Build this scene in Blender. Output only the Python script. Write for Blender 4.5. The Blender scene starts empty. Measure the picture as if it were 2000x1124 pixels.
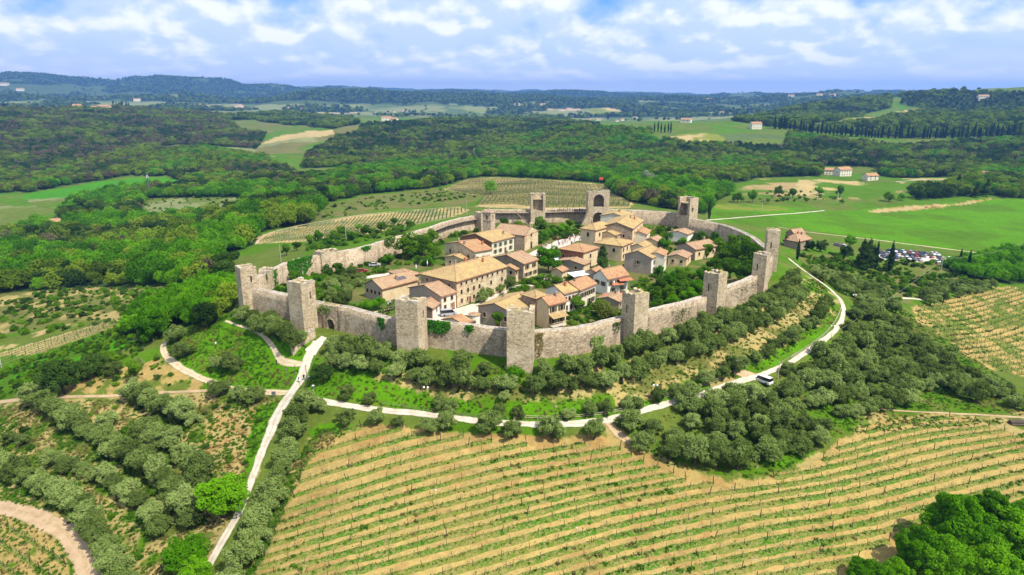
import bpy, bmesh, math, random
import numpy as np
from mathutils import Matrix, Vector, Euler

random.seed(7)
rng = np.random.default_rng(11)
C = bpy.context.scene.collection
SC = bpy.context.scene

# ------------------------------------------------------------------ camera, light, exposure
FPX = 1327.0                      # focal length in pixels of the 2000 px wide photograph
H = 60.0                          # metres above the town
PITCH = math.atan(377.0 / FPX)
cam_d = bpy.data.cameras.new('camera')
cam_d.sensor_width = 36.0
cam_d.lens = 36.0 * FPX / 2000.0
cam_d.clip_start = 0.5
cam_d.clip_end = 60000.0
cam = bpy.data.objects.new('camera', cam_d)
C.objects.link(cam)
cam.location = (0, 0, H)
cam.rotation_euler = (math.pi / 2 - PITCH, 0, 0)
SC.camera = cam

SUN_AZ = math.radians(-42.0)      # direction to the sun, measured from +X towards +Y
SUN_EL = math.radians(55.0)
SUN_DIR = Vector((math.cos(SUN_EL) * math.cos(SUN_AZ), math.cos(SUN_EL) * math.sin(SUN_AZ), math.sin(SUN_EL)))
sun_d = bpy.data.lights.new('sun', 'SUN')
sun_d.energy = 5.0
sun_d.angle = math.radians(0.5)
sun_d.color = (1.0, 0.95, 0.86)
sun = bpy.data.objects.new('sun', sun_d)
C.objects.link(sun)
sun.rotation_euler = SUN_DIR.to_track_quat('Z', 'Y').to_euler()
sun.location = (200, -100, 300)

SC.view_settings.view_transform = 'Standard'
SC.view_settings.look = 'None'
SC.view_settings.exposure = 0.45
SC.view_settings.gamma = 1.0
SC.view_settings.use_curve_mapping = False
SC.render.engine = 'CYCLES'
SC.cycles.use_denoising = True
SC.cycles.max_bounces = 6
SC.cycles.diffuse_bounces = 2
SC.cycles.glossy_bounces = 2
SC.cycles.transmission_bounces = 2
SC.cycles.volume_bounces = 0
SC.cycles.transparent_max_bounces = 4
SC.cycles.caustics_reflective = False
SC.cycles.caustics_refractive = False


class NT:
    """tiny helper to write node trees"""
    def __init__(self, tree):
        self.t = tree
        tree.nodes.clear()

    def n(self, kind, inputs=None, **props):
        nd = self.t.nodes.new(kind)
        for k, v in props.items():
            setattr(nd, k, v)
        for k, v in (inputs or {}).items():
            s = nd.inputs[k]
            if isinstance(v, bpy.types.NodeSocket):
                self.t.links.new(v, s)
            else:
                s.default_value = v
        return nd

    def math(self, op, a, b=0.0, c=0.0, clamp=False):
        nd = self.n('ShaderNodeMath', {0: a, 1: b, 2: c}, operation=op, use_clamp=clamp)
        return nd.outputs[0]

    def mix(self, f, a, b, blend='MIX'):
        nd = self.n('ShaderNodeMix', {0: f, 6: a, 7: b}, data_type='RGBA', blend_type=blend)
        return nd.outputs[2]

    def noise(self, vec, scale, detail=3.0, rough=0.55, dist=0.0):
        nd = self.n('ShaderNodeTexNoise', {'Vector': vec, 'Scale': scale, 'Detail': detail, 'Roughness': rough, 'Distortion': dist})
        return nd.outputs['Fac']

    def ramp(self, fac, stops, interp='LINEAR'):
        nd = self.n('ShaderNodeValToRGB', {'Fac': fac})
        cr = nd.color_ramp
        cr.interpolation = interp
        while len(cr.elements) < len(stops):
            cr.elements.new(0.5)
        for e, (p, c) in zip(cr.elements, stops):
            e.position = p
            e.color = (c[0], c[1], c[2], 1) if hasattr(c, '__len__') else (c, c, c, 1)
        return nd.outputs['Color']

    def smooth(self, x, lo, hi):
        nd = self.n('ShaderNodeMapRange', {'Value': x, 'From Min': lo, 'From Max': hi, 'To Min': 0.0, 'To Max': 1.0}, interpolation_type='SMOOTHSTEP')
        return nd.outputs[0]


def c4(c):
    return (c[0], c[1], c[2], 1.0)


def srgb(r, g, b, k=1.0):
    def f(x):
        x /= 255.0
        return (x / 12.92 if x <= 0.04045 else ((x + 0.055) / 1.055) ** 2.4) * k
    return (f(r), f(g), f(b))


# ------------------------------------------------------------------ world: blue sky with broken cumulus
world = bpy.data.worlds.new('World')
SC.world = world
world.use_nodes = True
w = NT(world.node_tree)
tc = w.n('ShaderNodeTexCoord').outputs['Generated']
sky = w.n('ShaderNodeTexSky', sky_type='NISHITA', sun_disc=False, sun_elevation=SUN_EL, sun_rotation=math.pi / 2 - SUN_AZ,
          altitude=300.0, air_density=1.0, dust_density=0.4, ozone_density=3.0).outputs['Color']
sep = w.n('ShaderNodeSeparateXYZ', {0: tc})
zz = w.math('MAXIMUM', sep.outputs['Z'], 0.0)
lz = w.math('MULTIPLY', w.math('LOGARITHM', w.math('ADD', zz, 0.05), math.e), 3.4)
px = w.math('MULTIPLY', sep.outputs['X'], 15.0)
py = w.math('MULTIPLY', sep.outputs['Y'], 15.0)
pos = w.n('ShaderNodeCombineXYZ', {0: px, 1: lz, 2: py}).outputs[0]
pos2 = w.n('ShaderNodeCombineXYZ', {0: w.math('ADD', px, 0.10), 1: w.math('ADD', lz, 0.30), 2: py}).outputs[0]
big = w.noise(pos, 0.28, 2.0, 0.5)
n1 = w.noise(pos, 0.80, 7.0, 0.48, 0.0)
n2 = w.noise(pos2, 0.80, 7.0, 0.48, 0.0)
dens = w.math('ADD', n1, w.math('MULTIPLY', w.math('SUBTRACT', big, 0.5), 0.5))
cover = w.smooth(dens, 0.25, 0.48)
lit = w.smooth(w.math('SUBTRACT', n1, n2), -0.05, 0.12)
thick = w.smooth(dens, 0.36, 0.56)
litw = w.math('ADD', w.math('MULTIPLY', w.math('MULTIPLY', lit, thick), 0.9), w.math('MULTIPLY', thick, 0.10))
cloudc = w.mix(litw, (6.2, 7.8, 10.9, 1), (10.8, 11.1, 12.0, 1))
# the gap colour: clear sky, deeper with height
blue = w.mix(w.smooth(zz, 0.0, 0.55), w.mix(w.smooth(zz, 0.0, 0.12), (10.4, 10.6, 12.0, 1), (1.7, 4.9, 11.0, 1)), w.mix(0.5, (1.0, 2.5, 6.5, 1), sky))
skymix = w.mix(0.12, blue, sky)
fade = w.smooth(zz, 0.0, 0.055)
amount = w.math('MULTIPLY', cover, w.math('ADD', w.math('MULTIPLY', fade, 0.88), 0.10))
outc = w.mix(amount, skymix, cloudc)
bg = w.n('ShaderNodeBackground', {'Color': outc, 'Strength': 0.078})
w.t.links.new(bg.outputs[0], w.n('ShaderNodeOutputWorld').inputs['Surface'])


# ------------------------------------------------------------------ tags and mesh helpers
def tag(o, label=None, cat=None, group=None, kind=None):
    if label: o['label'] = label
    if cat: o['category'] = cat
    if group: o['group'] = group
    if kind: o['kind'] = kind
    return o


def empty(name, loc, label, cat, group=None, rz=0.0, scale=1.0):
    o = bpy.data.objects.new(name, None)
    o.empty_display_size = 0.3
    C.objects.link(o)
    o.location = loc
    o.rotation_euler = (0, 0, rz)
    o.scale = (scale,) * 3 if not hasattr(scale, '__len__') else scale
    return tag(o, label, cat, group)


def link(name, me, parent=None, mat=None, loc=None, rot=None, scale=None):
    o = bpy.data.objects.new(name, me)
    C.objects.link(o)
    if parent: o.parent = parent
    if loc is not None: o.location = loc
    if rot is not None: o.rotation_euler = rot
    if scale is not None: o.scale = scale
    return o


def fast_mesh(name, verts, faces, mats=(), matidx=None, smooth=False):
    """faces: (M,k) int array with one k, or a list of such arrays"""
    if not isinstance(faces, list):
        faces = [faces]
    faces = [np.asarray(f, dtype=np.int32) for f in faces if len(f)]
    me = bpy.data.meshes.new(name)
    verts = np.asarray(verts, dtype=np.float32)
    me.vertices.add(len(verts))
    me.vertices.foreach_set('co', verts.ravel())
    loops = np.concatenate([f.ravel() for f in faces])
    sizes = np.concatenate([np.full(len(f), f.shape[1], dtype=np.int32) for f in faces])
    starts = np.concatenate([[0], np.cumsum(sizes)[:-1]]).astype(np.int32)
    me.loops.add(len(loops))
    me.loops.foreach_set('vertex_index', loops)
    me.polygons.add(len(sizes))
    me.polygons.foreach_set('loop_start', starts)
    me.polygons.foreach_set('loop_total', sizes)
    for m in mats: me.materials.append(m)
    if matidx is not None:
        me.polygons.foreach_set('material_index', np.asarray(matidx, dtype=np.int32))
    if smooth:
        me.polygons.foreach_set('use_smooth', np.ones(len(sizes), dtype=bool))
    me.update(calc_edges=True)
    me.validate()
    return me


class MB:
    """collects polygons, then makes ONE mesh"""
    def __init__(self):
        self.v = []; self.f = []; self.m = []

    def poly(self, pts, m=0):
        b = len(self.v)
        self.v += [tuple(p) for p in pts]
        self.f.append(tuple(range(b, b + len(pts)))); self.m.append(m)

    def prism(self, ring, z0, z1, m=0, top=None):
        """ring counter clockwise list of (x,y); z0,z1 numbers or lists"""
        n = len(ring)
        z0 = z0 if hasattr(z0, '__len__') else [z0] * n
        z1 = z1 if hasattr(z1, '__len__') else [z1] * n
        b = len(self.v)
        self.v += [(p[0], p[1], z) for p, z in zip(ring, z0)] + [(p[0], p[1], z) for p, z in zip(ring, z1)]
        for i in range(n):
            j = (i + 1) % n
            self.f.append((b + i, b + j, b + n + j, b + n + i)); self.m.append(m)
        self.f.append(tuple(b + n + i for i in range(n))); self.m.append(m if top is None else top)
        self.f.append(tuple(b + i for i in reversed(range(n)))); self.m.append(m)

    def box(self, x0, x1, y0, y1, z0, z1, m=0):
        self.prism([(x0, y0), (x1, y0), (x1, y1), (x0, y1)], z0, z1, m)

    def bar(self, p, q, r, m=0, n=4, r2=None):
        p = Vector(p); q = Vector(q); r2 = r if r2 is None else r2
        d = (q - p)
        if d.length < 1e-6: return
        d.normalize()
        a = d.orthogonal().normalized(); c = d.cross(a)
        b = len(self.v)
        for pt, rr in ((p, r), (q, r2)):
            for i in range(n):
                t = 2 * math.pi * (i + 0.5) / n
                self.v.append(tuple(pt + a * (math.cos(t) * rr) + c * (math.sin(t) * rr)))
        for i in range(n):
            j = (i + 1) % n
            self.f.append((b + i, b + j, b + n + j, b + n + i)); self.m.append(m)
        self.f.append(tuple(b + n + i for i in range(n))); self.m.append(m)
        self.f.append(tuple(b + i for i in reversed(range(n)))); self.m.append(m)

    def slab(self, verts, faces, t, m=0, mside=None):
        n = len(verts); b = len(self.v)
        mside = m if mside is None else mside
        self.v += [tuple(p) for p in verts] + [(p[0], p[1], p[2] - t) for p in verts]
        edges = {}
        for f in faces:
            self.f.append(tuple(b + i for i in f)); self.m.append(m)
            self.f.append(tuple(b + n + i for i in reversed(f))); self.m.append(mside)
            for i in range(len(f)):
                e = (f[i], f[(i + 1) % len(f)])
                if (e[1], e[0]) in edges: del edges[(e[1], e[0])]
                else: edges[e] = 1
        for i, j in edges:
            self.f.append((b + j, b + i, b + n + i, b + n + j)); self.m.append(mside)

    def mesh(self, name, *mats):
        me = bpy.data.meshes.new(name)
        me.from_pydata(self.v, [], self.f)
        for m in mats: me.materials.append(m)
        if any(self.m): me.polygons.foreach_set('material_index', self.m)
        me.update()
        return me

    def build(self, name, mats, parent=None):
        if not isinstance(mats, (list, tuple)): mats = [mats]
        return link(name, self.mesh(name, *mats), parent)


_ONES = 'first second third fourth fifth sixth seventh eighth ninth tenth eleventh twelfth thirteenth fourteenth fifteenth sixteenth seventeenth eighteenth nineteenth'.split()
_TENS = {10: ('hundredth', 'hundred'), 11: ('hundred-and-tenth', 'hundred-and-ten'), 2: ('twentieth', 'twenty'), 3: ('thirtieth', 'thirty'), 4: ('fortieth', 'forty'), 5: ('fiftieth', 'fifty'), 6: ('sixtieth', 'sixty'), 7: ('seventieth', 'seventy'), 8: ('eightieth', 'eighty'), 9: ('ninetieth', 'ninety')}
def nth(i):
    i += 1
    if i >= 100: return 'hundred-and-' + nth(i - 101) if i > 100 else 'hundredth'
    if i < 20: return _ONES[i - 1]
    a, b = divmod(i, 10)
    return _TENS[a][0] if b == 0 else _TENS[a][1] + '-' + _ONES[b - 1]


# ------------------------------------------------------------------ photograph pixels -> rays
CP, SP = math.cos(PITCH), math.sin(PITCH)
def rays(uv):
    uv = np.atleast_2d(np.asarray(uv, dtype=float))
    dx = (uv[:, 0] - 1000.0) / FPX
    dy = (562.0 - uv[:, 1]) / FPX
    return np.stack([dx, CP + dy * SP, -SP + dy * CP], 1)


def at_z(u, v, z):
    d = rays([(u, v)])[0]
    t = (z - H) / d[2]
    return np.array([d[0] * t, d[1] * t])


def project(p):
    p = np.atleast_2d(p)
    x, y, z = p[:, 0], p[:, 1], p[:, 2] - H
    f = y * CP - z * SP
    up = y * SP + z * CP
    f = np.where(f < 0.1, 0.1, f)
    return np.stack([1000 + FPX * x / f, 562 - FPX * up / f], 1)


# ------------------------------------------------------------------ value noise
def _hash(ix, iy, seed):
    h = (ix.astype(np.int64) * 374761393 + iy.astype(np.int64) * 668265263 + seed * 974634777) & 0x7fffffff
    h = (h ^ (h >> 13)) * 1274126177 & 0x7fffffff
    h = h ^ (h >> 16)
    return (h & 0xffff) / 65535.0


def vnoise(x, y, seed=0):
    x = np.asarray(x, float); y = np.asarray(y, float)
    ix = np.floor(x); iy = np.floor(y)
    fx = x - ix; fy = y - iy
    fx = fx * fx * (3 - 2 * fx); fy = fy * fy * (3 - 2 * fy)
    a = _hash(ix, iy, seed); b = _hash(ix + 1, iy, seed); c = _hash(ix, iy + 1, seed); d = _hash(ix + 1, iy + 1, seed)
    return (a * (1 - fx) + b * fx) * (1 - fy) + (c * (1 - fx) + d * fx) * fy


def fbm(x, y, seed=0, octv=4):
    s = 0; a = 0.5; t = 0
    for i in range(octv):
        s = s + a * vnoise(x, y, seed + i); t += a
        x = np.asarray(x) * 2.03 + 11.1; y = np.asarray(y) * 2.03 - 7.7; a *= 0.5
    return s / t


def in_poly(x, y, P):
    P = np.asarray(P); n = len(P)
    ins = np.zeros(len(x), bool)
    for i in range(n):
        x1, y1 = P[i]; x2, y2 = P[(i + 1) % n]
        if y1 == y2: continue
        c = (y1 > y) != (y2 > y)
        ins ^= c & (x < (x2 - x1) * (y - y1) / (y2 - y1) + x1)
    return ins


def dist_poly(x, y, P, closed=True):
    P = np.asarray(P); n = len(P)
    best = np.full(len(x), 1e9)
    for i in range(n if closed else n - 1):
        x1, y1 = P[i]; x2, y2 = P[(i + 1) % n]
        dx, dy = x2 - x1, y2 - y1
        t = np.clip(((x - x1) * dx + (y - y1) * dy) / (dx * dx + dy * dy + 1e-12), 0, 1)
        best = np.minimum(best, np.hypot(x - x1 - t * dx, y - y1 - t * dy))
    return best


# ------------------------------------------------------------------ the line of the town wall (crest traced at its height, 6.5 m)
WT = 6.5
WALL_PX = {                      # curtain walls between the towers, clockwise seen from above starting at the left corner
    'a': [(475, 561), (515, 568), (563, 579)],
    'b': [(598, 588), (680, 603), (756, 623), (780, 625)],
    'c': [(826, 627), (900, 635), (974, 643.6), (995, 645)],
    'd': [(1040, 649), (1085, 646), (1124, 642), (1167, 634), (1226, 619)],
    'e': [(1266, 609), (1330, 594), (1386, 579)],
    'f': [(1418, 564), (1455, 550), (1487, 536)],
    'g': [(1497, 524), (1510, 500)],
    'h': [(1512, 489), (1496, 480), (1478.6, 465), (1460, 455), (1436, 445), (1410, 437), (1379, 431), (1352, 426)],
    'i': [(1335, 416), (1290, 412.5), (1251, 410), (1182, 408)],
    'j': [(1150, 407), (1100, 407), (1062, 408.5)],
    'k': [(1038, 409), (1000, 409), (946, 409)],
    'l': [(936, 419), (896, 425.6), (862, 434), (835, 444), (772, 462), (730, 474)],
    'm': [(730, 474), (695, 484), (640, 494), (591, 502), (551, 513), (526, 526), (505, 536), (489, 546), (478, 556)],
}
WALL_W = {k: np.array([at_z(u, v, WT) for u, v in pts]) for k, pts in WALL_PX.items()}
WALL_RING = np.concatenate([WALL_W[k] for k in 'abcdefghijklm'])
TOWN_C = WALL_RING.mean(0)

# ------------------------------------------------------------------ terrain: height field through known points
def ray_pt(u, v, z):
    p = at_z(u, v, z)
    return (p[0], p[1], z)
def ray_d(u, d, z):
    b = math.atan((u - 1000) / FPX / math.cos(PITCH))
    return (d * math.sin(b), d * math.cos(b), z)
CT = [ray_pt(*p) for p in [
    (600, 780, -7.5), (760, 800, -8), (900, 820, -8), (1050, 830, -8.5), (1190, 820, -9), (1290, 800, -9), (1380, 768, -9), (1480, 738, -9.5),
    (1560, 690, -9.5), (1620, 650, -9.5), (1655, 600, -9), (1620, 565, -8.5), (1560, 520, -7),
    (500, 1124, -17), (1000, 1124, -17), (1500, 1124, -20), (2000, 1124, -25), (1000, 980, -12.5), (1500, 935, -14.5), (1900, 820, -19), (2000, 800, -20),
    (1420, 880, -13.5), (1700, 830, -16), (1000, 1500, -24), (0, 1500, -30), (2000, 1500, -32), (750, 950, -13), (1750, 950, -18.5),
    (585, 760, -8), (440, 770, -11), (310, 680, -10), (350, 730, -11), (450, 660, -5), (520, 640, -2.0), (1018, 712, -.9), (990, 706, -.8), (1048, 706, -.8), (800, 690, -.9), (590, 665, -.7), (572, 670, -.9), (545, 656, -1.2), (604, 676, -1.9), (480, 606, -1.0), (455, 600, -1.2), (440, 615, -3.0), (540, 715, -6), (600, 692, -3.2),
    (400, 1124, -19), (480, 980, -15.5), (540, 850, -12), (250, 900, -19), (100, 800, -18), (100, 1000, -22), (0, 1124, -27), (0, 900, -24),
    (100, 700, -22), (0, 640, -30), (200, 630, -22), (120, 770, -16.5), (300, 780, -14.5),
    (0, 560, -38), (200, 570, -30), (350, 590, -18), (420, 570, -10), (380, 550, -18),
    (100, 480, -45), (300, 480, -38), (0, 420, -55), (450, 450, -26), (550, 430, -22), (300, 400, -42), (200, 370, -50), (60, 380, -55), (400, 350, -50),
    (510, 465, -20), (700, 440, -16), (900, 410, -13), (640, 400, -24), (800, 390, -22), (1000, 355, -25), (1180, 365, -22), (870, 370, -26), (1200, 400, -12),
    (640, 360, -34), (930, 325, -38), (1200, 340, -30), (1350, 390, -22),
    (1420, 420, -22), (1550, 410, -25), (1700, 430, -28), (1950, 400, -30), (1950, 495, -28), (1700, 480, -24), (1560, 490, -12), (1750, 500, -22),
    (1850, 520, -24), (1750, 590, -20), (1800, 560, -22), (2000, 570, -28), (1790, 600, -21), (1900, 640, -27), (2000, 720, -29), (1700, 700, -17),
    (1850, 740, -21), (2000, 770, -23), (1760, 640, -18),
    (1450, 360, -28), (1640, 345, -32), (1850, 350, -35), (2000, 380, -32), (1500, 320, -36), (1700, 325, -40), (1900, 330, -38),
    (1130, 300, -34), (1130, 252, -9), (1350, 270, -12), (1270, 258, -6), (1470, 255, -4), (1600, 265, -12), (1900, 265, -10), (2000, 290, -20), (1850, 290, -25),
    (920, 300, -46), (1000, 268, -32), (780, 240, -8), (780, 310, -46), (700, 245, -14), (1000, 240, -15), (1150, 243, -22),
    (150, 325, -50), (150, 270, -25), (150, 235, 0), (150, 213, 20), (400, 225, 0), (480, 270, -32), (330, 300, -36), (430, 300, -46), (550, 280, -35), (600, 240, -20),
    (500, 216, -30), (800, 222, -38), (1100, 216, -40), (1300, 222, -42), (1300, 238, -36),
    (1450, 235, -26), (1600, 225, 5), (1600, 207, 28), (1760, 230, 10), (1900, 220, 15), (0, 300, -42), (0, 240, 0)]]
CT += [ray_d(*p) for p in [(1990, 2300, 72), (1860, 2400, 62), (1730, 2600, 56), (1560, 2700, 20), (1430, 2600, -26), (1850, 4200, 0), (2300, 2300, 70), (2300, 1200, 0),
    (-300, 2000, 20), (-300, 1000, -45), (2300, 500, -34), (2300, 250, -32), (-300, 500, -50), (-300, 240, -40), (-300, 120, -32), (2300, 120, -32),
    (0, 2300, 20), (200, 4000, -20), (600, 4500, -38), (1000, 6500, -45), (1500, 5500, -45), (0, 6500, -30), (2000, 6000, -20), (1000, 14000, -20), (0, 14000, -20), (2000, 14000, -20)]]
for ang in (75, 110, 150, 180, -150, -110, -75):
    for rr, zz_ in ((30, -34), (200, -42), (1000, -45), (4000, -30), (14000, -20)):
        a = math.radians(ang)
        CT.append((rr * math.sin(a), rr * math.cos(a), zz_))
CT.append((0, 8, -36)); CT.append((0, 40, -29))
for i in range(0, len(WALL_RING), 2):                 # foot of the wall
    p = WALL_RING[i]; d = p - TOWN_C; d /= np.hypot(*d)
    q = p + d * 3.0
    CT.append((q[0], q[1], -1.0))
for fx, fy in ((0, 0), (.5, 0), (-.5, 0), (0, .5), (0, -.5)):
    CT.append((TOWN_C[0] + fx * 70, TOWN_C[1] + fy * 70, 0.0))
CT = np.array(CT)


def warp(x, y):
    r = np.hypot(x, y) + 8.0
    b = np.arctan2(x, y)
    return b * 2.2, np.log(r) * 2.2


def _kern(d2):
    return np.where(d2 > 1e-12, 0.5 * d2 * np.log(d2 + 1e-30), 0.0)


def _fit():
    a, b = warp(CT[:, 0], CT[:, 1]); n = len(a)
    K = _kern((a[:, None] - a[None]) ** 2 + (b[:, None] - b[None]) ** 2) + np.eye(n) * 2e-4
    P = np.stack([np.ones(n), a, b], 1)
    M = np.block([[K, P], [P.T, np.zeros((3, 3))]])
    return a, b, np.linalg.solve(M, np.concatenate([CT[:, 2], np.zeros(3)]))
TA, TB, TW = _fit()


def tps(x, y):
    a, b = warp(x, y)
    out = TW[-3] + TW[-2] * a + TW[-1] * b
    for i in range(len(TA)):
        d2 = (a - TA[i]) ** 2 + (b - TB[i]) ** 2 + 1e-12
        out += TW[i] * 0.5 * d2 * np.log(d2)
    return out


# far ridges: (distance, half depth, crest line as photograph pixels)
RIDGES = [
    (4200, 520, [(-200, 208), (0, 206), (120, 209), (260, 205), (330, 210), (480, 213), (600, 207), (700, 212), (790, 215), (880, 206), (1000, 202), (1150, 205), (1270, 207), (1330, 216), (1450, 217), (1530, 206), (1620, 200), (1750, 205), (2200, 210)]),
    (5200, 900, [(-200, 196), (0, 192), (120, 188), (200, 194), (300, 192), (400, 186), (480, 190), (560, 189), (650, 181), (740, 180), (800, 185), (900, 180), (930, 178), (1000, 187), (1120, 186), (1250, 189), (1340, 190), (1450, 193), (1550, 187), (1600, 181), (1700, 183), (1800, 188), (2200, 195)]),
    (7800, 1200, [(-200, 165), (0, 158), (30, 158), (60, 162), (95, 155), (160, 156), (200, 160), (250, 158), (290, 155), (350, 156), (420, 160), (480, 161), (520, 167), (600, 168), (660, 172), (720, 174), (800, 173), (860, 176), (930, 178), (1000, 178), (1100, 180), (1200, 181), (1300, 184), (1500, 183), (1570, 178), (1630, 181), (1700, 182), (1900, 184), (2200, 186)]),
    (11500, 1200, [(-200, 172), (600, 172), (700, 170), (760, 172), (830, 176), (920, 173), (1000, 178), (1070, 176), (1120, 179), (1200, 181), (1400, 184), (1600, 184), (2200, 184)]),
]


def raw_height(x, y):
    z = tps(x, y)
    r = np.hypot(x, y); b = np.arctan2(x, y)
    for d0, hw, prof in RIDGES:
        pr = np.array(prof, float)
        bb = np.arctan((pr[:, 0] - 1000) / FPX / CP)
        top = H + d0 * np.tan(np.arctan((562 - pr[:, 1] * 1.0) / FPX) - PITCH) + 10
        if d0 > 7000: top = np.where(top > 60, 60 + (top - 60) * 1.08, top)
        t = np.interp(b, bb, top)
        jit = (fbm(x / 600, y / 600, 5) - 0.5) * 700
        e = np.exp(-((r + jit - d0) / hw) ** 2)
        far = np.clip((np.abs(b) - 1.0) / 0.5, 0, 1)
        rug = 0.30 + 1.15 * fbm(x / 620, y / 800, 9, 5)
        z = z + np.maximum(t - z, 0) * e * (1 - 0.6 * far) * np.minimum(rug, 1.0)
    # small relief
    z = z + (fbm(x / 90, y / 90, 3) - 0.5) * np.clip((r - 350) / 900, 0, 1) * 14
    z = z + (fbm(x / 9, y / 9, 4) - 0.5) * 0.5
    ins_near = np.hypot(x - TOWN_C[0], y - TOWN_C[1]) < 120
    if ins_near.any():
        xs, ys = x[ins_near], y[ins_near]
        dd = dist_poly(xs, ys, WALL_RING); inside = in_poly(xs, ys, WALL_RING)
        t = np.clip((dd - 1.0) / 5.0, 0, 1); t = t * t * (3 - 2 * t)
        z[ins_near] = np.where(inside, 0.0, np.minimum(z[ins_near], -0.2) * t - 0.3 * (1 - t))
    return z


BRG = np.concatenate([np.linspace(-180, -60, 26)[:-1], np.linspace(-60, -43, 30)[:-1], np.linspace(-43, 43, 640), np.linspace(43, 60, 30)[1:], np.linspace(60, 180, 26)[1:]]) * math.pi / 180
RAD = np.concatenate([np.geomspace(1.0, 60, 30)[:-1], np.geomspace(60, 420, 330)[:-1], np.geomspace(420, 15500, 330)])
_BB, _RR = np.meshgrid(BRG, RAD)
GX = (_RR * np.sin(_BB)); GY = (_RR * np.cos(_BB))
GZ = raw_height(GX.ravel(), GY.ravel()).reshape(GX.shape)


def ground(x, y):
    x = np.asarray(x, float); y = np.asarray(y, float)
    r = np.clip(np.hypot(x, y), RAD[0], RAD[-1] * 0.9999); b = np.arctan2(x, y)
    j = np.clip(np.searchsorted(BRG, b) - 1, 0, len(BRG) - 2); i = np.clip(np.searchsorted(RAD, r) - 1, 0, len(RAD) - 2)
    fb = (b - BRG[j]) / (BRG[j + 1] - BRG[j]); fr = (r - RAD[i]) / (RAD[i + 1] - RAD[i])
    return (GZ[i, j] * (1 - fb) + GZ[i, j + 1] * fb) * (1 - fr) + (GZ[i + 1, j] * (1 - fb) + GZ[i + 1, j + 1] * fb) * fr


_TS = np.geomspace(60, 15000, 700)
def spot(uv):
    """photograph pixels -> points on the terrain (first hit of the sight line)"""
    d = rays(uv); n = len(d)
    out = np.zeros((n, 3))
    hd = np.hypot(d[:, 0], d[:, 1])
    for k in range(n):
        t = _TS / hd[k]
        x, y, z = d[k, 0] * t, d[k, 1] * t, H + d[k, 2] * t
        below = z < ground(x, y)
        i = int(np.argmax(below)) if below.any() else len(t) - 1
        lo, hi = (t[i - 1] if i else t[0] * 0.5), t[i]
        for _ in range(14):
            m = 0.5 * (lo + hi)
            if H + d[k, 2] * m < ground(d[k, 0] * m, d[k, 1] * m): hi = m
            else: lo = m
        out[k] = (d[k, 0] * hi, d[k, 1] * hi, ground(d[k, 0] * hi, d[k, 1] * hi))
    return out


def poly_w(px, step=40.0):
    P = []
    for i in range(len(px)):
        a, b = np.array(px[i], float), np.array(px[(i + 1) % len(px)], float)
        n = max(1, int(np.hypot(*(b - a)) / step))
        P += [a + (b - a) * k / n for k in range(n)]
    return spot(P)[:, :2]


def line_w(px, step_px=12.0, closed=False):
    """smooth polyline through pixels, on the ground"""
    p = np.array(px, float)
    seg = np.concatenate([[0], np.cumsum(np.hypot(*np.diff(p, axis=0).T))])
    t = np.linspace(0, seg[-1], max(2, int(seg[-1] / step_px) + 1))
    q = np.stack([np.interp(t, seg, p[:, 0]), np.interp(t, seg, p[:, 1])], 1)
    for _ in range(2):
        q[1:-1] = 0.25 * q[:-2] + 0.5 * q[1:-1] + 0.25 * q[2:]
    return spot(q)


def resample(P, step):
    P = np.asarray(P, float)
    s = np.concatenate([[0], np.cumsum(np.hypot(*np.diff(P[:, :2], axis=0).T))])
    n = max(2, int(round(s[-1] / step)) + 1)
    t = np.linspace(0, s[-1], n)
    return np.stack([np.interp(t, s, P[:, 0]), np.interp(t, s, P[:, 1])], 1)
# ------------------------------------------------------------------ materials
def new_mat(name):
    m = bpy.data.materials.new(name); m.use_nodes = True
    return m, NT(m.node_tree)


def finish(t, col, rough=0.9, bump=None, bstr=0.3, bdist=0.05, spec=0.25, metal=0.0):
    ins = {'Base Color': col, 'Roughness': rough, 'Specular IOR Level': spec, 'Metallic': metal}
    if bump is not None:
        ins['Normal'] = t.n('ShaderNodeBump', {'Height': bump, 'Strength': bstr, 'Distance': bdist}).outputs[0]
    b = t.n('ShaderNodeBsdfPrincipled', ins)
    t.t.links.new(b.outputs[0], t.n('ShaderNodeOutputMaterial').inputs['Surface'])


def mat_plain(name, col, rough=0.7, var=0.12, spec=0.3, metal=0.0, scale=1.5):
    m, t = new_mat(name)
    co = t.n('ShaderNodeTexCoord').outputs['Object']
    nz = t.noise(co, scale, 4)
    cc = t.mix(t.math('MULTIPLY', nz, 1.0), c4([x * (1 - var) for x in col]), c4([min(1, x * (1 + var)) for x in col]))
    finish(t, cc, rough, spec=spec, metal=metal)
    return m


def mat_object_colour(name, rough=0.7, spec=0.3):
    m, t = new_mat(name)
    oc = t.n('ShaderNodeObjectInfo').outputs['Color']
    finish(t, oc, rough, spec=spec)
    return m


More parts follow.
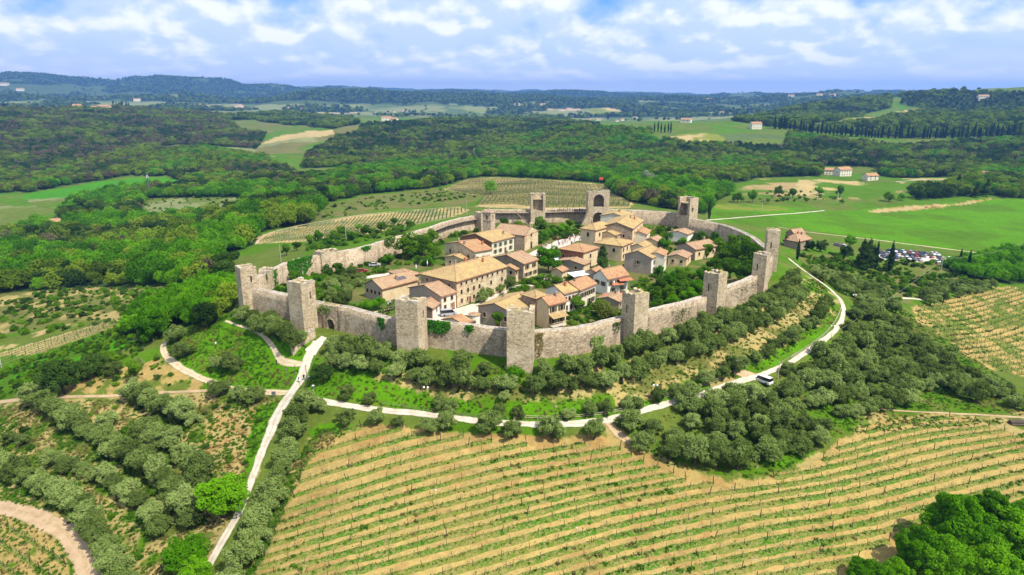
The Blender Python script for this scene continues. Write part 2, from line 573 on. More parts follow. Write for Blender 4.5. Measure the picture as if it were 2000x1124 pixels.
def mat_masonry(name, base, dark, light, stain, course=0.34, stain_amt=0.7, speck=0.7, moss=None):
    """rough coursed stone: every block its own tone, stains running down, weathered patches"""
    m, t = new_mat(name)
    geo = t.n('ShaderNodeNewGeometry'); posn = geo.outputs['Position']
    sp = t.n('ShaderNodeSeparateXYZ', {0: posn})
    along = t.math('ADD', t.math('MULTIPLY', sp.outputs['X'], 0.8), t.math('MULTIPLY', sp.outputs['Y'], 0.83))
    v2 = t.n('ShaderNodeCombineXYZ', {0: t.math('MULTIPLY', sp.outputs['X'], 0.62 / course), 1: t.math('MULTIPLY', sp.outputs['Y'], 0.62 / course), 2: t.math('MULTIPLY', sp.outputs['Z'], 1.15 / course)}).outputs[0]
    vor = t.n('ShaderNodeTexVoronoi', {'Vector': v2, 'Scale': 1.0, 'Randomness': 0.85})
    tone = t.n('ShaderNodeSeparateColor', {0: vor.outputs['Color']}).outputs[0]
    col = t.ramp(tone, [(0.0, dark), (0.35, base), (0.75, base), (1.0, light)])
    edge = t.n('ShaderNodeTexVoronoi', {'Vector': v2, 'Scale': 1.0, 'Randomness': 0.85}, feature='DISTANCE_TO_EDGE').outputs['Distance']
    joint = t.smooth(edge, 0.0, 0.10)
    col = t.mix(t.math('MULTIPLY', t.math('SUBTRACT', 1.0, joint), 0.35), col, c4([x * 0.55 for x in base]))
    patch = t.noise(posn, 0.22, 5, 0.6)
    col = t.mix(t.math('MULTIPLY', t.smooth(patch, 0.48, 0.68), 0.6), col, c4(light))
    st = t.n('ShaderNodeCombineXYZ', {0: sp.outputs['X'], 1: sp.outputs['Y'], 2: t.math('MULTIPLY', sp.outputs['Z'], 0.12)}).outputs[0]
    streak = t.noise(st, 0.75, 5, 0.65)
    col = t.mix(t.math('MULTIPLY', t.smooth(streak, 0.50, 0.72), stain_amt), col, c4(stain))
    blot = t.noise(posn, 1.7, 4, 0.7, 0.3)
    col = t.mix(t.math('MULTIPLY', t.smooth(blot, 0.57, 0.68), speck), col, c4([x * 0.30 for x in base]))
    old = t.math('MULTIPLY', t.smooth(t.noise(posn, 0.42, 6, 0.72, 0.4), 0.55, 0.66), 0.55)
    col = t.mix(old, col, c4([x * 0.42 for x in base]))
    if moss:
        nz = t.n('ShaderNodeSeparateXYZ', {0: geo.outputs['Normal']}).outputs['Z']
        mo = t.math('MULTIPLY', t.smooth(nz, 0.5, 0.9), t.smooth(t.noise(posn, 0.7, 4), 0.42, 0.6))
        col = t.mix(t.math('MULTIPLY', mo, 0.8), col, c4(moss))
    hgt = t.math('ADD', t.math('MULTIPLY', joint, 0.5), t.math('ADD', t.math('MULTIPLY', tone, 0.4), t.math('MULTIPLY', blot, 0.5)))
    finish(t, col, 0.95, hgt, 0.9, 0.12, spec=0.15)
    return m


def mat_plaster(name, base, dirt, amt=0.5):
    m, t = new_mat(name)
    geo = t.n('ShaderNodeNewGeometry'); posn = geo.outputs['Position']
    sp = t.n('ShaderNodeSeparateXYZ', {0: posn})
    st = t.n('ShaderNodeCombineXYZ', {0: sp.outputs['X'], 1: sp.outputs['Y'], 2: t.math('MULTIPLY', sp.outputs['Z'], 0.25)}).outputs[0]
    a = t.noise(st, 0.9, 6, 0.65)
    b = t.noise(posn, 2.6, 4, 0.6)
    c = t.noise(posn, 0.25, 3, 0.5)
    col = t.mix(t.math('MULTIPLY', t.smooth(a, 0.45, 0.70), amt), c4(base), c4(dirt))
    col = t.mix(t.math('MULTIPLY', t.smooth(b, 0.56, 0.72), amt), col, c4([x * 0.55 for x in dirt]))
    col = t.mix(t.math('MULTIPLY', t.smooth(c, 0.45, 0.65), 0.4), col, c4([min(0.85, x * 1.15) for x in base]))
    finish(t, col, 0.92, b, 0.4, 0.05, spec=0.15)
    return m


def mat_roof(name, a, b, lichen, lam=0.5):
    """barrel tiles: fine rows running down the slope, weathered in patches"""
    m, t = new_mat(name)
    co = t.n('ShaderNodeTexCoord').outputs['Object']
    geo = t.n('ShaderNodeNewGeometry').outputs['Position']
    vor = t.n('ShaderNodeTexVoronoi', {'Vector': co, 'Scale': 2.6, 'Randomness': 1.0})
    tone = t.n('ShaderNodeSeparateColor', {0: vor.outputs['Color']}).outputs[0]
    col = t.mix(tone, c4(a), c4(b))
    p = t.noise(geo, 0.35, 5, 0.62)
    col = t.mix(t.math('MULTIPLY', t.smooth(p, 0.40, 0.66), lam), col, c4(lichen))
    q = t.noise(geo, 1.7, 4, 0.65)
    col = t.mix(t.math('MULTIPLY', t.smooth(q, 0.58, 0.72), 0.55), col, c4([x * 0.38 for x in a]))
    col = t.mix(t.math('MULTIPLY', t.smooth(q, 0.44, 0.28), 0.35), col, c4([min(0.8, x * 1.45) for x in b]))
    finish(t, col, 0.9, t.math('ADD', tone, q), 0.9, 0.08, spec=0.12)
    return m


def mat_leaf(name, dark, mid, light, trans=0.30, scale=0.55):
    m, t = new_mat(name)
    oi = t.n('ShaderNodeObjectInfo')
    co = t.n('ShaderNodeTexCoord').outputs['Object']
    nz = t.noise(co, scale, 3, 0.6)
    f = t.math('ADD', t.math('MULTIPLY', oi.outputs['Random'], 0.85), t.math('MULTIPLY', t.math('SUBTRACT', nz, 0.5), 1.3), clamp=False)
    col = t.ramp(t.math('ADD', f, 0.075), [(0.0, dark), (0.5, mid), (1.0, light)])
    d = t.n('ShaderNodeBsdfDiffuse', {'Color': col, 'Roughness': 0.5})
    tr = t.n('ShaderNodeBsdfTranslucent', {'Color': t.mix(1.0, col, (1.1, 1.25, 0.5, 1), 'MULTIPLY')})
    mx = t.n('ShaderNodeMixShader', {0: trans, 1: d.outputs[0], 2: tr.outputs[0]})
    t.t.links.new(mx.outputs[0], t.n('ShaderNodeOutputMaterial').inputs['Surface'])
    return m


M = {}
M['leaf_olive'] = mat_leaf('olive_leaves', (.084, .124, .026), (.178, .246, .058), (.31, .385, .118), 0.32)
M['leaf_bright'] = mat_leaf('spring_leaves', (.040, .125, .003), (.090, .255, .004), (.18, .39, .010), 0.36)
M['leaf_green'] = mat_leaf('broad_leaves', (.040, .098, .006), (.088, .190, .009), (.17, .31, .018), 0.32)
M['leaf_wood'] = mat_leaf('wood_leaves', (.055, .095, .007), (.140, .215, .014), (.235, .32, .026), 0.30, 0.2)
M['leaf_dark'] = mat_leaf('evergreen_leaves', (.019, .044, .008), (.040, .084, .012), (.072, .130, .021), 0.22)
M['leaf_brown'] = mat_leaf('bare_twigs', (.095, .078, .046), (.15, .125, .066), (.19, .20, .08), 0.25, 0.2)
M['leaf_cypress'] = mat_leaf('cypress_needles', (.012, .034, .011), (.020, .052, .015), (.034, .075, .02), 0.12)
M['leaf_weed'] = mat_leaf('weeds', (.035, .095, .006), (.065, .165, .009), (.12, .22, .022), 0.3)
M['leaf_dry'] = mat_leaf('dry_weeds', (.10, .09, .025), (.17, .145, .045), (.26, .21, .08), 0.3)
M['leaf_ivy'] = mat_leaf('ivy_leaves', (.018, .09, .006), (.032, .15, .010), (.06, .21, .014), 0.3)
M['leaf_yellow'] = mat_leaf('yellow_shrub_leaves', (.08, .11, .02), (.15, .18, .03), (.22, .22, .05), 0.3)
M['leaf_blossom'] = mat_leaf('pale_blossom', (.25, .27, .18), (.40, .42, .32), (.5, .52, .42), 0.3)
M['bark'] = mat_plain('bark', (.085, .065, .045), 0.95, 0.35)
M['stone'] = mat_masonry('town_wall_stone', (.45, .345, .225), (.25, .18, .11), (.62, .50, .345), (.17, .12, .08), moss=(.20, .19, .055))
M['stone_tower'] = mat_masonry('tower_stone', (.55, .43, .275), (.32, .235, .14), (.70, .565, .385), (.26, .19, .115), stain_amt=0.5, speck=0.65, moss=(.24, .22, .06))
M['stone_cap'] = mat_masonry('wall_walk_stone', (.46, .39, .30), (.30, .25, .19), (.60, .52, .42), (.30, .25, .19), stain_amt=0.25, speck=0.3)
M['stone_house'] = mat_masonry('house_stone', (.60, .475, .285), (.40, .29, .165), (.72, .60, .40), (.42, .30, .17), course=0.5, stain_amt=0.3, speck=0.35)
M['stone_rubble'] = mat_masonry('rubble_stone', (.33, .25, .17), (.19, .14, .10), (.46, .37, .26), (.22, .16, .11), course=0.4, stain_amt=0.3, speck=0.4)
M['brick'] = mat_masonry('red_brick', (.30, .135, .075), (.20, .085, .05), (.42, .22, .13), (.20, .10, .07), course=0.3, stain_amt=0.3, speck=0.25)
M['plaster'] = mat_plaster('ochre_plaster', (.64, .50, .30), (.47, .31, .16), 0.6)
M['plaster_pale'] = mat_plaster('pale_plaster', (.66, .60, .46), (.50, .41, .28), 0.4)
M['plaster_white'] = mat_plaster('white_plaster', (.74, .70, .60), (.56, .49, .38), 0.35)
M['plaster_mauve'] = mat_plaster('grey_plaster', (.36, .29, .225), (.26, .20, .15), 0.5)
M['roof_ochre'] = mat_roof('lichen_tiles', (.29, .19, .088), (.43, .295, .135), (.43, .33, .12), 0.65)
M['roof_red'] = mat_roof('clay_tiles', (.30, .145, .075), (.43, .24, .13), (.38, .26, .11), 0.6)
M['roof_pink'] = mat_roof('weathered_tiles', (.27, .155, .09), (.42, .27, .165), (.36, .27, .14), 0.55)
M['eave'] = mat_plain('eave_boards', (.17, .11, .06), 0.9, 0.2)
M['pane'] = mat_plain('window_glass', (.018, .016, .016), 0.15, 0.2, 0.5)
M['frame'] = mat_plain('window_surround', (.50, .36, .24), 0.9, 0.2)
M['shut_green'] = mat_plain('green_shutters', (.035, .16, .10), 0.6, 0.2)
M['shut_dark'] = mat_plain('dark_green_shutters', (.025, .06, .035), 0.6, 0.2)
M['shut_brown'] = mat_plain('brown_shutters', (.16, .065, .03), 0.7, 0.2)
M['wood'] = mat_plain('weathered_wood', (.13, .095, .07), 0.9, 0.3)
M['wood_pale'] = mat_plain('pale_timber', (.42, .34, .25), 0.9, 0.2)
M['post'] = mat_plain('vine_posts', (.055, .04, .03), 0.9, 0.3)
M['concrete'] = mat_plain('concrete_pole', (.40, .38, .35), 0.85, 0.12)
M['metal'] = mat_plain('painted_metal', (.12, .12, .13), 0.5, 0.15, 0.5)
M['metal_red'] = mat_plain('rusty_lamp_post', (.15, .06, .035), 0.6, 0.2)
M['white'] = mat_plain('white_paint', (.78, .78, .76), 0.5, 0.05)
M['red'] = mat_plain('red_canvas', (.55, .10, .065), 0.8, 0.12)
M['teal'] = mat_plain('teal_canvas', (.01, .30, .33), 0.8, 0.1)
M['terracotta'] = mat_plain('terracotta', (.42, .15, .07), 0.8, 0.15)
M['solar'] = mat_plain('solar_panel', (.10, .085, .09), 0.25, 0.15, 0.5)
M['rubber'] = mat_plain('tyre_rubber', (.02, .02, .02), 0.8, 0.1)
M['tint'] = mat_object_colour('paint', 0.35, 0.5)
M['cloth'] = mat_object_colour('cloth', 0.9, 0.1)
M['skin'] = mat_plain('skin', (.52, .32, .22), 0.6, 0.1)
M['hair'] = mat_plain('hair', (.04, .025, .018), 0.8, 0.2)
M['trousers'] = mat_plain('dark_trousers', (.035, .04, .065), 0.9, 0.2)
M['horse'] = mat_plain('horse_coat', (.06, .03, .018), 0.7, 0.25)
M['wire'] = mat_plain('cable', (.30, .28, .24), 0.6, 0.1)


def mat_gravel(name, base, dark, scale=1.0, verge=0.0):
    m, t = new_mat(name)
    p = t.n('ShaderNodeNewGeometry').outputs['Position']
    a = t.noise(p, 0.45 * scale, 5, 0.6); b = t.noise(p, 5.0 * scale, 3, 0.7)
    col = t.mix(t.math('MULTIPLY', t.smooth(a, 0.40, 0.68), 0.65), c4(base), c4(dark))
    col = t.mix(t.math('MULTIPLY', t.smooth(b, 0.5, 0.75), 0.35), col, c4([x * 0.6 for x in dark]))
    if verge:
        ac = t.n('ShaderNodeAttribute', attribute_name='across').outputs['Fac']
        mid = t.math('SUBTRACT', 1.0, t.smooth(t.math('ABSOLUTE', t.math('SUBTRACT', ac, 0.5)), 0.04, 0.14))
        edge = t.smooth(t.math('ABSOLUTE', t.math('SUBTRACT', ac, 0.5)), 0.34, 0.50)
        br = t.smooth(t.noise(p, 1.1, 4, 0.65), 0.36, 0.62)
        col = t.mix(t.math('MULTIPLY', t.math('MULTIPLY', mid, br), verge * 0.6), col, c4([dark[0] * .62, dark[1] * .72, dark[2] * .45]))
        col = t.mix(t.math('MULTIPLY', t.math('MULTIPLY', edge, br), verge), col, (.10, .135, .02, 1))
    finish(t, col, 0.97, b, 0.5, 0.04, spec=0.1)
    return m
M['gravel'] = mat_gravel('white_gravel', (.56, .485, .38), (.38, .31, .22), 1.0, 0.8)
M['dirt'] = mat_gravel('dirt_track', (.45, .32, .19), (.33, .22, .12), 1.0, 0.7)
M['dirt_pale'] = mat_gravel('pale_track', (.54, .43, .28), (.38, .29, .16), 1.0, 0.9)
M['paving'] = mat_gravel('stone_paving', (.56, .475, .385), (.42, .35, .28), 1.5)


def mat_ground():
    m, t = new_mat('land')
    base = t.n('ShaderNodeAttribute', attribute_name='Col').outputs['Color']
    p = t.n('ShaderNodeNewGeometry').outputs['Position']
    a = t.noise(p, 0.9, 5, 0.68); b = t.noise(p, 0.11, 5, 0.62); c = t.noise(p, 4.5, 2, 0.6); e = t.noise(p, 0.018, 5, 0.65)
    k = t.math('ADD', t.math('MULTIPLY', a, 0.85), t.math('ADD', t.math('MULTIPLY', b, 0.5), t.math('ADD', t.math('MULTIPLY', c, 0.55), t.math('MULTIPLY', e, 0.45))))
    k = t.smooth(k, 0.70, 1.65)
    k = t.math('ADD', t.math('MULTIPLY', k, 0.85), 0.58)
    col = t.mix(1.0, base, t.n('ShaderNodeCombineColor', {0: k, 1: k, 2: k}).outputs[0], 'MULTIPLY')
    hue = t.noise(p, 0.35, 4, 0.65)
    col = t.mix(t.math('MULTIPLY', t.smooth(hue, 0.50, 0.72), 0.28), col, t.mix(1.0, col, (1.7, 1.12, 1.2, 1), 'MULTIPLY'))
    finish(t, col, 0.98, t.math('ADD', a, c), 0.7, 0.18, spec=0.05)
    return m
M['land'] = mat_ground()

# strip of grass under the vines: grass broken by bare soil
def mat_strip():
    m, t = new_mat('grass_strip')
    p = t.n('ShaderNodeNewGeometry').outputs['Position']
    a = t.noise(p, 0.30, 4, 0.6); b = t.noise(p, 2.2, 3, 0.65); c = t.noise(p, 0.06, 3, 0.5)
    col = t.mix(t.smooth(t.math('ADD', a, t.math('MULTIPLY', t.math('SUBTRACT', c, 0.5), 0.8)), 0.42, 0.62), (.13, .155, .022, 1), (.050, .135, .007, 1))
    col = t.mix(t.math('MULTIPLY', t.smooth(b, 0.44, 0.64), 0.75), col, (.27, .20, .085, 1))
    finish(t, col, 0.98, b, 0.8, 0.12, spec=0.05)
    return m
M['strip'] = mat_strip()

# ------------------------------------------------------------------ the land: one sheet, its ground cover by field
COL = {
    'grass': (.062, .138, .005), 'lawn': (.066, .175, .003), 'meadow': (.092, .128, .018), 'olive_meadow': (.125, .122, .036), 'dry': (.30, .24, .085),
    'soil': (.315, .228, .074), 'soil_red': (.285, .19, .062), 'soil_dull': (.285, .210, .088), 'tan': (.36, .275, .115), 'pink': (.42, .29, .20),
    'under': (.030, .055, .014), 'under_brown': (.055, .050, .024), 'pale': (.165, .185, .070), 'green_far': (.075, .115, .034), 'forest_and_shade': (.020, .040, .018),
    'scrub': (.115, .125, .028), 'yellow': (.15, .175, .024), 'pave': (.50, .42, .33), 'garden': (.060, .11, .013), 'vivid': (.045, .18, .004),
}
# (pixels of the outline, main cover, second cover, share of the second, patch size in metres, ragged edge in metres)
LAND = [
    # far plain and hills
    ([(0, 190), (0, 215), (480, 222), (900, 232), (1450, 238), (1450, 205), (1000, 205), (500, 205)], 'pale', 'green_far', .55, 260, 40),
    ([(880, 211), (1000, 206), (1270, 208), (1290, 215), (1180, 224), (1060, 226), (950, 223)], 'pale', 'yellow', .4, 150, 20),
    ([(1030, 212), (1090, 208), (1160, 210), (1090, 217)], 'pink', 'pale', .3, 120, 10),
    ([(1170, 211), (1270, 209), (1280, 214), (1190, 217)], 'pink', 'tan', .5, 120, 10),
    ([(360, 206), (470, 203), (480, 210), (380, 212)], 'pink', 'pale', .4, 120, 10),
    ([(120, 200), (150, 198), (158, 209), (122, 210)], 'soil_red', 'pink', .4, 80, 10),
    ([(145, 195), (170, 195), (172, 200), (148, 201)], 'pink', 'tan', .4, 80, 10),
    ([(620, 212), (700, 212), (700, 222), (600, 222)], 'pale', 'pink', .4, 100, 10),
    # left and centre valleys
    ([(0, 215), (250, 212), (430, 224), (460, 250), (520, 262), (500, 290), (430, 285), (330, 290), (280, 310), (160, 318), (0, 322)], 'under_brown', 'under', .5, 60, 8),
    ([(430, 240), (500, 236), (575, 246), (530, 260), (460, 251)], 'meadow', 'olive_meadow', .5, 60, 5),
    ([(500, 280), (560, 262), (650, 255), (700, 244), (700, 262), (640, 272), (575, 290), (600, 300), (520, 302), (440, 300), (430, 294)], 'olive_meadow', 'pale', .4, 90, 5),
    ([(510, 282), (530, 272), (600, 256), (650, 254), (655, 262), (560, 278)], 'tan', 'pale', .2, 90, 3),
    ([(430, 292), (500, 300), (540, 306), (470, 308)], 'soil_dull', 'pink', .4, 50, 3),
    ([(310, 288), (350, 283), (360, 290), (320, 296)], 'pale', 'meadow', .4, 50, 3),
    ([(590, 332), (700, 320), (735, 322), (640, 336), (600, 344)], 'meadow', 'grass', .4, 50, 3),
    ([(500, 345), (570, 335), (585, 345), (500, 365)], 'soil_dull', 'meadow', .5, 30, 4),
    # clearings of the left valley
    ([(50, 380), (110, 370), (180, 358), (260, 347), (330, 347), (390, 358), (300, 359), (240, 361), (150, 384), (90, 389), (40, 388)], 'vivid', 'lawn', .35, 60, 2),
    ([(55, 390), (145, 384), (140, 396), (60, 398)], 'pale', 'meadow', .3, 40, 2),
    ([(-40, 401), (110, 405), (120, 412), (60, 430), (-40, 444)], 'pale', 'meadow', .45, 70, 2),
    ([(290, 396), (330, 388), (482, 385), (478, 420), (440, 428), (280, 436)], 'meadow', 'pale', .5, 30, 3),
    # right hand valley
    ([(1275, 273), (1330, 262), (1400, 262), (1428, 284), (1380, 283)], 'yellow', 'tan', .35, 50, 3),
    ([(1402, 262), (1530, 261), (1532, 286), (1432, 285)], 'meadow', 'green_far', .5, 40, 3),
    ([(1560, 262), (1620, 268), (1760, 276), (1890, 276), (1760, 284), (1650, 278)], 'meadow', 'grass', .5, 60, 3),
    ([(1640, 237), (1730, 222), (1800, 212), (1805, 216), (1740, 230), (1660, 243)], 'soil_red', 'tan', .4, 40, 6),
    ([(1420, 366), (1480, 350), (1560, 352), (1640, 356), (1730, 366), (1770, 376), (1700, 390), (1500, 386), (1430, 381)], 'soil_dull', 'grass', .55, 35, 3),
    ([(1560, 352), (1650, 350), (1760, 372), (1700, 388), (1590, 386), (1540, 378)], 'grass', 'tan', .35, 30, 3),
    ([(1745, 350), (1860, 348), (1870, 356), (1760, 362)], 'tan', 'grass', .35, 30, 3),
    ([(1660, 352), (1760, 358), (1850, 352), (1850, 366), (1780, 376)], 'grass', 'meadow', .3, 30, 3),
    ([(1390, 398), (1500, 400), (1640, 412), (1760, 403), (1940, 390), (2300, 384), (2300, 506), (1900, 496), (1700, 470), (1560, 446), (1440, 436), (1390, 432)], 'lawn', 'grass', .45, 40, 2),
    ([(1390, 398), (1500, 402), (1570, 410), (1500, 412), (1395, 408)], 'yellow', 'lawn', .4, 40, 2),
    ([(1690, 413), (1770, 403), (1850, 400), (1940, 387), (1900, 398), (1830, 407), (1780, 412), (1700, 416)], 'tan', 'soil_red', .4, 15, 2),
    ([(1600, 452), (1700, 470), (1900, 497), (1940, 503), (1940, 510), (1700, 480), (1600, 465)], 'grass', 'meadow', .5, 12, 2),
    ([(1690, 490), (1880, 505), (1880, 517), (1700, 508)], 'pave', 'meadow', .3, 8, 2),
    # behind the town
    ([(610, 432), (640, 402), (700, 385), (860, 370), (945, 384), (910, 402), (760, 410)], 'olive_meadow', 'meadow', .5, 14, 3),
    ([(640, 404), (700, 390), (790, 396), (760, 408), (660, 415)], 'meadow', 'olive_meadow', .4, 10, 3),
    ([(502, 463), (540, 450), (700, 420), (900, 404), (918, 411), (880, 426), (800, 441), (720, 457), (600, 472), (505, 477)], 'tan', 'pale', .45, 12, 1),
    ([(868, 370), (920, 350), (970, 347), (1100, 354), (1180, 360), (1195, 378), (1235, 395), (1232, 407), (1060, 410), (930, 404), (946, 385)], 'soil_dull', 'tan', .5, 20, 1.5),
    # left slope
    ([(-340, 590), (150, 558), (300, 563), (420, 556), (380, 585), (300, 622), (230, 627), (-340, 690)], 'scrub', 'dry', .45, 9, 3),
    ([(-340, 702), (0, 690), (220, 624), (234, 636), (100, 682), (0, 728), (-340, 750)], 'tan', 'soil_dull', .4, 8, .6),
    ([(-340, 672), (0, 662), (170, 626), (210, 624), (0, 686), (-340, 700)], 'meadow', 'tan', .4, 8, 1),
    # the hill of the town
    ([(300, 700), (330, 650), (430, 620), (480, 600), (600, 650), (620, 690), (590, 760), (480, 775), (350, 730)], 'lawn', 'grass', .4, 6, .5),
    ([(600, 700), (660, 690), (1060, 720), (1300, 690), (1440, 620), (1530, 560), (1600, 530), (1650, 590), (1600, 650), (1470, 735), (1380, 768), (1200, 815), (1000, 822), (800, 800), (600, 770)], 'grass', 'dry', .35, 5, .6),
    ([(690, 735), (800, 730), (960, 745), (1100, 760), (1220, 730), (1330, 695), (1450, 650), (1540, 590), (1590, 570), (1600, 610), (1500, 680), (1440, 712), (1370, 735), (1250, 765), (1080, 782), (900, 780), (760, 760)], 'dry', 'scrub', .42, 4, 1.2),
    ([(600, 720), (690, 720), (820, 768), (1000, 790), (1200, 790), (1380, 745), (1400, 762), (1200, 812), (1000, 822), (800, 800), (600, 770)], 'lawn', 'grass', .35, 4, 1.2),
    ([(1400, 730), (1480, 700), (1620, 640), (1650, 600), (1600, 690), (1480, 738)], 'lawn', 'grass', .35, 4, 1),
    # olive groves on the right
    ([(1200, 830), (1290, 800), (1380, 770), (1480, 738), (1620, 650), (1660, 600), (1600, 545), (1570, 520), (1700, 500), (1830, 560), (1780, 590), (1850, 680), (1960, 740), (2300, 770), (2300, 830), (1900, 818), (1720, 826), (1620, 880), (1500, 930), (1300, 905)], 'grass', 'meadow', .55, 7, 1.2),
    ([(1780, 600), (1840, 588), (1925, 562), (2300, 552), (2300, 760), (1960, 732), (1900, 705), (1835, 655), (1795, 632)], 'soil', 'meadow', .42, 5, .6),
    ([(1670, 800), (1850, 812), (2300, 790), (2300, 830), (1900, 822), (1700, 826)], 'meadow', 'dry', .5, 7, 1),
    ([(1190, 820), (1250, 870), (1330, 905), (1430, 935), (1550, 910), (1640, 850), (1690, 820), (1740, 825), (1600, 900), (1500, 945), (1380, 945), (1270, 900), (1170, 845)], 'dry', 'meadow', .5, 5, 1.5),
    ([(1480, 900), (1540, 880), (1570, 900), (1520, 918)], 'lawn', 'grass', .3, 4, .5),
    ([(1545, 492), (1640, 500), (1760, 530), (1780, 590), (1700, 600), (1640, 560), (1600, 540)], 'olive_meadow', 'meadow', .5, 6, 1),
    ([(1700, 505), (1880, 520), (1900, 560), (1750, 580), (1690, 540)], 'olive_meadow', 'meadow', .5, 6, 1),
    # foreground vineyard and its margins
    ([(430, 1140), (560, 960), (600, 880), (640, 845), (740, 828), (900, 848), (1080, 855), (1190, 845), (1300, 905), (1420, 938), (1500, 935), (1580, 908), (1640, 862), (1720, 822), (1840, 806), (1960, 835), (2100, 850), (2100, 1500), (400, 1500)], 'soil', 'soil_red', .30, 6, .8),
    ([(430, 1124), (555, 930), (600, 855), (640, 830), (680, 835), (620, 870), (590, 930), (545, 1020), (500, 1124)], 'meadow', 'dry', .45, 3, 1),
    ([(600, 840), (640, 825), (700, 830), (640, 850), (610, 862)], 'lawn', 'grass', .4, 4, .5),
    ([(1850, 810), (1960, 815), (2080, 830), (2080, 870), (1980, 848), (1900, 822)], 'meadow', 'dry', .4, 4, 1),
    # terraces on the left
    ([(-340, 800), (110, 780), (330, 765), (560, 770), (545, 820), (480, 980), (390, 1124), (380, 1300), (200, 1300), (190, 1124), (120, 1050), (-340, 990)], 'meadow', 'dry', .48, 3, 1),
    ([(400, 830), (470, 790), (520, 800), (500, 880), (470, 940), (400, 900)], 'dry', 'soil_red', .45, 3, 1),
    ([(140, 740), (320, 700), (400, 745), (380, 765), (220, 772), (120, 770)], 'soil', 'meadow', .50, 3, 1),
    ([(500, 800), (550, 775), (555, 800), (500, 920), (475, 960), (470, 930)], 'lawn', 'grass', .3, 3, .4),
    ([(80, 870), (150, 900), (300, 1010), (340, 1080), (300, 1124), (260, 1060), (160, 960)], 'grass', 'dry', .5, 3, 1),
    ([(-340, 1000), (60, 1010), (115, 1050), (140, 1124), (140, 1300), (-340, 1300)], 'soil', 'grass', .15, 2.5, .5),
    ([(-340, 720), (100, 690), (230, 640), (300, 650), (230, 690), (100, 740), (-340, 790)], 'vivid', 'grass', .5, 4, 1),
]


def paint_land():
    x, y = GX.ravel(), GY.ravel()
    r = np.hypot(x, y)
    col = np.zeros((len(x), 3)); 
    f = fbm(x / 300, y / 300, 21, 5)[:, None]
    g = fbm(x / 40, y / 40, 22, 4)[:, None]
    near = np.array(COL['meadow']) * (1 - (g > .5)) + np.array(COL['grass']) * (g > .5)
    far = np.where(f > .46, np.array(COL['forest_and_shade'])[None] * 1.3, np.array(COL['green_far'])[None] * .8)
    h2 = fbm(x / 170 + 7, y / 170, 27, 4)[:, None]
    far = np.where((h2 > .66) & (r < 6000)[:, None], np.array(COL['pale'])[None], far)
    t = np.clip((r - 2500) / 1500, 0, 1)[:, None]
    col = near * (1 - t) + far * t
    # middle ridge in dark forest colour, cloud shadow painted in along with the woods
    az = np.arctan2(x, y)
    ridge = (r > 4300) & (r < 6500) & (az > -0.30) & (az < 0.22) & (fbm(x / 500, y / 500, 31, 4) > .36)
    col[ridge] = np.array(COL['forest_and_shade']) * 0.9
    ridge = (r > 6600) & (r < 9500) & (fbm(x / 700, y / 900, 33, 4) > .47)  # far ridge patches: cloud shadow put into the woodland colour
    col[ridge] = np.array(COL['forest_and_shade'])
    for px, a, b, share, size, edge in LAND:
        P = poly_w(px)
        lo, hi = P.min(0) - 3 * edge - 1, P.max(0) + 3 * edge + 1
        k = np.where((x > lo[0]) & (x < hi[0]) & (y > lo[1]) & (y < hi[1]))[0]
        if not len(k): continue
        xs, ys = x[k], y[k]
        s = max(edge * 3, .8)
        jx = (fbm(xs / s, ys / s, 41, 3) - .5) * 2.6 * edge; jy = (fbm(xs / s, ys / s, 45, 3) - .5) * 2.6 * edge
        ins = in_poly(xs + jx, ys + jy, P)
        kk = k[ins]; xs, ys = xs[ins], ys[ins]
        n = fbm(xs / size, ys / size, 51, 5)
        th = 0.5 + (0.5 - share) * 0.42
        w_ = np.clip((n - th) / 0.07 + .5, 0, 1)[:, None]
        col[kk] = np.array(COL[a]) * (1 - w_) + np.array(COL[b]) * w_
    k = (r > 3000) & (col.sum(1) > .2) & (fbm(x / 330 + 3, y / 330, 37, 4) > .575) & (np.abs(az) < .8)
    col[k] = np.array(COL['forest_and_shade']) * 1.1
    # ground inside the walls
    k = np.where(r < 420)[0]
    ins = in_poly(x[k], y[k], WALL_RING)
    kk = k[ins]
    n = fbm(x[kk] / 6, y[kk] / 6, 61, 4)
    w_ = np.clip((n - .5) / .08 + .5, 0, 1)[:, None]
    col[kk] = np.array(COL['garden']) * w_ + np.array(COL['olive_meadow']) * (1 - w_)
    return col


WOODS = []     # filled below; painted as leaf litter under the trees


def build_land(colour):
    nr, nb = GX.shape
    verts = np.stack([GX.ravel(), GY.ravel(), GZ.ravel()], 1)
    i = np.arange(nr - 1)[:, None]; j = np.arange(nb - 1)[None]
    a = (i * nb + j).ravel(); b = (i * nb + j + 1).ravel(); c = ((i + 1) * nb + j + 1).ravel(); d = ((i + 1) * nb + j).ravel()
    f = np.stack([a, b, c, d], 1)
    f = f[:, ::-1]
    me = fast_mesh('ground', verts, f, [M['land']], smooth=True)
    at = me.color_attributes.new('Col', 'FLOAT_COLOR', 'POINT')
    at.data.foreach_set('color', np.concatenate([colour, np.ones((len(colour), 1))], 1).astype(np.float32).ravel())
    o = link('ground', me)
    tag(o, kind='structure')
    return o


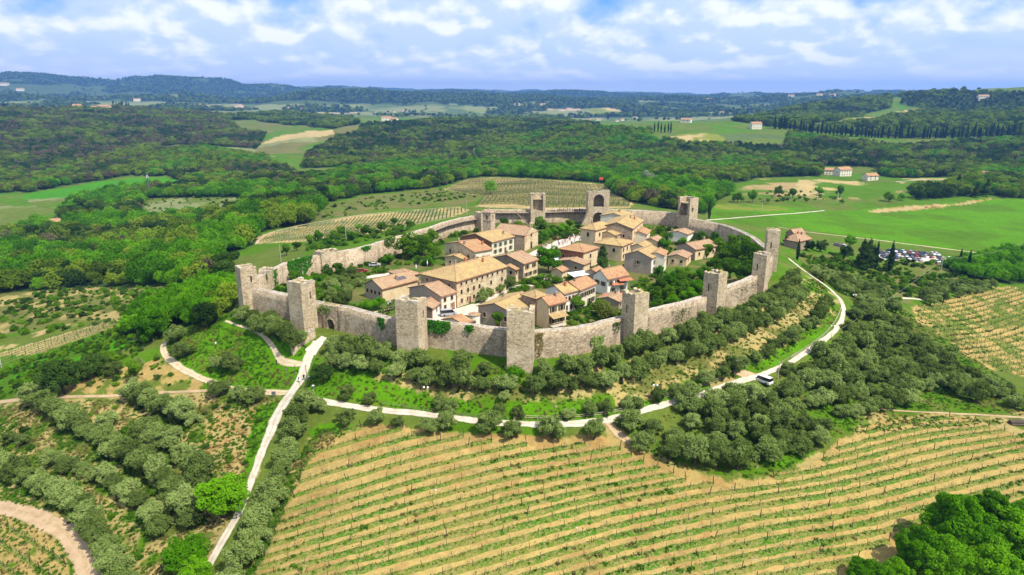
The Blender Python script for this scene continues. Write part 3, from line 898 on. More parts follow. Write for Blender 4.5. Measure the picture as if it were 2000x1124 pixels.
PATHS = []
def ribbon(name, px, width, mat, lift=0.06, step=1.5, world_pts=None, wob=0.12, kind='structure', cross=9, wk=.72):
    P = line_w(px)[:, :2] if world_pts is None else world_pts
    P = resample(P, step)
    PATHS.append(P)
    T = np.gradient(P, axis=0); T /= np.hypot(T[:, 0], T[:, 1])[:, None]
    N = np.stack([-T[:, 1], T[:, 0]], 1)
    n = len(P)
    wd = [x_ * wk for x_ in (width if hasattr(width, '__len__') else [width, width])]
    wv = np.interp(np.linspace(0, 1, n), np.linspace(0, 1, len(wd)), wd)
    s = np.arange(n) * step
    wl = wv / 2 * (1 + wob * (fbm(s / 3, s * 0 + 1, 71, 3) - .5) * 5); wr = wv / 2 * (1 + wob * (fbm(s / 3, s * 0 + 9, 72, 3) - .5) * 5)
    V = []
    for q in np.linspace(0, 1, cross):
        off = -wl * (1 - q) + wr * q
        V.append(P + N * off[:, None])
    V = np.stack(V, 1).reshape(-1, 2)
    z = ground(V[:, 0], V[:, 1]) + lift
    verts = np.column_stack([V, z])
    i = np.arange(n - 1)[:, None]; j = np.arange(cross - 1)[None]
    a = (i * cross + j).ravel(); b = (i * cross + j + 1).ravel(); c = ((i + 1) * cross + j + 1).ravel(); d = ((i + 1) * cross + j).ravel()
    me = fast_mesh(name, verts, np.stack([a, b, c, d], 1), [mat], smooth=True)
    at = me.attributes.new('across', 'FLOAT', 'POINT'); at.data.foreach_set('value', np.tile(np.linspace(0, 1, cross), n).astype(np.float32))
    o = link(name, me)
    tag(o, kind=kind)
    return P
# ------------------------------------------------------------------ vegetation
def leaf_quads(lobes, n, leaf, r, up=0.25, spread=0.65, aspect=1.5, shell=(0.72, 1.04), cull=0.62, droop=0.0):
    L = np.array(lobes, float)                      # cx cy cz rx ry rz
    wgt = (L[:, 3] * L[:, 4] * L[:, 5]) ** (2 / 3); wgt /= wgt.sum()
    k = r.choice(len(L), size=int(n * 1.8), p=wgt)
    d = r.normal(size=(len(k), 3)); d /= np.linalg.norm(d, axis=1)[:, None]
    q = r.uniform(shell[0], shell[1], len(k))
    p = L[k, :3] + d * L[k, 3:] * q[:, None]
    deep = np.zeros(len(k), bool)
    for i in range(len(L)):
        e = np.linalg.norm((p - L[i, :3]) / L[i, 3:], axis=1)
        deep |= (e < cull) & (k != i)
    sel = np.where(~deep)[0][:n]
    p, d = p[sel], d[sel]
    nrm = d + r.normal(size=d.shape) * spread + np.array([0, 0, up])
    nrm /= np.linalg.norm(nrm, axis=1)[:, None]
    a = np.cross(nrm, r.normal(size=d.shape)); a /= np.linalg.norm(a, axis=1)[:, None] + 1e-9
    b = np.cross(nrm, a)
    s = leaf * r.uniform(0.6, 1.35, len(p))[:, None]
    a = a * s * aspect * .5; b = b * s * .5
    bend = nrm * s * 0.18
    V = np.stack([p - a, p - b * .9 + bend, p + a, p + b * .9 + bend], 1).reshape(-1, 3)
    F = np.arange(len(p) * 4).reshape(-1, 4)
    return V, F


def blob_lobes(r, n, R, zc, Rz, lr=(0.32, 0.5), irr=0.25):
    out = []
    for i in range(n):
        t = r.uniform(0, 2 * math.pi); u = r.uniform(-0.75, 1.0); c = math.sqrt(max(0, 1 - u * u))
        k = r.uniform(.45, .80 + irr * .3)
        rad = r.uniform(*lr) * R
        out.append((math.cos(t) * c * R * k, math.sin(t) * c * R * k, zc + u * Rz * k, rad, rad, rad * r.uniform(.75, 1.0)))
    out.append((0, 0, zc, R * .55, R * .55, Rz * .6))
    return out


def trunk_mb(r, h, rad, limbs=4, spread=1.2, lean=0.15):
    mb = MB()
    q = Vector((r.uniform(-lean, lean), r.uniform(-lean, lean), h * .45))
    mb.bar((0, 0, -0.4), (0, 0, 0.15), rad * 1.35, n=6, r2=rad)
    mb.bar((0, 0, 0.1), q, rad, n=6, r2=rad * .8)
    for i in range(limbs):
        t = 2 * math.pi * (i + r.uniform(0, .6)) / limbs
        e = q + Vector((math.cos(t) * spread, math.sin(t) * spread, h * r.uniform(.25, .5)))
        mb.bar(q, e, rad * .6, n=5, r2=rad * .2)
        e2 = e + Vector((math.cos(t + .7) * spread * .5, math.sin(t + .7) * spread * .5, h * .2))
        mb.bar(e - (e - q) * .3, e2, rad * .3, n=4, r2=rad * .1)
    return mb


def merge(name, mb, V, F, mats):
    """trunk and crown as one mesh (trees too small in the picture to show their parts)"""
    nv = len(mb.v)
    tri = {}
    idx = []
    fl = {}
    for f in mb.f: fl.setdefault(len(f), []).append(f)
    faces = [np.array(v) for v in fl.values()]
    for v in fl.values(): idx += [0] * len(v)
    faces.append(F + nv); idx += [1] * len(F)
    return fast_mesh(name, np.concatenate([np.array(mb.v), V]), faces, mats, idx)


PROTO = {}
def proto(kind, n_var, fn):
    PROTO[kind] = [fn(np.random.default_rng(100 + 17 * i + sum(map(ord, kind)))) for i in range(n_var)]


def olive(r):
    R = r.uniform(2.3, 2.7)
    lob = blob_lobes(r, 24, R, 2.75, 1.95, (.20, .40), .9)
    V, F = leaf_quads(lob, 3400, .24, r, up=.55, spread=.8, aspect=2.4, shell=(.55, 1.22), cull=.5)
    return trunk_mb(r, 3.0, .24, 4, 1.1, .3).mesh('trunk', M['bark']), fast_mesh('crown', V, F, [M['leaf_olive']])
proto('olive', 7, olive)


def leafy(mat, R, zc, Rz, lobes, n, leaf, trunk_h, trunk_r, lr=(.28, .44)):
    def f(r):
        lob = blob_lobes(r, lobes, R * r.uniform(.9, 1.1), zc, Rz, lr, .6)
        V, F = leaf_quads(lob, n, leaf, r, up=.35, spread=.6, aspect=1.3)
        return trunk_mb(r, trunk_h, trunk_r, 5, R * .4).mesh('trunk', M['bark']), fast_mesh('crown', V, F, [M[mat]])
    return f
proto('oak', 3, leafy('leaf_bright', 4.2, 4.8, 3.7, 60, 9000, .34, 5.0, .32, (.15, .30)))
proto('big_oak', 3, leafy('leaf_bright', 6.2, 7.4, 5.8, 150, 26000, .36, 8.0, .45, (.11, .24)))
proto('ilex', 2, leafy('leaf_dark', 4.0, 4.0, 3.7, 50, 7500, .32, 4.0, .35, (.16, .32)))
proto('garden', 3, leafy('leaf_green', 2.6, 3.1, 2.4, 16, 2200, .34, 3.0, .2))
proto('garden_bright', 2, leafy('leaf_bright', 2.4, 2.9, 2.4, 15, 2200, .32, 3.0, .2))
proto('chestnut', 1, leafy('leaf_bright', 3.6, 4.8, 4.0, 24, 5200, .38, 4.5, .3))
proto('yellow', 1, leafy('leaf_yellow', 3.0, 2.4, 2.1, 18, 1700, .3, 2.4, .15))


def shrub(mat, leaf=.26, n=420, R=1.1, Rz=.75):
    def f(r):
        lob = blob_lobes(r, 8, R, Rz * .75, Rz, (.35, .55), .5)
        V, F = leaf_quads(lob, n, leaf, r, up=.4, spread=.7)
        mb = MB()
        for i in range(4):
            t = r.uniform(0, 6.28); mb.bar((0, 0, -.2), (math.cos(t) * R * .4, math.sin(t) * R * .4, Rz), .04, n=4, r2=.015)
        return mb.mesh('stem', M['bark']), fast_mesh('foliage', V, F, [M[mat]])
    return f
proto('shrub', 3, shrub('leaf_green'))
proto('dark_shrub', 2, shrub('leaf_dark'))


def single(mat, R, zc, Rz, lobes, n, leaf, trunk_h, trunk_r, **kw):
    def f(r):
        lob = blob_lobes(r, lobes, R * r.uniform(.88, 1.12), zc, Rz, (.32, .5), .5)
        V, F = leaf_quads(lob, n, leaf, r, up=.4, spread=.55, aspect=1.25, **kw)
        mb = MB(); mb.bar((0, 0, -.8), (0, 0, zc), trunk_r, n=5, r2=trunk_r * .4)
        return merge('tree', mb, V, F, [M['bark'], M[mat]])
    return f
proto('w_bright', 4, single('leaf_bright', 4.4, 5.4, 3.8, 30, 1900, .55, 5, .25, shell=(.65, 1.12)))
proto('w_green', 4, single('leaf_wood', 4.4, 5.2, 3.7, 24, 1100, .72, 5, .25, shell=(.65, 1.12)))
proto('w_dark', 3, single('leaf_dark', 4.0, 4.6, 3.3, 15, 1000, .70, 5, .25))
proto('w_brown', 3, single('leaf_brown', 4.2, 5.2, 3.6, 15, 500, .75, 5, .2, shell=(.3, 1.05), cull=.3))
proto('w_pale', 1, single('leaf_blossom', 4.2, 6.0, 5.0, 15, 1200, .60, 5, .2))


def umbrella_pine(r):
    lob = [(math.cos(t) * q, math.sin(t) * q, 8.2 + r.uniform(-.3, .4), 1.9, 1.9, 1.0) for t, q in zip(r.uniform(0, 6.28, 12), r.uniform(.6, 3.6, 12))]
    V, F = leaf_quads(lob, 900, .55, r, up=.5)
    mb = MB(); mb.bar((0, 0, -.8), (.2, .1, 7.6), .3, n=6, r2=.18)
    for t in range(5): mb.bar((.15, .1, 6.2), (math.cos(t * 1.25) * 2.2, math.sin(t * 1.25) * 2.2, 8.0), .1, n=4, r2=.05)
    return merge('pine', mb, V, F, [M['bark'], M['leaf_dark']])
proto('pine', 2, umbrella_pine)


def cypress(r):
    h = 12.0
    lob = []
    for i in range(16):
        t = i / 15; rr = 1.25 * math.sin(math.pi * min(1, (t * .86 + .10))) ** .7 * (1 - .35 * t)
        a = r.uniform(0, 6.28)
        lob.append((math.cos(a) * .22 * rr, math.sin(a) * .22 * rr, .8 + t * (h - 1.4), rr * .92, rr * .92, .95))
    V, F = leaf_quads(lob, 1500, .34, r, up=.8, spread=.45, aspect=2.0, cull=.5)
    mb = MB(); mb.bar((0, 0, -.5), (0, 0, h * .7), .16, n=5, r2=.04)
    return mb.mesh('trunk', M['bark']), fast_mesh('crown', V, F, [M['leaf_cypress']])
proto('cypress', 3, cypress)


def conifer(r):
    h = 11.0; lob = []
    for i in range(22):
        t = i / 21; rr = 3.2 * (1 - t) ** .8 + .35
        a = r.uniform(0, 6.28); q = rr * r.uniform(.25, .6)
        lob.append((math.cos(a) * q, math.sin(a) * q, 1.2 + t * (h - 1.8), rr * .62, rr * .62, .8))
    V, F = leaf_quads(lob, 3600, .36, r, up=.3, spread=.5, aspect=1.8, cull=.5)
    mb = MB(); mb.bar((0, 0, -.5), (0, 0, h * .9), .25, n=6, r2=.04)
    return mb.mesh('trunk', M['bark']), fast_mesh('crown', V, F, [M['leaf_dark']])
proto('conifer', 2, conifer)

_cnt = [0]
def plant(kind, x, y, s, name, label, cat='tree', group=None, z=None, parts=('trunk', 'crown'), sz=None):
    """one plant with its parts; meshes are shared between the plants of a kind"""
    _cnt[0] += 1
    v = PROTO[kind][(_cnt[0] * 7 + int(x * 3)) % len(PROTO[kind])]
    z = float(ground(x, y)) if z is None else z
    sc = (s * rng.uniform(.9, 1.1), s, s * (sz or rng.uniform(.82, 1.22)))
    rz = rng.uniform(0, 6.28)
    if isinstance(v, tuple):
        e = empty(name, (x, y, z), label, cat, group, rz, sc)
        link(parts[0], v[0], e); link(parts[1], v[1], e)
    else:
        e = link(name, v, None, loc=(x, y, z), rot=(0, 0, rz), scale=sc)
        tag(e, label, cat, group)
    return e


# ---- instanced masses ("stuff"): geometry nodes put shared meshes on points
def mass(name, meshes, P, S, label=None):
    """P: (n,3) points, S: (n,) sizes; one object"""
    if not len(P): return None
    me = bpy.data.meshes.new(name)
    me.vertices.add(len(P)); me.vertices.foreach_set('co', np.asarray(P, np.float32).ravel())
    a = me.attributes.new('size', 'FLOAT', 'POINT'); a.data.foreach_set('value', np.asarray(S, np.float32))
    a = me.attributes.new('turn', 'FLOAT_VECTOR', 'POINT')
    R = np.zeros((len(P), 3), np.float32); R[:, 2] = rng.uniform(0, 6.28, len(P)); R[:, :2] = rng.normal(0, .06, (len(P), 2))
    a.data.foreach_set('vector', R.ravel())
    a = me.attributes.new('pick', 'INT', 'POINT'); a.data.foreach_set('value', rng.integers(0, len(meshes), len(P)).astype(np.int32))
    o = link(name, me); tag(o, label, kind='stuff')
    g = bpy.data.node_groups.new(name, 'GeometryNodeTree')
    g.interface.new_socket('Geometry', in_out='INPUT', socket_type='NodeSocketGeometry')
    g.interface.new_socket('Geometry', in_out='OUTPUT', socket_type='NodeSocketGeometry')
    N = g.nodes.new; L = g.links.new
    gi, go = N('NodeGroupInput'), N('NodeGroupOutput')
    j = N('GeometryNodeJoinGeometry')
    for mm in meshes:
        src = bpy.data.objects.new(name + '_source', mm)
        oi = N('GeometryNodeObjectInfo'); oi.inputs['Object'].default_value = src; oi.inputs['As Instance'].default_value = True
        L(oi.outputs['Geometry'], j.inputs[0])
    ip = N('GeometryNodeInstanceOnPoints'); ip.inputs['Pick Instance'].default_value = True
    def at(nm, ty):
        a = N('GeometryNodeInputNamedAttribute'); a.data_type = ty; a.inputs['Name'].default_value = nm
        return a.outputs['Attribute']
    L(gi.outputs[0], ip.inputs['Points']); L(j.outputs[0], ip.inputs['Instance'])
    L(at('pick', 'INT'), ip.inputs['Instance Index'])
    er = N('FunctionNodeEulerToRotation'); L(at('turn', 'FLOAT_VECTOR'), er.inputs[0]); L(er.outputs[0], ip.inputs['Rotation'])
    L(at('size', 'FLOAT'), ip.inputs['Scale'])
    L(ip.outputs[0], go.inputs[0])
    md = o.modifiers.new('scatter', 'NODES'); md.node_group = g
    return o


def scatter(P, spacing, jit=.42):
    """jittered grid of points in a world polygon"""
    lo, hi = P.min(0), P.max(0)
    gx, gy = np.meshgrid(np.arange(lo[0], hi[0] + spacing, spacing), np.arange(lo[1], hi[1] + spacing, spacing * .87))
    gx = gx + (np.arange(gx.shape[0]) % 2)[:, None] * spacing * .5
    x = gx.ravel() + rng.uniform(-jit, jit, gx.size) * spacing; y = gy.ravel() + rng.uniform(-jit, jit, gx.size) * spacing
    k = in_poly(x, y, P)
    return x[k], y[k]


# woods: outline in pixels, shares (bright, green, dark, brown, pine), spacing, size range, single trees
W = [
    ('left_far_hill', [(-340, 216), (120, 214), (250, 213), (430, 224), (458, 248), (470, 258), (520, 262), (500, 292), (430, 286), (350, 283), (310, 286), (280, 312), (160, 320), (-340, 324)], (.0, .30, .22, .48, 0), 9.5, (.85, 1.35)),
    ('left_low_hill', [(-340, 330), (150, 318), (300, 300), (310, 296), (400, 291), (520, 310), (590, 344), (500, 358), (440, 372), (395, 362), (330, 344), (250, 344), (110, 366), (60, 376), (-340, 386)], (.05, .62, .08, .25, 0), 8.0, (.8, 1.2)),
    ('mid_hill', [(600, 302), (655, 270), (700, 262), (705, 246), (850, 237), (1050, 231), (1170, 246), (1060, 258), (1000, 270), (925, 290), (918, 312), (760, 320), (735, 320), (640, 327), (590, 330)], (.0, .36, .44, .20, 0), 9.5, (.85, 1.35)),
    ('left_band', [(450, 226), (560, 222), (700, 235), (700, 244), (650, 253), (575, 246), (500, 235), (430, 236)], (0, .45, .45, .1, 0), 11, (.9, 1.4)),
    ('hill_c', [(930, 292), (1000, 271), (1130, 251), (1270, 257), (1275, 275), (1380, 285), (1428, 287), (1535, 288), (1540, 265), (1560, 264), (1650, 280), (1760, 287), (1890, 279), (2300, 266), (2300, 340), (1860, 346), (1745, 348), (1700, 340), (1600, 345), (1480, 348), (1420, 362), (1330, 352), (1200, 338), (1100, 330), (940, 316)], (.14, .52, .22, .12, 0), 8.0, (.8, 1.25)),
    ('right_hill', [(1430, 237), (1560, 210), (1640, 196), (1740, 190), (1740, 210), (1640, 236), (1560, 245), (1600, 250), (1720, 236), (1810, 218), (2300, 210), (2300, 262), (1900, 268), (1760, 270), (1560, 255)], (0, .62, .33, .05, 0), 11, (.9, 1.4)),
    ('right_top', [(1740, 188), (1860, 181), (2300, 176), (2300, 215), (1815, 214), (1760, 205)], (0, .40, .55, .05, 0), 15, (.7, 1.2)),
    ('left_wood', [(-340, 478), (0, 472), (60, 452), (95, 432), (120, 411), (150, 397), (200, 380), (240, 373), (330, 371), (420, 375), (480, 366), (500, 358), (560, 354), (640, 348), (640, 398), (610, 430), (600, 442), (540, 446), (503, 458), (498, 478), (440, 500), (450, 560), (420, 568), (300, 560), (150, 562), (-340, 600)], (.46, .30, .14, .05, .08), 7.4, (.6, 1.3)),
    ('belt', [(600, 352), (640, 345), (700, 330), (760, 322), (930, 318), (1130, 336), (1215, 346), (1260, 350), (1420, 362), (1425, 382), (1390, 396), (1375, 420), (1240, 398), (1200, 380), (1180, 358), (1100, 352), (970, 345), (920, 348), (860, 366), (700, 382), (640, 396)], (.56, .24, .15, .05, 0), 6.8, (.6, 1.2)),
    ('right_edge', [(1900, 340), (2300, 330), (2300, 384), (1960, 388), (1940, 380), (1880, 384), (1790, 392), (1780, 376), (1850, 366), (1870, 350)], (.1, .50, .35, .05, 0), 8.0, (.8, 1.2)),
    ('right_mid', [(1830, 525), (1940, 505), (2300, 480), (2300, 560), (1960, 555), (1900, 545)], (.5, .4, .1, 0, 0), 5.5, (.6, .9)),
    ('corner_wood', [(240, 640), (270, 610), (330, 590), (380, 575), (440, 545), (452, 560), (458, 600), (440, 625), (400, 640), (340, 640), (310, 660), (250, 668)], (.62, .28, .10, 0, 0), 4.6, (.5, .8)),
]
CLEAR = [[(280, 387), (482, 386), (478, 416), (440, 423), (275, 433)], [(50, 380), (110, 371), (180, 359), (260, 348), (330, 348), (390, 359), (300, 360), (240, 362), (150, 385), (60, 398), (40, 390)],
         [(1275, 273), (1330, 262), (1400, 262), (1530, 261), (1532, 287), (1380, 284)], [(1600, 326), (1720, 326), (1720, 354), (1600, 354)], [(70, 425), (125, 425), (125, 450), (90, 452)]]


def grow_woods(colour):
    gx, gy = GX.ravel(), GY.ravel()
    clear = [poly_w(c) for c in CLEAR]
    acc = {k: [] for k in ('bright', 'green', 'dark', 'brown', 'pine')}
    for wi, (wn, px, mix, sp, sz) in enumerate(W):
        P = poly_w(px)
        x, y = scatter(P, sp)
        keep = np.ones(len(x), bool)
        for c in clear: keep &= ~in_poly(x, y, c)
        ins_w = in_poly(x, y, WALL_RING) | (dist_poly(x, y, WALL_RING) < 5)
        keep &= ~ins_w
        x, y = x[keep], y[keep]
        z = ground(x, y)
        uv = project(np.column_stack([x, y, z + 4]))
        ok = (uv[:, 0] > -360) & (uv[:, 0] < 2320) & (uv[:, 1] < 1200)
        x, y, z = x[ok], y[ok], z[ok]
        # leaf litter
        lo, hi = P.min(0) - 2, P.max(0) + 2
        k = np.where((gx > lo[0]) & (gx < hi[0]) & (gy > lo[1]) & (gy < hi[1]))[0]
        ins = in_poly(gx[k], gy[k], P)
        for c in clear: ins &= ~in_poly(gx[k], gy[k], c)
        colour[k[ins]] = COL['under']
        # kinds come in stands
        n1 = np.clip((fbm(x / 55, y / 55, 81 + wi, 4) - .5) * 2.6 + .5 + rng.normal(0, .16, len(x)), 0, .999)
        cum = np.cumsum([mix[0], mix[1], mix[3], mix[2], mix[4]]); cum = cum / cum[-1]
        ty = np.searchsorted(cum, n1, side='right')
        size = rng.uniform(sz[0], sz[1], len(x)) * (0.8 + .4 * fbm(x / 30, y / 30, 7, 2))
        for q, kname in enumerate(('bright', 'green', 'brown', 'dark', 'pine')):
            s = ty == q
            acc[kname].append(np.column_stack([x[s], y[s], z[s] - .3, size[s], np.full(s.sum(), wi)]))
    # the trees that show largest are single objects, the rest of each kind one mass
    spec = {'bright': ('w_bright', 'broadleaf_tree', 'broadleaf_wood', 240, 'spring green broadleaf tree'), 'green': ('w_green', 'woodland_tree', 'mixed_wood', 150, 'mid green woodland tree'),
            'dark': ('w_dark', 'evergreen_oak', 'evergreen_wood', 110, 'dark green evergreen tree'), 'brown': ('w_brown', 'bare_tree', 'leafless_wood', 40, 'brown leafless tree'), 'pine': ('pine', 'umbrella_pine', 'pine_wood', 40, 'flat topped dark umbrella pine')}
    where = {'left_wood': 'in the valley wood left of the walled town', 'belt': 'in the tree belt behind the town', 'right_mid': 'in the thicket beside the right vineyard', 'corner_wood': 'on the slope below the left corner tower',
             'left_far_hill': 'on the far left wooded hill', 'left_low_hill': 'on the low hill beyond the bright green field', 'mid_hill': 'on the dark hill behind the town', 'left_band': 'in the far band of woods', 'hill_c': 'on the wooded hill behind the right farmhouse', 'right_hill': 'on the far right hill', 'right_top': 'on the far right hill top', 'right_edge': 'at the far end of the right meadow'}
    for k, lst in acc.items():
        A = np.concatenate(lst)
        if not len(A): continue
        pk, name, mname, nmax, word = spec[k]
        d = np.hypot(A[:, 0], A[:, 1]) / A[:, 3]
        uv = project(A[:, :3]); inside = (uv[:, 0] > 5) & (uv[:, 0] < 1995)
        order = np.argsort(np.where(inside, d, 1e9))
        sel, rest = order[:nmax], order[nmax:]
        for i in sorted(sel, key=lambda i: uv[i, 0]):
            wn = W[int(A[i, 4])][0]
            plant(pk, A[i, 0], A[i, 1], A[i, 3], name, f'{word} crowded {where[wn]}', 'tree', f'{word}s {where[wn]}', z=A[i, 2])
        mass(mname, PROTO[pk], A[rest, :3], A[rest, 3], None)


def far_woods():
    n = 90000
    r_ = np.sqrt(rng.uniform(2500 ** 2, 9500 ** 2, n)) ; b_ = rng.uniform(-.66, .66, n)
    x, y = r_ * np.sin(b_), r_ * np.cos(b_)
    i = np.clip(np.searchsorted(RAD, r_) - 1, 0, len(RAD) - 2); j = np.clip(np.searchsorted(BRG, b_) - 1, 0, len(BRG) - 2)
    dark = LAND_COL.reshape(GX.shape + (3,))[i, j].sum(1) < .115
    hedge = rng.random(n) < .014
    k = dark | hedge
    x, y = x[k], y[k]
    P = np.column_stack([x, y, ground(x, y) - .5])
    t = rng.random(len(x))
    s = rng.uniform(1.0, 2.0, len(x))
    mass('far_forest', PROTO['w_dark'], P[t < .45], s[t < .45]); mass('far_woodland', PROTO['w_green'], P[t >= .45], s[t >= .45])
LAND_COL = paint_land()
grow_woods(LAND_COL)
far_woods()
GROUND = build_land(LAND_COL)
# ------------------------------------------------------------------ roads and tracks (sheets on the ground)
PATH_RING = ribbon('ring_path', [(592, 775), (640, 787), (720, 800), (800, 807), (900, 819), (960, 826), (1050, 831), (1130, 829), (1190, 822), (1250, 805), (1310, 788), (1380, 768), (1430, 750), (1480, 736), (1540, 712), (1600, 672), (1630, 650), (1646, 625), (1652, 603), (1640, 582), (1618, 562), (1590, 543), (1560, 522), (1540, 505)], [2.5, 2.2, 2.2, 2.2, 2.0, 1.8, 2.0, 2.3, 1.6], M['gravel'], 0.10)
ribbon('white_path', [(618, 668), (608, 690), (596, 715), (588, 745), (570, 765), (556, 785), (540, 815), (525, 850), (505, 900), (490, 945), (468, 1000), (440, 1050), (410, 1100), (385, 1150)], [2.8, 3.4, 4.2, 4.0, 2.6, 2.2, 2.3, 2.4, 2.4], M['gravel'], 0.14)
ribbon('gate_ramp', [(634, 660), (622, 672), (606, 692)], [2.6, 3.4, 4.2], M['paving'], 0.2, step=1.0)
ribbon('side_path', [(602, 712), (570, 712), (548, 711), (543, 700), (536, 680), (520, 660), (500, 648), (475, 639), (455, 633), (440, 628)], [2.0, 2.0, 1.7, 1.5, 1.2, 1.0, .9, .8], M['dirt_pale'], 0.10)
ribbon('left_lane', [(560, 768), (520, 768), (480, 764), (440, 757), (400, 742), (365, 727), (335, 708), (318, 690), (313, 676), (322, 664), (345, 655)], [2.6, 2.2, 2.0, 2.2, 2.6, 2.6, 2.4, 2.0], M['dirt_pale'], 0.08)
ribbon('terrace_track', [(-30, 790), (50, 780), (120, 776), (220, 774), (330, 767), (430, 763)], [2.4, 1.8, 1.4, 1.2], M['dirt'], 0.08)
ribbon('farm_track', [(-30, 985), (20, 995), (70, 1010), (115, 1030), (145, 1060), (165, 1095), (180, 1140), (185, 1200)], [3.4, 3.4, 3.8, 4.2], M['dirt'], 0.08, wk=1.0)
ribbon('vineyard_track', [(1188, 826), (1200, 842), (1222, 860), (1250, 876)], [2.8, 3.0, 2.4, 1.0], M['dirt'], 0.08)
ribbon('field_road', [(1380, 431), (1430, 427), (1500, 421), (1560, 417), (1610, 412)], 3.0, M['gravel'], 0.15)
ribbon('meadow_track', [(1520, 444), (1560, 452), (1620, 459), (1700, 468), (1760, 476), (1840, 486), (1945, 499), (2040, 508)], [2, 3.2, 3.6, 3.8, 4.0], M['dirt_pale'], 0.15)
ribbon('vineyard_lane', [(500, 478), (504, 466), (530, 454), (580, 442), (640, 431), (700, 421), (760, 414), (830, 409), (900, 404)], [2.6, 2.4, 2.2, 1.8, 1.4], M['dirt_pale'], 0.15)
ribbon('far_lane', [(1750, 356), (1800, 352), (1850, 350), (1880, 349)], 3.0, M['gravel'], 0.3)
ribbon('grove_lane', [(1700, 796), (1740, 802), (1800, 806), (1850, 808), (1930, 812), (2020, 818)], [1.0, 1.0, 1.4, 1.2], M['dirt'], 0.08, wob=.3)
ribbon('grove_lane', [(1748, 583), (1780, 583), (1800, 586)], 2.4, M['gravel'], 0.1)
ribbon('slope_lane', [(385, 577), (400, 569), (412, 562), (425, 555)], 1.6, M['dirt_pale'], 0.08)
ribbon('lay_by', [(1415, 722), (1440, 726), (1465, 734), (1500, 744)], [1.5, 3.6, 4.0, 2.5], M['dirt'], 0.07, step=1.0)
ribbon('car_park', [(1690, 497), (1740, 501), (1800, 507), (1890, 516)], [15, 16, 13, 9], M['paving'], 0.12, step=3)
# inside the walls
ribbon('courtyard', [(842, 628), (870, 622), (905, 612), (940, 597)], [9, 14, 12, 7], M['paving'], 0.06)
ribbon('village_street', [(935, 600), (965, 580), (995, 566), (1015, 556), (1040, 560)], [6, 4, 4, 3], M['paving'], 0.07)
ribbon('piazza', [(1040, 500), (1075, 487), (1110, 470), (1135, 462)], [9, 11, 11, 9], M['paving'], 0.08)
ribbon('garden_path', [(690, 618), (720, 612), (760, 606), (775, 600)], 1.6, M['dirt_pale'], 0.06)
ribbon('garden_path', [(700, 545), (730, 540), (760, 536), (790, 532)], 4.5, M['paving'], 0.06)

# ------------------------------------------------------------------ town wall and towers
TOWN = TOWN_C
def arch_slices(mb, P0, u, n_, x0, x1, th, ox0, ox1, z0, zs, z1, m=0, k=10):
    """a wall from x0 to x1 along unit u from P0, thickness th along n_, with an arched opening ox0..ox1, sill z0-, spring zs, top z1 (function of x)"""
    def ring(a, b): return [tuple(P0 + u * a), tuple(P0 + u * b), tuple(P0 + u * b + n_ * th), tuple(P0 + u * a + n_ * th)]
    cx, R = (ox0 + ox1) / 2, (ox1 - ox0) / 2
    zb = z0[0]
    if ox0 > x0: mb.prism(ring(x0, ox0), zb, z1, m)
    if x1 > ox1: mb.prism(ring(ox1, x1), zb, z1, m)
    if z0[1] > zb: mb.prism(ring(ox0, ox1), zb, z0[1], m)
    for i in range(k):
        a, b = ox0 + (ox1 - ox0) * i / k, ox0 + (ox1 - ox0) * (i + 1) / k
        za = zs + math.sqrt(max(0, R * R - (a - cx) ** 2)); zb_ = zs + math.sqrt(max(0, R * R - (b - cx) ** 2))
        mb.prism(ring(a, b), [za, zb_, zb_, za], z1, m)


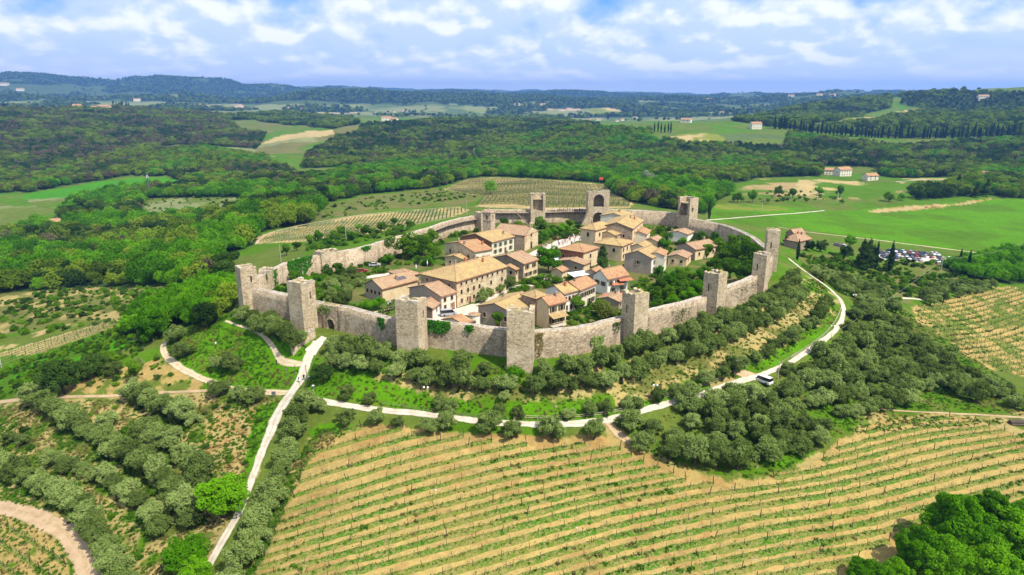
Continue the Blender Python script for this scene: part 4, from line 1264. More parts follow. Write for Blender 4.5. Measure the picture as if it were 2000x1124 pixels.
def curtain(key, label, thick=2.0, gate=None, rough=0.35):
    P = resample(WALL_W[key], 1.2)
    n = len(P)
    T = np.gradient(P, axis=0); T /= np.hypot(T[:, 0], T[:, 1])[:, None]
    N = np.stack([-T[:, 1], T[:, 0]], 1)                 # towards the town when walking from left to right along the front
    s = np.sign(((TOWN - P) * N).sum(1)).mean(); N *= 1 if s > 0 else -1
    name = 'curtain_wall'
    c = P.mean(0)
    e = empty(name, (c[0], c[1], 0), label, 'wall', 'curtain walls of the town')
    zt = WT + (fbm(np.arange(n) * .35, np.full(n, 3.3 + ord(key)), 91, 4) - .5) * rough
    O, I = P, P + N * thick
    zb = np.minimum(ground(O[:, 0] - N[:, 0] * 1.0, O[:, 1] - N[:, 1] * 1.0), 0) - 1.5
    batter = 0.35
    levels = [zb, np.full(n, 0.0), np.full(n, 2.2), np.full(n, 4.4), zt - .05]
    jig = lambda k: (rng.uniform(-.05, .05, n))[:, None]
    V = []; 
    for li, lv in enumerate(levels):
        off = batter * (1 - min(1, max(0, li / 4)))
        V.append(np.column_stack([O - N * (off + jig(li)), lv]))
    V.append(np.column_stack([O + N * (.45), zt - .02])); V.append(np.column_stack([O + N * (.47), zt - .30])); V.append(np.column_stack([I - N * .42, zt - .30])); V.append(np.column_stack([I - N * .40, zt - .04]))
    V.append(np.column_stack([I, zt - .06]))
    V.append(np.column_stack([I + N * .1, np.full(n, -.4)]))
    rings = len(V)
    verts = np.stack(V, 1).reshape(-1, 3) - np.array([c[0], c[1], 0])
    skip = None
    if gate is not None: skip = int(np.argmin(np.hypot(*(P - gate).T)))
    F = []; MI = []
    flip = s < 0
    for i in range(n - 1):
        if skip is not None and skip - 2 <= i < skip + 2: continue
        for j in range(rings - 1):
            q = [i * rings + j, (i + 1) * rings + j, (i + 1) * rings + j + 1, i * rings + j + 1]
            F.append(q if not flip else q[::-1]); MI.append(1 if 4 <= j <= 8 else 0)
    caps = []
    for i in ([0, n - 1] + ([skip - 2, skip + 2] if skip is not None else [])):
        caps.append([i * rings + j for j in range(rings)])
    me = fast_mesh('masonry', verts, [np.array(F), np.array(caps)], [M['stone'], M['stone_cap']], MI + [0] * len(caps))
    link('masonry', me, e)
    if gate is not None:
        a, b = P[skip - 2], P[skip + 2]
        L = np.hypot(*(b - a)); u = (b - a) / L; nn = np.array([-u[1], u[0]]) * (1 if s > 0 else -1)
        mb = MB()
        o = a - nn * .25 - c
        arch_slices(mb, o, u, nn, 0, L, thick + .4, L / 2 - 1.15, L / 2 + 1.15, (-2.0, -1.6), 1.5, WT - .1)
        mb.build('gateway', M['stone'], e)
        mb = MB()
        for k in range(9):
            t0, t1 = math.pi * k / 9, math.pi * (k + 1) / 9
            pts = []
            for t, rr in ((t0, 1.2), (t1, 1.2), (t1, 1.6), (t0, 1.6)):
                q = o + u * (L / 2 - math.cos(t) * rr) - nn * .12
                pts.append((q[0], q[1], 1.5 + math.sin(t) * rr))
            back = [(p[0] + nn[0] * .2, p[1] + nn[1] * .2, p[2]) for p in pts]
            mb.poly(pts)
            for i in range(4): mb.poly([pts[i], pts[(i + 1) % 4], back[(i + 1) % 4], back[i]])
        mb.build('arch_stone', M['stone_tower'], e)
        mb = MB(); q0 = o + u * (L / 2 - 1.15) + nn * 1.9
        q1 = o + u * (L / 2 + 1.15) + nn * 1.9
        mb.prism([tuple(q0), tuple(q1), tuple(q1 + nn * .1), tuple(q0 + nn * .1)], -1.2, 2.6)
        mb.build('door', M['wood'], e)
    return e, P, N, zt


GATE = at_z(627, 652, 0.0)
CW = {}
for key, lab in [('a', 'grey stone wall between the left corner tower and its neighbour, ending in shadow'), ('b', 'grey stone wall with the arched gate at the foot of the ramp'),
                 ('c', 'stone wall with green creeper hanging from its top in front of the courtyard'), ('d', 'long bending front wall below the balcony house, stained near its top'),
                 ('e', 'front wall between the dark sided tower and the next tower to the right'), ('f', 'short wall curving up to the twin towers at the right corner'),
                 ('g', 'bit of wall between the two towers of the right corner'), ('h', 'dark shaded back wall sweeping down to the right corner tower'),
                 ('i', 'back wall between the big gate tower and the open tower to its right'), ('j', 'back wall with a crowded wooden walkway beside the gate tower'),
                 ('k', 'back wall behind the bell tower with a wooden stair'), ('l', 'curving back wall with a railed wooden walkway left of the bell tower'),
                 ('m', 'sunlit left back wall with tufts of green, ruined near its left end')]:
    CW[key] = curtain(key, lab, gate=GATE if key == 'b' else None, rough=.6 if key in 'm' else .35)


def tower(u, v, label, top, out=None, W_=5.6, D_=5.2, proud=3.0, open_back=False, slit=True, jag=.8, lean=1.4):
    """square wall tower, hollow at the top"""
    c = at_z(u, v, top)
    c0 = c
    if out is None:
        d = np.hypot(*(WALL_RING - c).T); i = np.argsort(d)[:6]
        q = WALL_RING[i]
        dv = q - q.mean(0); _, _, vt = np.linalg.svd(dv); t = vt[0]
        out = np.array([-t[1], t[0]])
        if (out * (c - TOWN)).sum() < 0: out = -out
    out = np.asarray(out, float); out /= np.hypot(*out)
    c = c - out * .7
    t = np.array([-out[1], out[0]])                      # local y = outward, local x = -t ... keep right handed
    rz = math.atan2(out[1], out[0]) - math.pi / 2        # local +Y is outward
    e = empty('wall_tower', (c[0], c[1], 0), label, 'tower', 'towers of the town wall', rz)
    w, d, th = W_ / 2, D_ / 2, 1.1
    zb = float(min(ground(*(c + out * d)), 0)) - 2.5
    mb = MB()
    r = np.random.default_rng(int(u))
    def side(a, b, nrm, cut=None, hi=None):
        """wall from a to b (2d local), thickness th along nrm"""
        a, b, nrm = np.array(a, float), np.array(b, float), np.array(nrm, float)
        L = np.hypot(*(b - a)); uu = (b - a) / L; k = 7
        xs = np.linspace(0, L, k + 1)
        tops = (top if hi is None else hi) - r.uniform(0, 1, k + 1) ** 2 * jag
        for i in range(k):
            p, q = a + uu * xs[i], a + uu * xs[i + 1]
            z1 = [tops[i], tops[i + 1], tops[i + 1], tops[i]]
            if cut and cut[0] - 1e-6 < (xs[i] + xs[i + 1]) / 2 < cut[1]:
                mb.prism([tuple(p), tuple(q), tuple(q + nrm * th), tuple(p + nrm * th)], zb, cut[2])
                mb.prism([tuple(p), tuple(q), tuple(q + nrm * th), tuple(p + nrm * th)], cut[3], z1)
            else:
                mb.prism([tuple(p), tuple(q), tuple(q + nrm * th), tuple(p + nrm * th)], zb, z1)
    side((-w, d), (w, d), (0, -1))                                           # outer face (ring is reversed, normals fixed below)
    side((-w, -d), (-w, d - th), (1, 0), (D_ * .28, D_ * .44, 8.2, 10.2) if slit else None)
    side((w, -d), (w, d - th), (-1, 0), (D_ * .28, D_ * .44, 8.2, 10.2) if slit else None)
    if not open_back:
        side((-w + th, -d), (w - th, -d), (0, 1), hi=top - .5)
    mb.box(-w + th - .02, w - th + .02, -d + .1, d - th + .02, zb, top - 2.2 if not open_back else 6.2)
    if open_back: mb.box(-w + th - .02, w - th + .02, -d + .6, d - th + .02, top - 3.0, top - 2.4)
    o = mb.build('masonry', [M['stone_tower']], e)
    fix_normals(o.data)
    # capping stones along the broken top
    cap = MB()
    for (x0, x1, y0, y1) in ((-w - .06, w + .06, d - th - .05, d + .06), (-w - .06, -w + th + .05, -d, d - th - .06), (w - th - .05, w + .06, -d, d - th - .06)):
        nx = max(1, int((x1 - x0) / 1.2)); ny = max(1, int((y1 - y0) / 1.2))
        for i in range(nx):
            for j in range(ny):
                if r.random() < .3: continue
                xa, xb = x0 + (x1 - x0) * i / nx, x0 + (x1 - x0) * (i + .93) / nx; ya, yb = y0 + (y1 - y0) * j / ny, y0 + (y1 - y0) * (j + .93) / ny
                z = top - r.uniform(.15, .5)
                cap.box(xa, xb, ya, yb, z - .5, z + .1)
    if cap.v: tag(cap.build('coping', M['stone_cap'], e), kind='stuff')
    return e


def fix_normals(me):
    bm = bmesh.new(); bm.from_mesh(me)
    bmesh.ops.recalc_face_normals(bm, faces=bm.faces)
    bm.to_mesh(me); bm.free()


TOWERS = [
    (474, 519, 'left corner tower of the town, standing alone at the edge of the wood', 13.0, None, 4.6, 4.6),
    (583, 548, 'tall front tower beside the gate and its ramp, lit down its right edge', 13.2, None, 5.2, 4.8),
    (799, 583, 'broad front tower before the courtyard with the parked silver car', 13.2, None, 6.0, 4.6),
    (1017, 602, 'nearest front tower with a sagging mossy top, below the balcony house', 13.3, None, 6.0, 5.0),
    (1246, 569, 'front tower with one dark shaded side and a yellow streak down its lit face', 13.6, None, 4.6, 4.7),
    (1403, 531, 'tower with a broken toothed top between the front and the right corner', 13.5, None, 4.4, 4.6),
    (1494, 494, 'lower of the twin towers at the right corner, standing in front', 13.5, None, 4.2, 4.0),
    (1515, 447, 'taller of the twin towers at the right corner, standing behind', 14.8, None, 4.4, 4.2),
]
for u, v, lab, top, out, w_, d_ in TOWERS:
    tower(u, v, lab, top, out, w_, d_)
tower(1347, 385, 'back tower with a tall open niche facing the town', 14.6, None, 7.2, 5.6, open_back=True, slit=True, jag=.5)
tower(1050, 377, 'thin broken back tower open towards the town', 14.6, None, 7.0, 4.2, open_back=True, slit=False, jag=.5)
tower(938, 413, 'low stump of a tower behind the bell tower', 8.6, None, 4.2, 4.2, slit=False, jag=1.0)
tower(634, 487, 'low ruined stump on the left back wall', 7.8, None, 7.0, 4.0, slit=False, jag=.6)
tower(514, 524, 'ruined stump of a tower beside the left corner tower', 7.8, None, 4.2, 3.4, slit=False, jag=1.8)

# the gate tower at the back, two big arches one above the other
def gate_tower():
    c = at_z(1168, 372, 16.5)
    d = np.array([c[0] - TOWN[0], c[1] - TOWN[1]]); d = np.array([-0.05, 1.0]); d /= np.hypot(*d)
    rz = math.atan2(d[1], d[0]) - math.pi / 2
    e = empty('gate_tower', (c[0], c[1], 0), 'tall back gate tower with two stacked arches and a red flag', 'tower', None, rz)
    w, th = 5.0, 1.3
    mb = MB()
    P0 = np.array([-w, -3.2]); u = np.array([1.0, 0]); n_ = np.array([0, 1.0])
    arch_slices(mb, P0, u, n_, 0, 2 * w, th, w - 2.5, w + 2.5, (-1.0, -1.0), 4.0, 8.4)
    arch_slices(mb, P0, u, n_, 0, 2 * w, th, w - 2.5, w + 2.5, (8.4, 9.0), 12.4, 16.3)
    for sx in (-1, 1):
        x0, x1 = (-w, -w + th) if sx < 0 else (w - th, w)
        for k in range(5):
            y0, y1 = -3.2 + th + k * 1.02, -3.2 + th + (k + 1) * 1.02
            mb.box(x0, x1, y0, y1, -1.0, 16.3 - rng.uniform(0, .9))
    mb.box(-w + th, w - th, 2.6, 3.2, -1, 15.2)
    mb.box(-w + th, w - th, -1.9, 2.6, 15.2, 15.7)
    mb.box(-w + th, w - th, -1.9, 2.6, 8.0, 8.6)
    mb.build('masonry', M['stone_tower'], e)
    for z in (4.0, 12.4):
        ar = MB()
        for k in range(11):
            t0, t1 = math.pi * k / 11, math.pi * (k + .94) / 11
            pts = [(-math.cos(t) * rr, -3.32, z + math.sin(t) * rr) for t, rr in ((t0, 2.5), (t1, 2.5), (t1, 3.0), (t0, 3.0))]
            back = [(p[0], -3.1, p[2]) for p in pts]
            ar.poly(pts)
            for i in range(4): ar.poly([pts[i], pts[(i + 1) % 4], back[(i + 1) % 4], back[i]])
        ar.build('arch_stone', M['stone_cap'], e)
    cap = MB()
    for k in range(9):
        x = -w + k * 1.12
        if k % 3 != 1: cap.box(x, x + 1.0, -3.25, -1.95, 16.0, 16.5 + rng.uniform(0, .4))
    tag(cap.build('coping', M['stone_cap'], e), kind='stuff')
    bu = MB()
    bu.prism([(-w - 3.0, -4.2), (-w, -4.2), (-w, -1.5), (-w - 3.0, -1.5)], -1, [0.3, 7.0, 7.0, .3]); bu.build('buttress', M['stone_tower'], e)
    fp = MB(); fp.bar((0.5, 0, 15), (0.5, 0, 23), .07, n=6); pole = fp.build('flag_pole', M['metal'], e)
    fl = MB()
    for k in range(6):
        fl.poly([(0.5 + k * .28, math.sin(k) * .12, 21.4), (0.5 + (k + 1) * .28, math.sin(k + 1) * .12, 21.4 - .03 * k), (0.5 + (k + 1) * .28, math.sin(k + 1) * .12, 22.7 - .05 * k), (0.5 + k * .28, math.sin(k) * .12, 22.7)])
    fl.build('flag', M['red'], pole)
gate_tower()

# wooden walkways along the back wall: deck, brackets, railing
def walkway(key, i0, i1, label, level=5.2):
    e0, P, N, zt = CW[key]
    n = len(P); a, b = int(n * i0), int(n * i1)
    c = P[(a + b) // 2]
    e = empty('walkway', (c[0], c[1], 0), label, 'walkway', 'wooden walkways on the back wall')
    dk, br, rl = MB(), MB(), MB()
    L = lambda i, off, z: (P[i, 0] + N[i, 0] * off - c[0], P[i, 1] + N[i, 1] * off - c[1], z)
    for i in range(a, b):
        for k in range(3):
            t0, t1 = k / 3, (k + .9) / 3
            q = lambda off, t: tuple(np.array(L(i, off, 0)[:2]) * (1 - t) + np.array(L(i + 1, off, 0)[:2]) * t)
            dk.prism([q(2.0, t0), q(2.0, t1), q(3.7, t1), q(3.7, t0)], level, level + .09)
        if i % 2 == 0:
            br.bar(L(i, 2.0, level - 1.5), L(i, 3.6, level - .1), .09, n=4); br.bar(L(i, 2.0, level - .1), L(i, 3.75, level - .1), .08, n=4)
        rl.bar(L(i, 3.62, level), L(i, 3.62, level + 1.1), .05, n=4)
        for z in (.35, .7, 1.08): rl.bar(L(i, 3.62, level + z), L(i + 1, 3.62, level + z), .035, n=4)
    for mb in (dk,): fix = mb.build('deck', M['wood_pale'], e); fix_normals(fix.data)
    br.build('bracket', M['wood'], e); rl.build('railing', M['wood'], e)
    return e
walkway('j', .02, .96, 'wooden walkway crowded with visitors between the thin tower and the gate tower')
walkway('k', .05, .95, 'wooden walkway behind the bell tower reached by a stair')
walkway('l', .02, .74, 'wooden walkway with a railing curving down to the left of the bell tower')

def stair():
    e0, P, N, zt = CW['k']
    i = int(len(P) * .22)
    p = P[i]; t = (P[i + 1] - P[i]); t = t / np.hypot(*t); n_ = N[i]
    rz = math.atan2(t[1], t[0])
    q = p + n_ * 4.6
    e = empty('wooden_stair', (q[0], q[1], 0), 'wooden stair climbing to the walkway behind the church', 'stair', None, rz)
    for k in range(14):
        mb = MB(); mb.box(-.15, .15, -.7, .7, -.04, .04); o = mb.build('step', M['wood_pale'], e); o.location = (-2.6 + k * .36, 0, .3 + k * .37)
    for s in (-.75, .75):
        mb = MB(); mb.bar((-2.8, s, 0), (2.4, s, 5.3), .08); mb.bar((-2.8, s, 1.0), (2.4, s, 6.3), .05)
        for k in range(8): x = -2.8 + k * .74; mb.bar((x, s, k * .757), (x, s, 1.0 + k * .757), .04)
        mb.build('stringer', M['wood'], e)
stair()

# ramp wall beside the gate
def ramp_wall():
    A, B = spot([(573, 697)])[0], at_z(617, 662, -1.0)
    A = A[:2]
    P = resample(np.array([A, B]), 1.0); n = len(P)
    t = (B - A) / np.hypot(*(B - A)); nn = np.array([-t[1], t[0]])
    e = empty('ramp_wall', (A[0], A[1], 0), 'low stone wall along the left side of the gate ramp', 'wall')
    mb = MB()
    for i in range(n - 1):
        a, b = P[i] - A, P[i + 1] - A
        za, zb_ = ground(*P[i]), ground(*P[i + 1])
        mb.prism([tuple(a), tuple(b), tuple(b + nn * .7), tuple(a + nn * .7)], min(za, zb_) - 1.5, [za + 2.3, zb_ + 2.2, zb_ + 2.2, za + 2.3])
    o = mb.build('masonry', M['stone_tower'], e); fix_normals(o.data)
    cp = MB()
    for i in range(n - 1):
        a, b = P[i] - A, P[i] - A + (P[i + 1] - P[i]) * .94
        z = max(ground(*P[i]) + 2.3, ground(*P[i + 1]) + 2.2)
        cp.prism([tuple(a - nn * .08), tuple(b - nn * .08), tuple(b + nn * .78), tuple(a + nn * .78)], z - .12, z + .14)
    o = cp.build('coping', M['stone_cap'], e); fix_normals(o.data)
ramp_wall()

# ------------------------------------------------------------------ houses
def _win_mesh(w, h, arched=False):
    f, p = MB(), MB()
    if arched:
        n = 8
        R = w / 2
        for k in range(n):
            t0, t1 = math.pi * k / n, math.pi * (k + 1) / n
            f.poly([(-math.cos(t0) * (R + .15), -.09, h - R + math.sin(t0) * (R + .15)), (-math.cos(t0) * R, -.09, h - R + math.sin(t0) * R), (-math.cos(t1) * R, -.09, h - R + math.sin(t1) * R), (-math.cos(t1) * (R + .15), -.09, h - R + math.sin(t1) * (R + .15))])
        f.box(-R - .15, -R, -.09, .0, 0, h - R); f.box(R, R + .15, -.09, .0, 0, h - R); f.box(-R - .2, R + .2, -.14, 0, -.12, 0)
        p.poly([(-R, -.03, 0), (R, -.03, 0)] + [(math.cos(math.pi * k / n) * R, -.03, h - R + math.sin(math.pi * k / n) * R) for k in range(n + 1)])
    else:
        w2 = w / 2
        f.box(-w2 - .13, -w2, -.07, 0, 0, h); f.box(w2, w2 + .13, -.07, 0, 0, h); f.box(-w2 - .13, w2 + .13, -.072, 0, h, h + .16); f.box(-w2 - .2, w2 + .2, -.15, 0, -.12, 0)
        p.poly([(-w2, -.025, 0), (w2, -.025, 0), (w2, -.025, h), (-w2, -.025, h)])
        p.poly([(-.03, -.045, 0), (.03, -.045, 0), (.03, -.045, h), (-.03, -.045, h)])
    return f.mesh('window', M['frame']), p.mesh('pane', M['pane'])
WIN = {}
def window(parent, x, z, face, w=.95, h=1.35, arched=False, shut=None, W=0, L=0):
    key = (w, h, arched)
    if key not in WIN: WIN[key] = _win_mesh(w, h, arched)
    fm, pm = WIN[key]
    if face == 'A': loc, rz = (x, -W / 2, z), 0
    elif face == 'B': loc, rz = (-L / 2, -x, z), -math.pi / 2
    o = link('window', fm, parent, loc=loc, rot=(0, 0, rz))
    link('pane', pm, o)
    if shut:
        sk = ('s', w, h, shut)
        if sk not in WIN:
            mb = MB(); mb.box(0, w * .52, -.06, -.0, .02, h - .02)
            for k in range(int(h / .14)): mb.box(.04, w * .48, -.085, -.055, .06 + k * .14, .13 + k * .14)
            WIN[sk] = mb.mesh('shutter', M[shut])
        for s in (-1, 1):
            link('shutter', WIN[sk], o, loc=((-w / 2 - .13 - w * .52) if s < 0 else (w / 2 + .13), -.01, 0))
    return o


def door(parent, x, face, W, L, w=1.1, h=2.2, mat='shut_brown'):
    key = ('d', w, h, mat)
    if key not in WIN:
        mb = MB(); mb.box(-w / 2 - .15, -w / 2, -.08, 0, 0, h); mb.box(w / 2, w / 2 + .15, -.08, 0, 0, h); mb.box(-w / 2 - .15, w / 2 + .15, -.082, 0, h, h + .18)
        lf = MB(); lf.box(-w / 2, w / 2, -.04, 0, 0, h)
        WIN[key] = (mb.mesh('door', M['frame']), lf.mesh('door_leaf', M[mat]))
    a, b = WIN[key]
    loc, rz = ((x, -W / 2, 0), 0) if face == 'A' else ((-L / 2, -x, 0), -math.pi / 2)
    o = link('door', a, parent, loc=loc, rot=(0, 0, rz)); link('door_leaf', b, o)


def house(name, label, A, B, Cc, ze, rise=1.6, ridge='AC', hip=(False, False), wall='plaster', roof='roof_ochre', wall2=None, wA=(), wB=(), zb=0.0, ov=.45, chim=0, shutA=None, shutB=None, doors=(), minW=None, cat='house', group='houses inside the walls', lenA=None):
    """A nearest eave corner, B left eave corner, C right eave corner as pixels at eave height ze.
    wA, wB: rows of windows (number, sill height, width, height[, arched]) on the right hand and left hand faces"""
    pA, pB, pC = (at_z(*q, ze) for q in (A, B, Cc))
    ex = pC - pA; L = np.hypot(*ex); ex /= L; ey = np.array([-ex[1], ex[0]])
    W_ = float(((pB - pA) * ey).sum())
    if minW: W_ = max(W_, minW)
    W_ = max(W_, 2.5)
    c = pA + ex * L / 2 + ey * W_ / 2
    rz = math.atan2(ex[1], ex[0])
    e = empty(name, (c[0], c[1], zb), label, cat, group, rz)
    h = ze - zb
    l, w = L / 2, W_ / 2
    mb = MB()
    m2 = 1 if wall2 else 0
    if ridge == 'AC':
        mb.poly([(-l, -w, -.6), (l, -w, -.6), (l, -w, h), (-l, -w, h)], 0); mb.poly([(l, w, -.6), (-l, w, -.6), (-l, w, h), (l, w, h)], 0)
        g0 = [(-l, w, -.6), (-l, -w, -.6), (-l, -w, h)] + ([(-l, 0, h + rise)] if not hip[0] else []) + [(-l, w, h)]
        g1 = [(l, -w, -.6), (l, w, -.6), (l, w, h)] + ([(l, 0, h + rise)] if not hip[1] else []) + [(l, -w, h)]
        mb.poly(g0, m2); mb.poly(g1, m2)
    else:
        mb.poly([(-l, w, -.6), (-l, -w, -.6), (-l, -w, h), (-l, w, h)], m2); mb.poly([(l, -w, -.6), (l, w, -.6), (l, w, h), (l, -w, h)], m2)
        g0 = [(-l, -w, -.6), (l, -w, -.6), (l, -w, h)] + ([(0, -w, h + rise)] if not hip[0] else []) + [(-l, -w, h)]
        g1 = [(l, w, -.6), (-l, w, -.6), (-l, w, h)] + ([(0, w, h + rise)] if not hip[1] else []) + [(l, w, h)]
        mb.poly(g0, 0); mb.poly(g1, 0)
    mb.build('wall', [M[wall]] + ([M[wall2]] if wall2 else []), e)
    # roof as one slab of tiles with eaves
    rb = MB()
    t = .24
    def R(x, y, z): return (x, y, z) if ridge == 'AC' else (-y, x, z)
    rl, rw = (l, w) if ridge == 'AC' else (w, l)
    sl = rise / rw
    ez = h - ov * sl + t + .02; rz_ = h + rise + t + .02
    g = ov * .6
    i0 = -rl - g if not hip[0] else -rl + rw
    i1 = rl + g if not hip[1] else rl - rw
    if i0 > i1: i0 = i1 = 0.0
    x0, x1 = (-rl - g if not hip[0] else -rl - ov), (rl + g if not hip[1] else rl + ov)
    if ridge != 'AC':
        pass
    vs = [R(x0, -rw - ov, ez), R(x1, -rw - ov, ez), R(x1, rw + ov, ez), R(x0, rw + ov, ez), R(i0, 0, rz_), R(i1, 0, rz_)]
    nseg = 8
    fs = []
    fs.append((0, 1, 5, 4)); fs.append((2, 3, 4, 5))
    if hip[0]: fs.append((3, 0, 4))
    if hip[1]: fs.append((1, 2, 5))
    rb.slab(vs, fs, t, 0, 1)
    ro = rb.build('roof', [M[roof], M['eave']], e)
    # ridge tiles
    rt = MB()
    n = max(2, int((i1 - i0) / .8))
    if i1 - i0 > .8:
        for k in range(n):
            a, b = i0 + (i1 - i0) * k / n, i0 + (i1 - i0) * (k + .92) / n
            rt.prism([R(a, -.16, 0)[:2], R(b, -.16, 0)[:2], R(b, .16, 0)[:2], R(a, .16, 0)[:2]] if ridge == 'AC' else [R(a, .16, 0)[:2], R(a, -.16, 0)[:2], R(b, -.16, 0)[:2], R(b, .16, 0)[:2]], rz_ - .06, rz_ + .11)
    for hh, i_, xs in ((hip[0], i0, x0), (hip[1], i1, x1)):
        if hh:
            for s in (-1, 1): rt.bar(R(i_, 0, rz_ + .02), R(xs, s * (rw + ov), ez + .02), .12, n=4)
    if rt.v: o = rt.build('ridge_tiles', M['roof_pink'], ro)
    for k in range(chim):
        ch = MB()
        s = rng.choice([-1, 1]) * rng.uniform(.15, .6); xx = rng.uniform(i0 * .8, i1 * .8) if i1 > i0 else 0
        zz0 = h + rise * (1 - abs(s))
        x, y, _ = R(xx, s * rw, 0)
        ch.box(x - .3, x + .3, y - .25, y + .25, zz0 - .5, zz0 + 1.25); ch.box(x - .38, x + .38, y - .33, y + .33, zz0 + 1.25, zz0 + 1.38); ch.box(x - .3, x + .3, y - .12, y + .12, zz0 + 1.38, zz0 + 1.6)
        ch.build('chimney', M['terracotta' if k % 2 else 'stone_rubble'], ro)
    for rows, face, span, sh in ((wA, 'A', L, shutA), (wB, 'B', W_, shutB)):
        for row in rows:
            n, z, ww, hh = row[:4]; arched = len(row) > 4 and row[4]
            for k in range(n):
                x = (-.5 + (k + .5) / n) * span * .92 + rng.uniform(-.12, .12)
                if rng.random() < .06 and n > 3: continue
                window(e, x, z - zb, face, ww, hh, arched, sh, W_, L)
    for x, face in doors: door(e, x * (L if face == 'A' else W_), face, W_, L)
    # gutter and downpipe at the near corner
    dp = MB(); dp.bar((-l + .12, -w - .08, -.3), (-l + .12, -w - .08, h), .06, n=5); dp.bar((-l - .2, -w - ov - .06, h - ov * sl + .08), (l + .2, -w - ov - .06, h - ov * sl + .08), .07, n=5)
    dp.build('gutter', M['terracotta'], e)
    return dict(e=e, c=c, ex=ex, ey=ey, L=L, W=W_, rz=rz, ze=ze, rise=rise, ridge=ridge, roof=ro)


W3 = lambda n1, n2, n3: [(n1, 6.4, .8, .9), (n2, 3.7, .9, 1.4), (n3, 1.0, .8, 1.2)]
H1 = house('long_house', 'longest house of the village, three storeys with a hipped ochre roof', (890.6, 550.8), (812, 538), (989, 521), 7.9, 2.3, hip=(True, False), wall='stone_house', roof='roof_ochre', wall2='stone_rubble',
           wA=[(9, 6.3, .75, .85), (8, 3.7, .85, 1.35, True), (8, 1.0, .85, 1.3)], wB=[(3, 6.0, .8, 1.0), (3, 3.2, .9, 1.3)], chim=4, shutA=None, doors=[(-.25, 'A'), (.1, 'A'), (.36, 'A')])
house('end_house', 'low annex at the right end of the longest house', (1006, 527.5), (988, 521), (1012, 525), 5.0, 1.0, hip=(False, False), wall='plaster', roof='roof_red', wA=[(1, 3.3, .9, 1.2)], wB=[(2, 3.2, .9, 1.2)], minW=6)
CH = house('church', 'stone church with a plain gabled front beside the piazza', (1024, 461.4), (960, 456), (1051, 451), 6.2, 2.6, ridge='AB', wall='stone_house', roof='roof_pink', wall2='stone_rubble', wA=[], wB=[], ov=.15, cat='church', group=None)
house('nave_house', 'white walled house with green shutters beside the church', (960, 473.7), (905, 462), (1004, 462.6), 5.6, 2.2, wall='plaster_pale', wall2='brick', roof='roof_ochre', wA=[(4, 3.2, .9, 1.5), (4, .9, .9, 1.4)], shutA='shut_green', chim=1, doors=[(.1, 'A')])
house('stone_house', 'stone house with three small windows in its left gable, below the church', (925.7, 493), (857, 478), (960.6, 487), 6.2, 2.0, wall='plaster_pale', wall2='stone_house', roof='roof_red', wB=[(3, 3.3, 1.0, 1.5)], wA=[(3, 3.0, .9, 1.3), (3, .8, .9, 1.2)], chim=3)
house('lean_house', 'low roofed annex left of the stone gabled house', (905, 508), (868, 503), (928, 500), 3.4, 1.0, wall='stone_house', roof='roof_ochre', wB=[(2, 1.4, .8, 1.0)])
house('square_house', 'square stone house beside the round flowering chestnut tree', (1022, 516), (968, 502), (1050, 507), 5.6, 2.0, wall='plaster', wall2='stone_rubble', roof='roof_pink', wB=[(3, 3.6, .8, 1.1)], wA=[(2, 3.4, 1.0, 1.4), (3, .9, .9, 1.3)], shutA='shut_dark', chim=1)
SOL = house('garden_house', 'low left house with a solar panel on its roof, beside the gardens', (745.4, 564.6), (674, 564.6), (815, 546.5), 4.2, 2.0, wall='plaster', wall2='plaster_mauve', roof='roof_pink', wB=[(4, 1.9, .9, 1.2)], wA=[], chim=1)
house('grey_roof_house', 'small house with a low weathered roof behind the solar panel house', (790, 541), (742, 535), (818, 535), 2.8, 1.2, hip=(True, True), wall='plaster_mauve', roof='roof_pink')
house('front_house', 'house with a wide left gable standing before the longest house', (860.7, 579.6), (787, 566), (890, 571), 5.0, 2.0, wall='plaster_pale', wall2='plaster_mauve', roof='roof_pink', wA=[(2, 3.1, .9, 1.2), (2, .8, .9, 1.3)], wB=[], chim=1, doors=[(.3, 'A')])
house('lean_shed', 'small white shed between the courtyard and the broad front tower', (843.6, 603), (812, 596), (861, 590), 3.0, 1.0, wall='plaster_white', wall2='wood', roof='roof_pink', wA=[(1, 1.2, .8, 1.0)])
house('gate_shed', 'small red tiled shed behind the front wall of the courtyard', (905, 634), (852, 630), (921, 627), 2.6, 1.0, wall='plaster_white', roof='roof_red')
house('brick_house', 'red brick house with three arched windows', (1139, 493.7), (1093.4, 485.8), (1168, 484), 6.2, 1.7, hip=(True, True), wall='plaster', wall2='brick', roof='roof_red', wB=[(1, 3.5, .7, 1.1), (3, 2.6, 1.0, 2.0, True)][1:], wA=[(1, 3.4, 1.0, 1.4), (1, .9, 1.0, 1.5)], chim=1)
house('brick_annex', 'low tiled annex at the foot of the red brick house', (1139, 518), (1087, 511), (1152, 512), 3.2, 1.0, wall='plaster', wall2='plaster_mauve', roof='roof_pink', wB=[(2, 1.2, .9, 1.1)])
house('tower_house', 'tall cream house with a pyramid roof near the piazza', (1162, 450), (1135.7, 446), (1195.8, 440.6), 9.2, 1.6, hip=(True, True), wall='plaster', roof='roof_ochre', wB=[(1, 6.3, 1.0, 1.6)], wA=[(2, 6.2, 1.0, 1.5), (2, 3.2, 1.0, 1.5)], chim=1)
house('tall_house', 'tallest house of the village with a broad ochre roof', (1235, 447.6), (1190, 432.5), (1256, 431), 9.2, 2.0, wall='plaster', wall2='stone_rubble', roof='roof_ochre', wA=[(3, 6.2, .9, 1.3), (3, 3.6, .9, 1.3), (3, 1.0, .9, 1.3)], wB=[(2, 5.5, .9, 1.3)], chim=2)
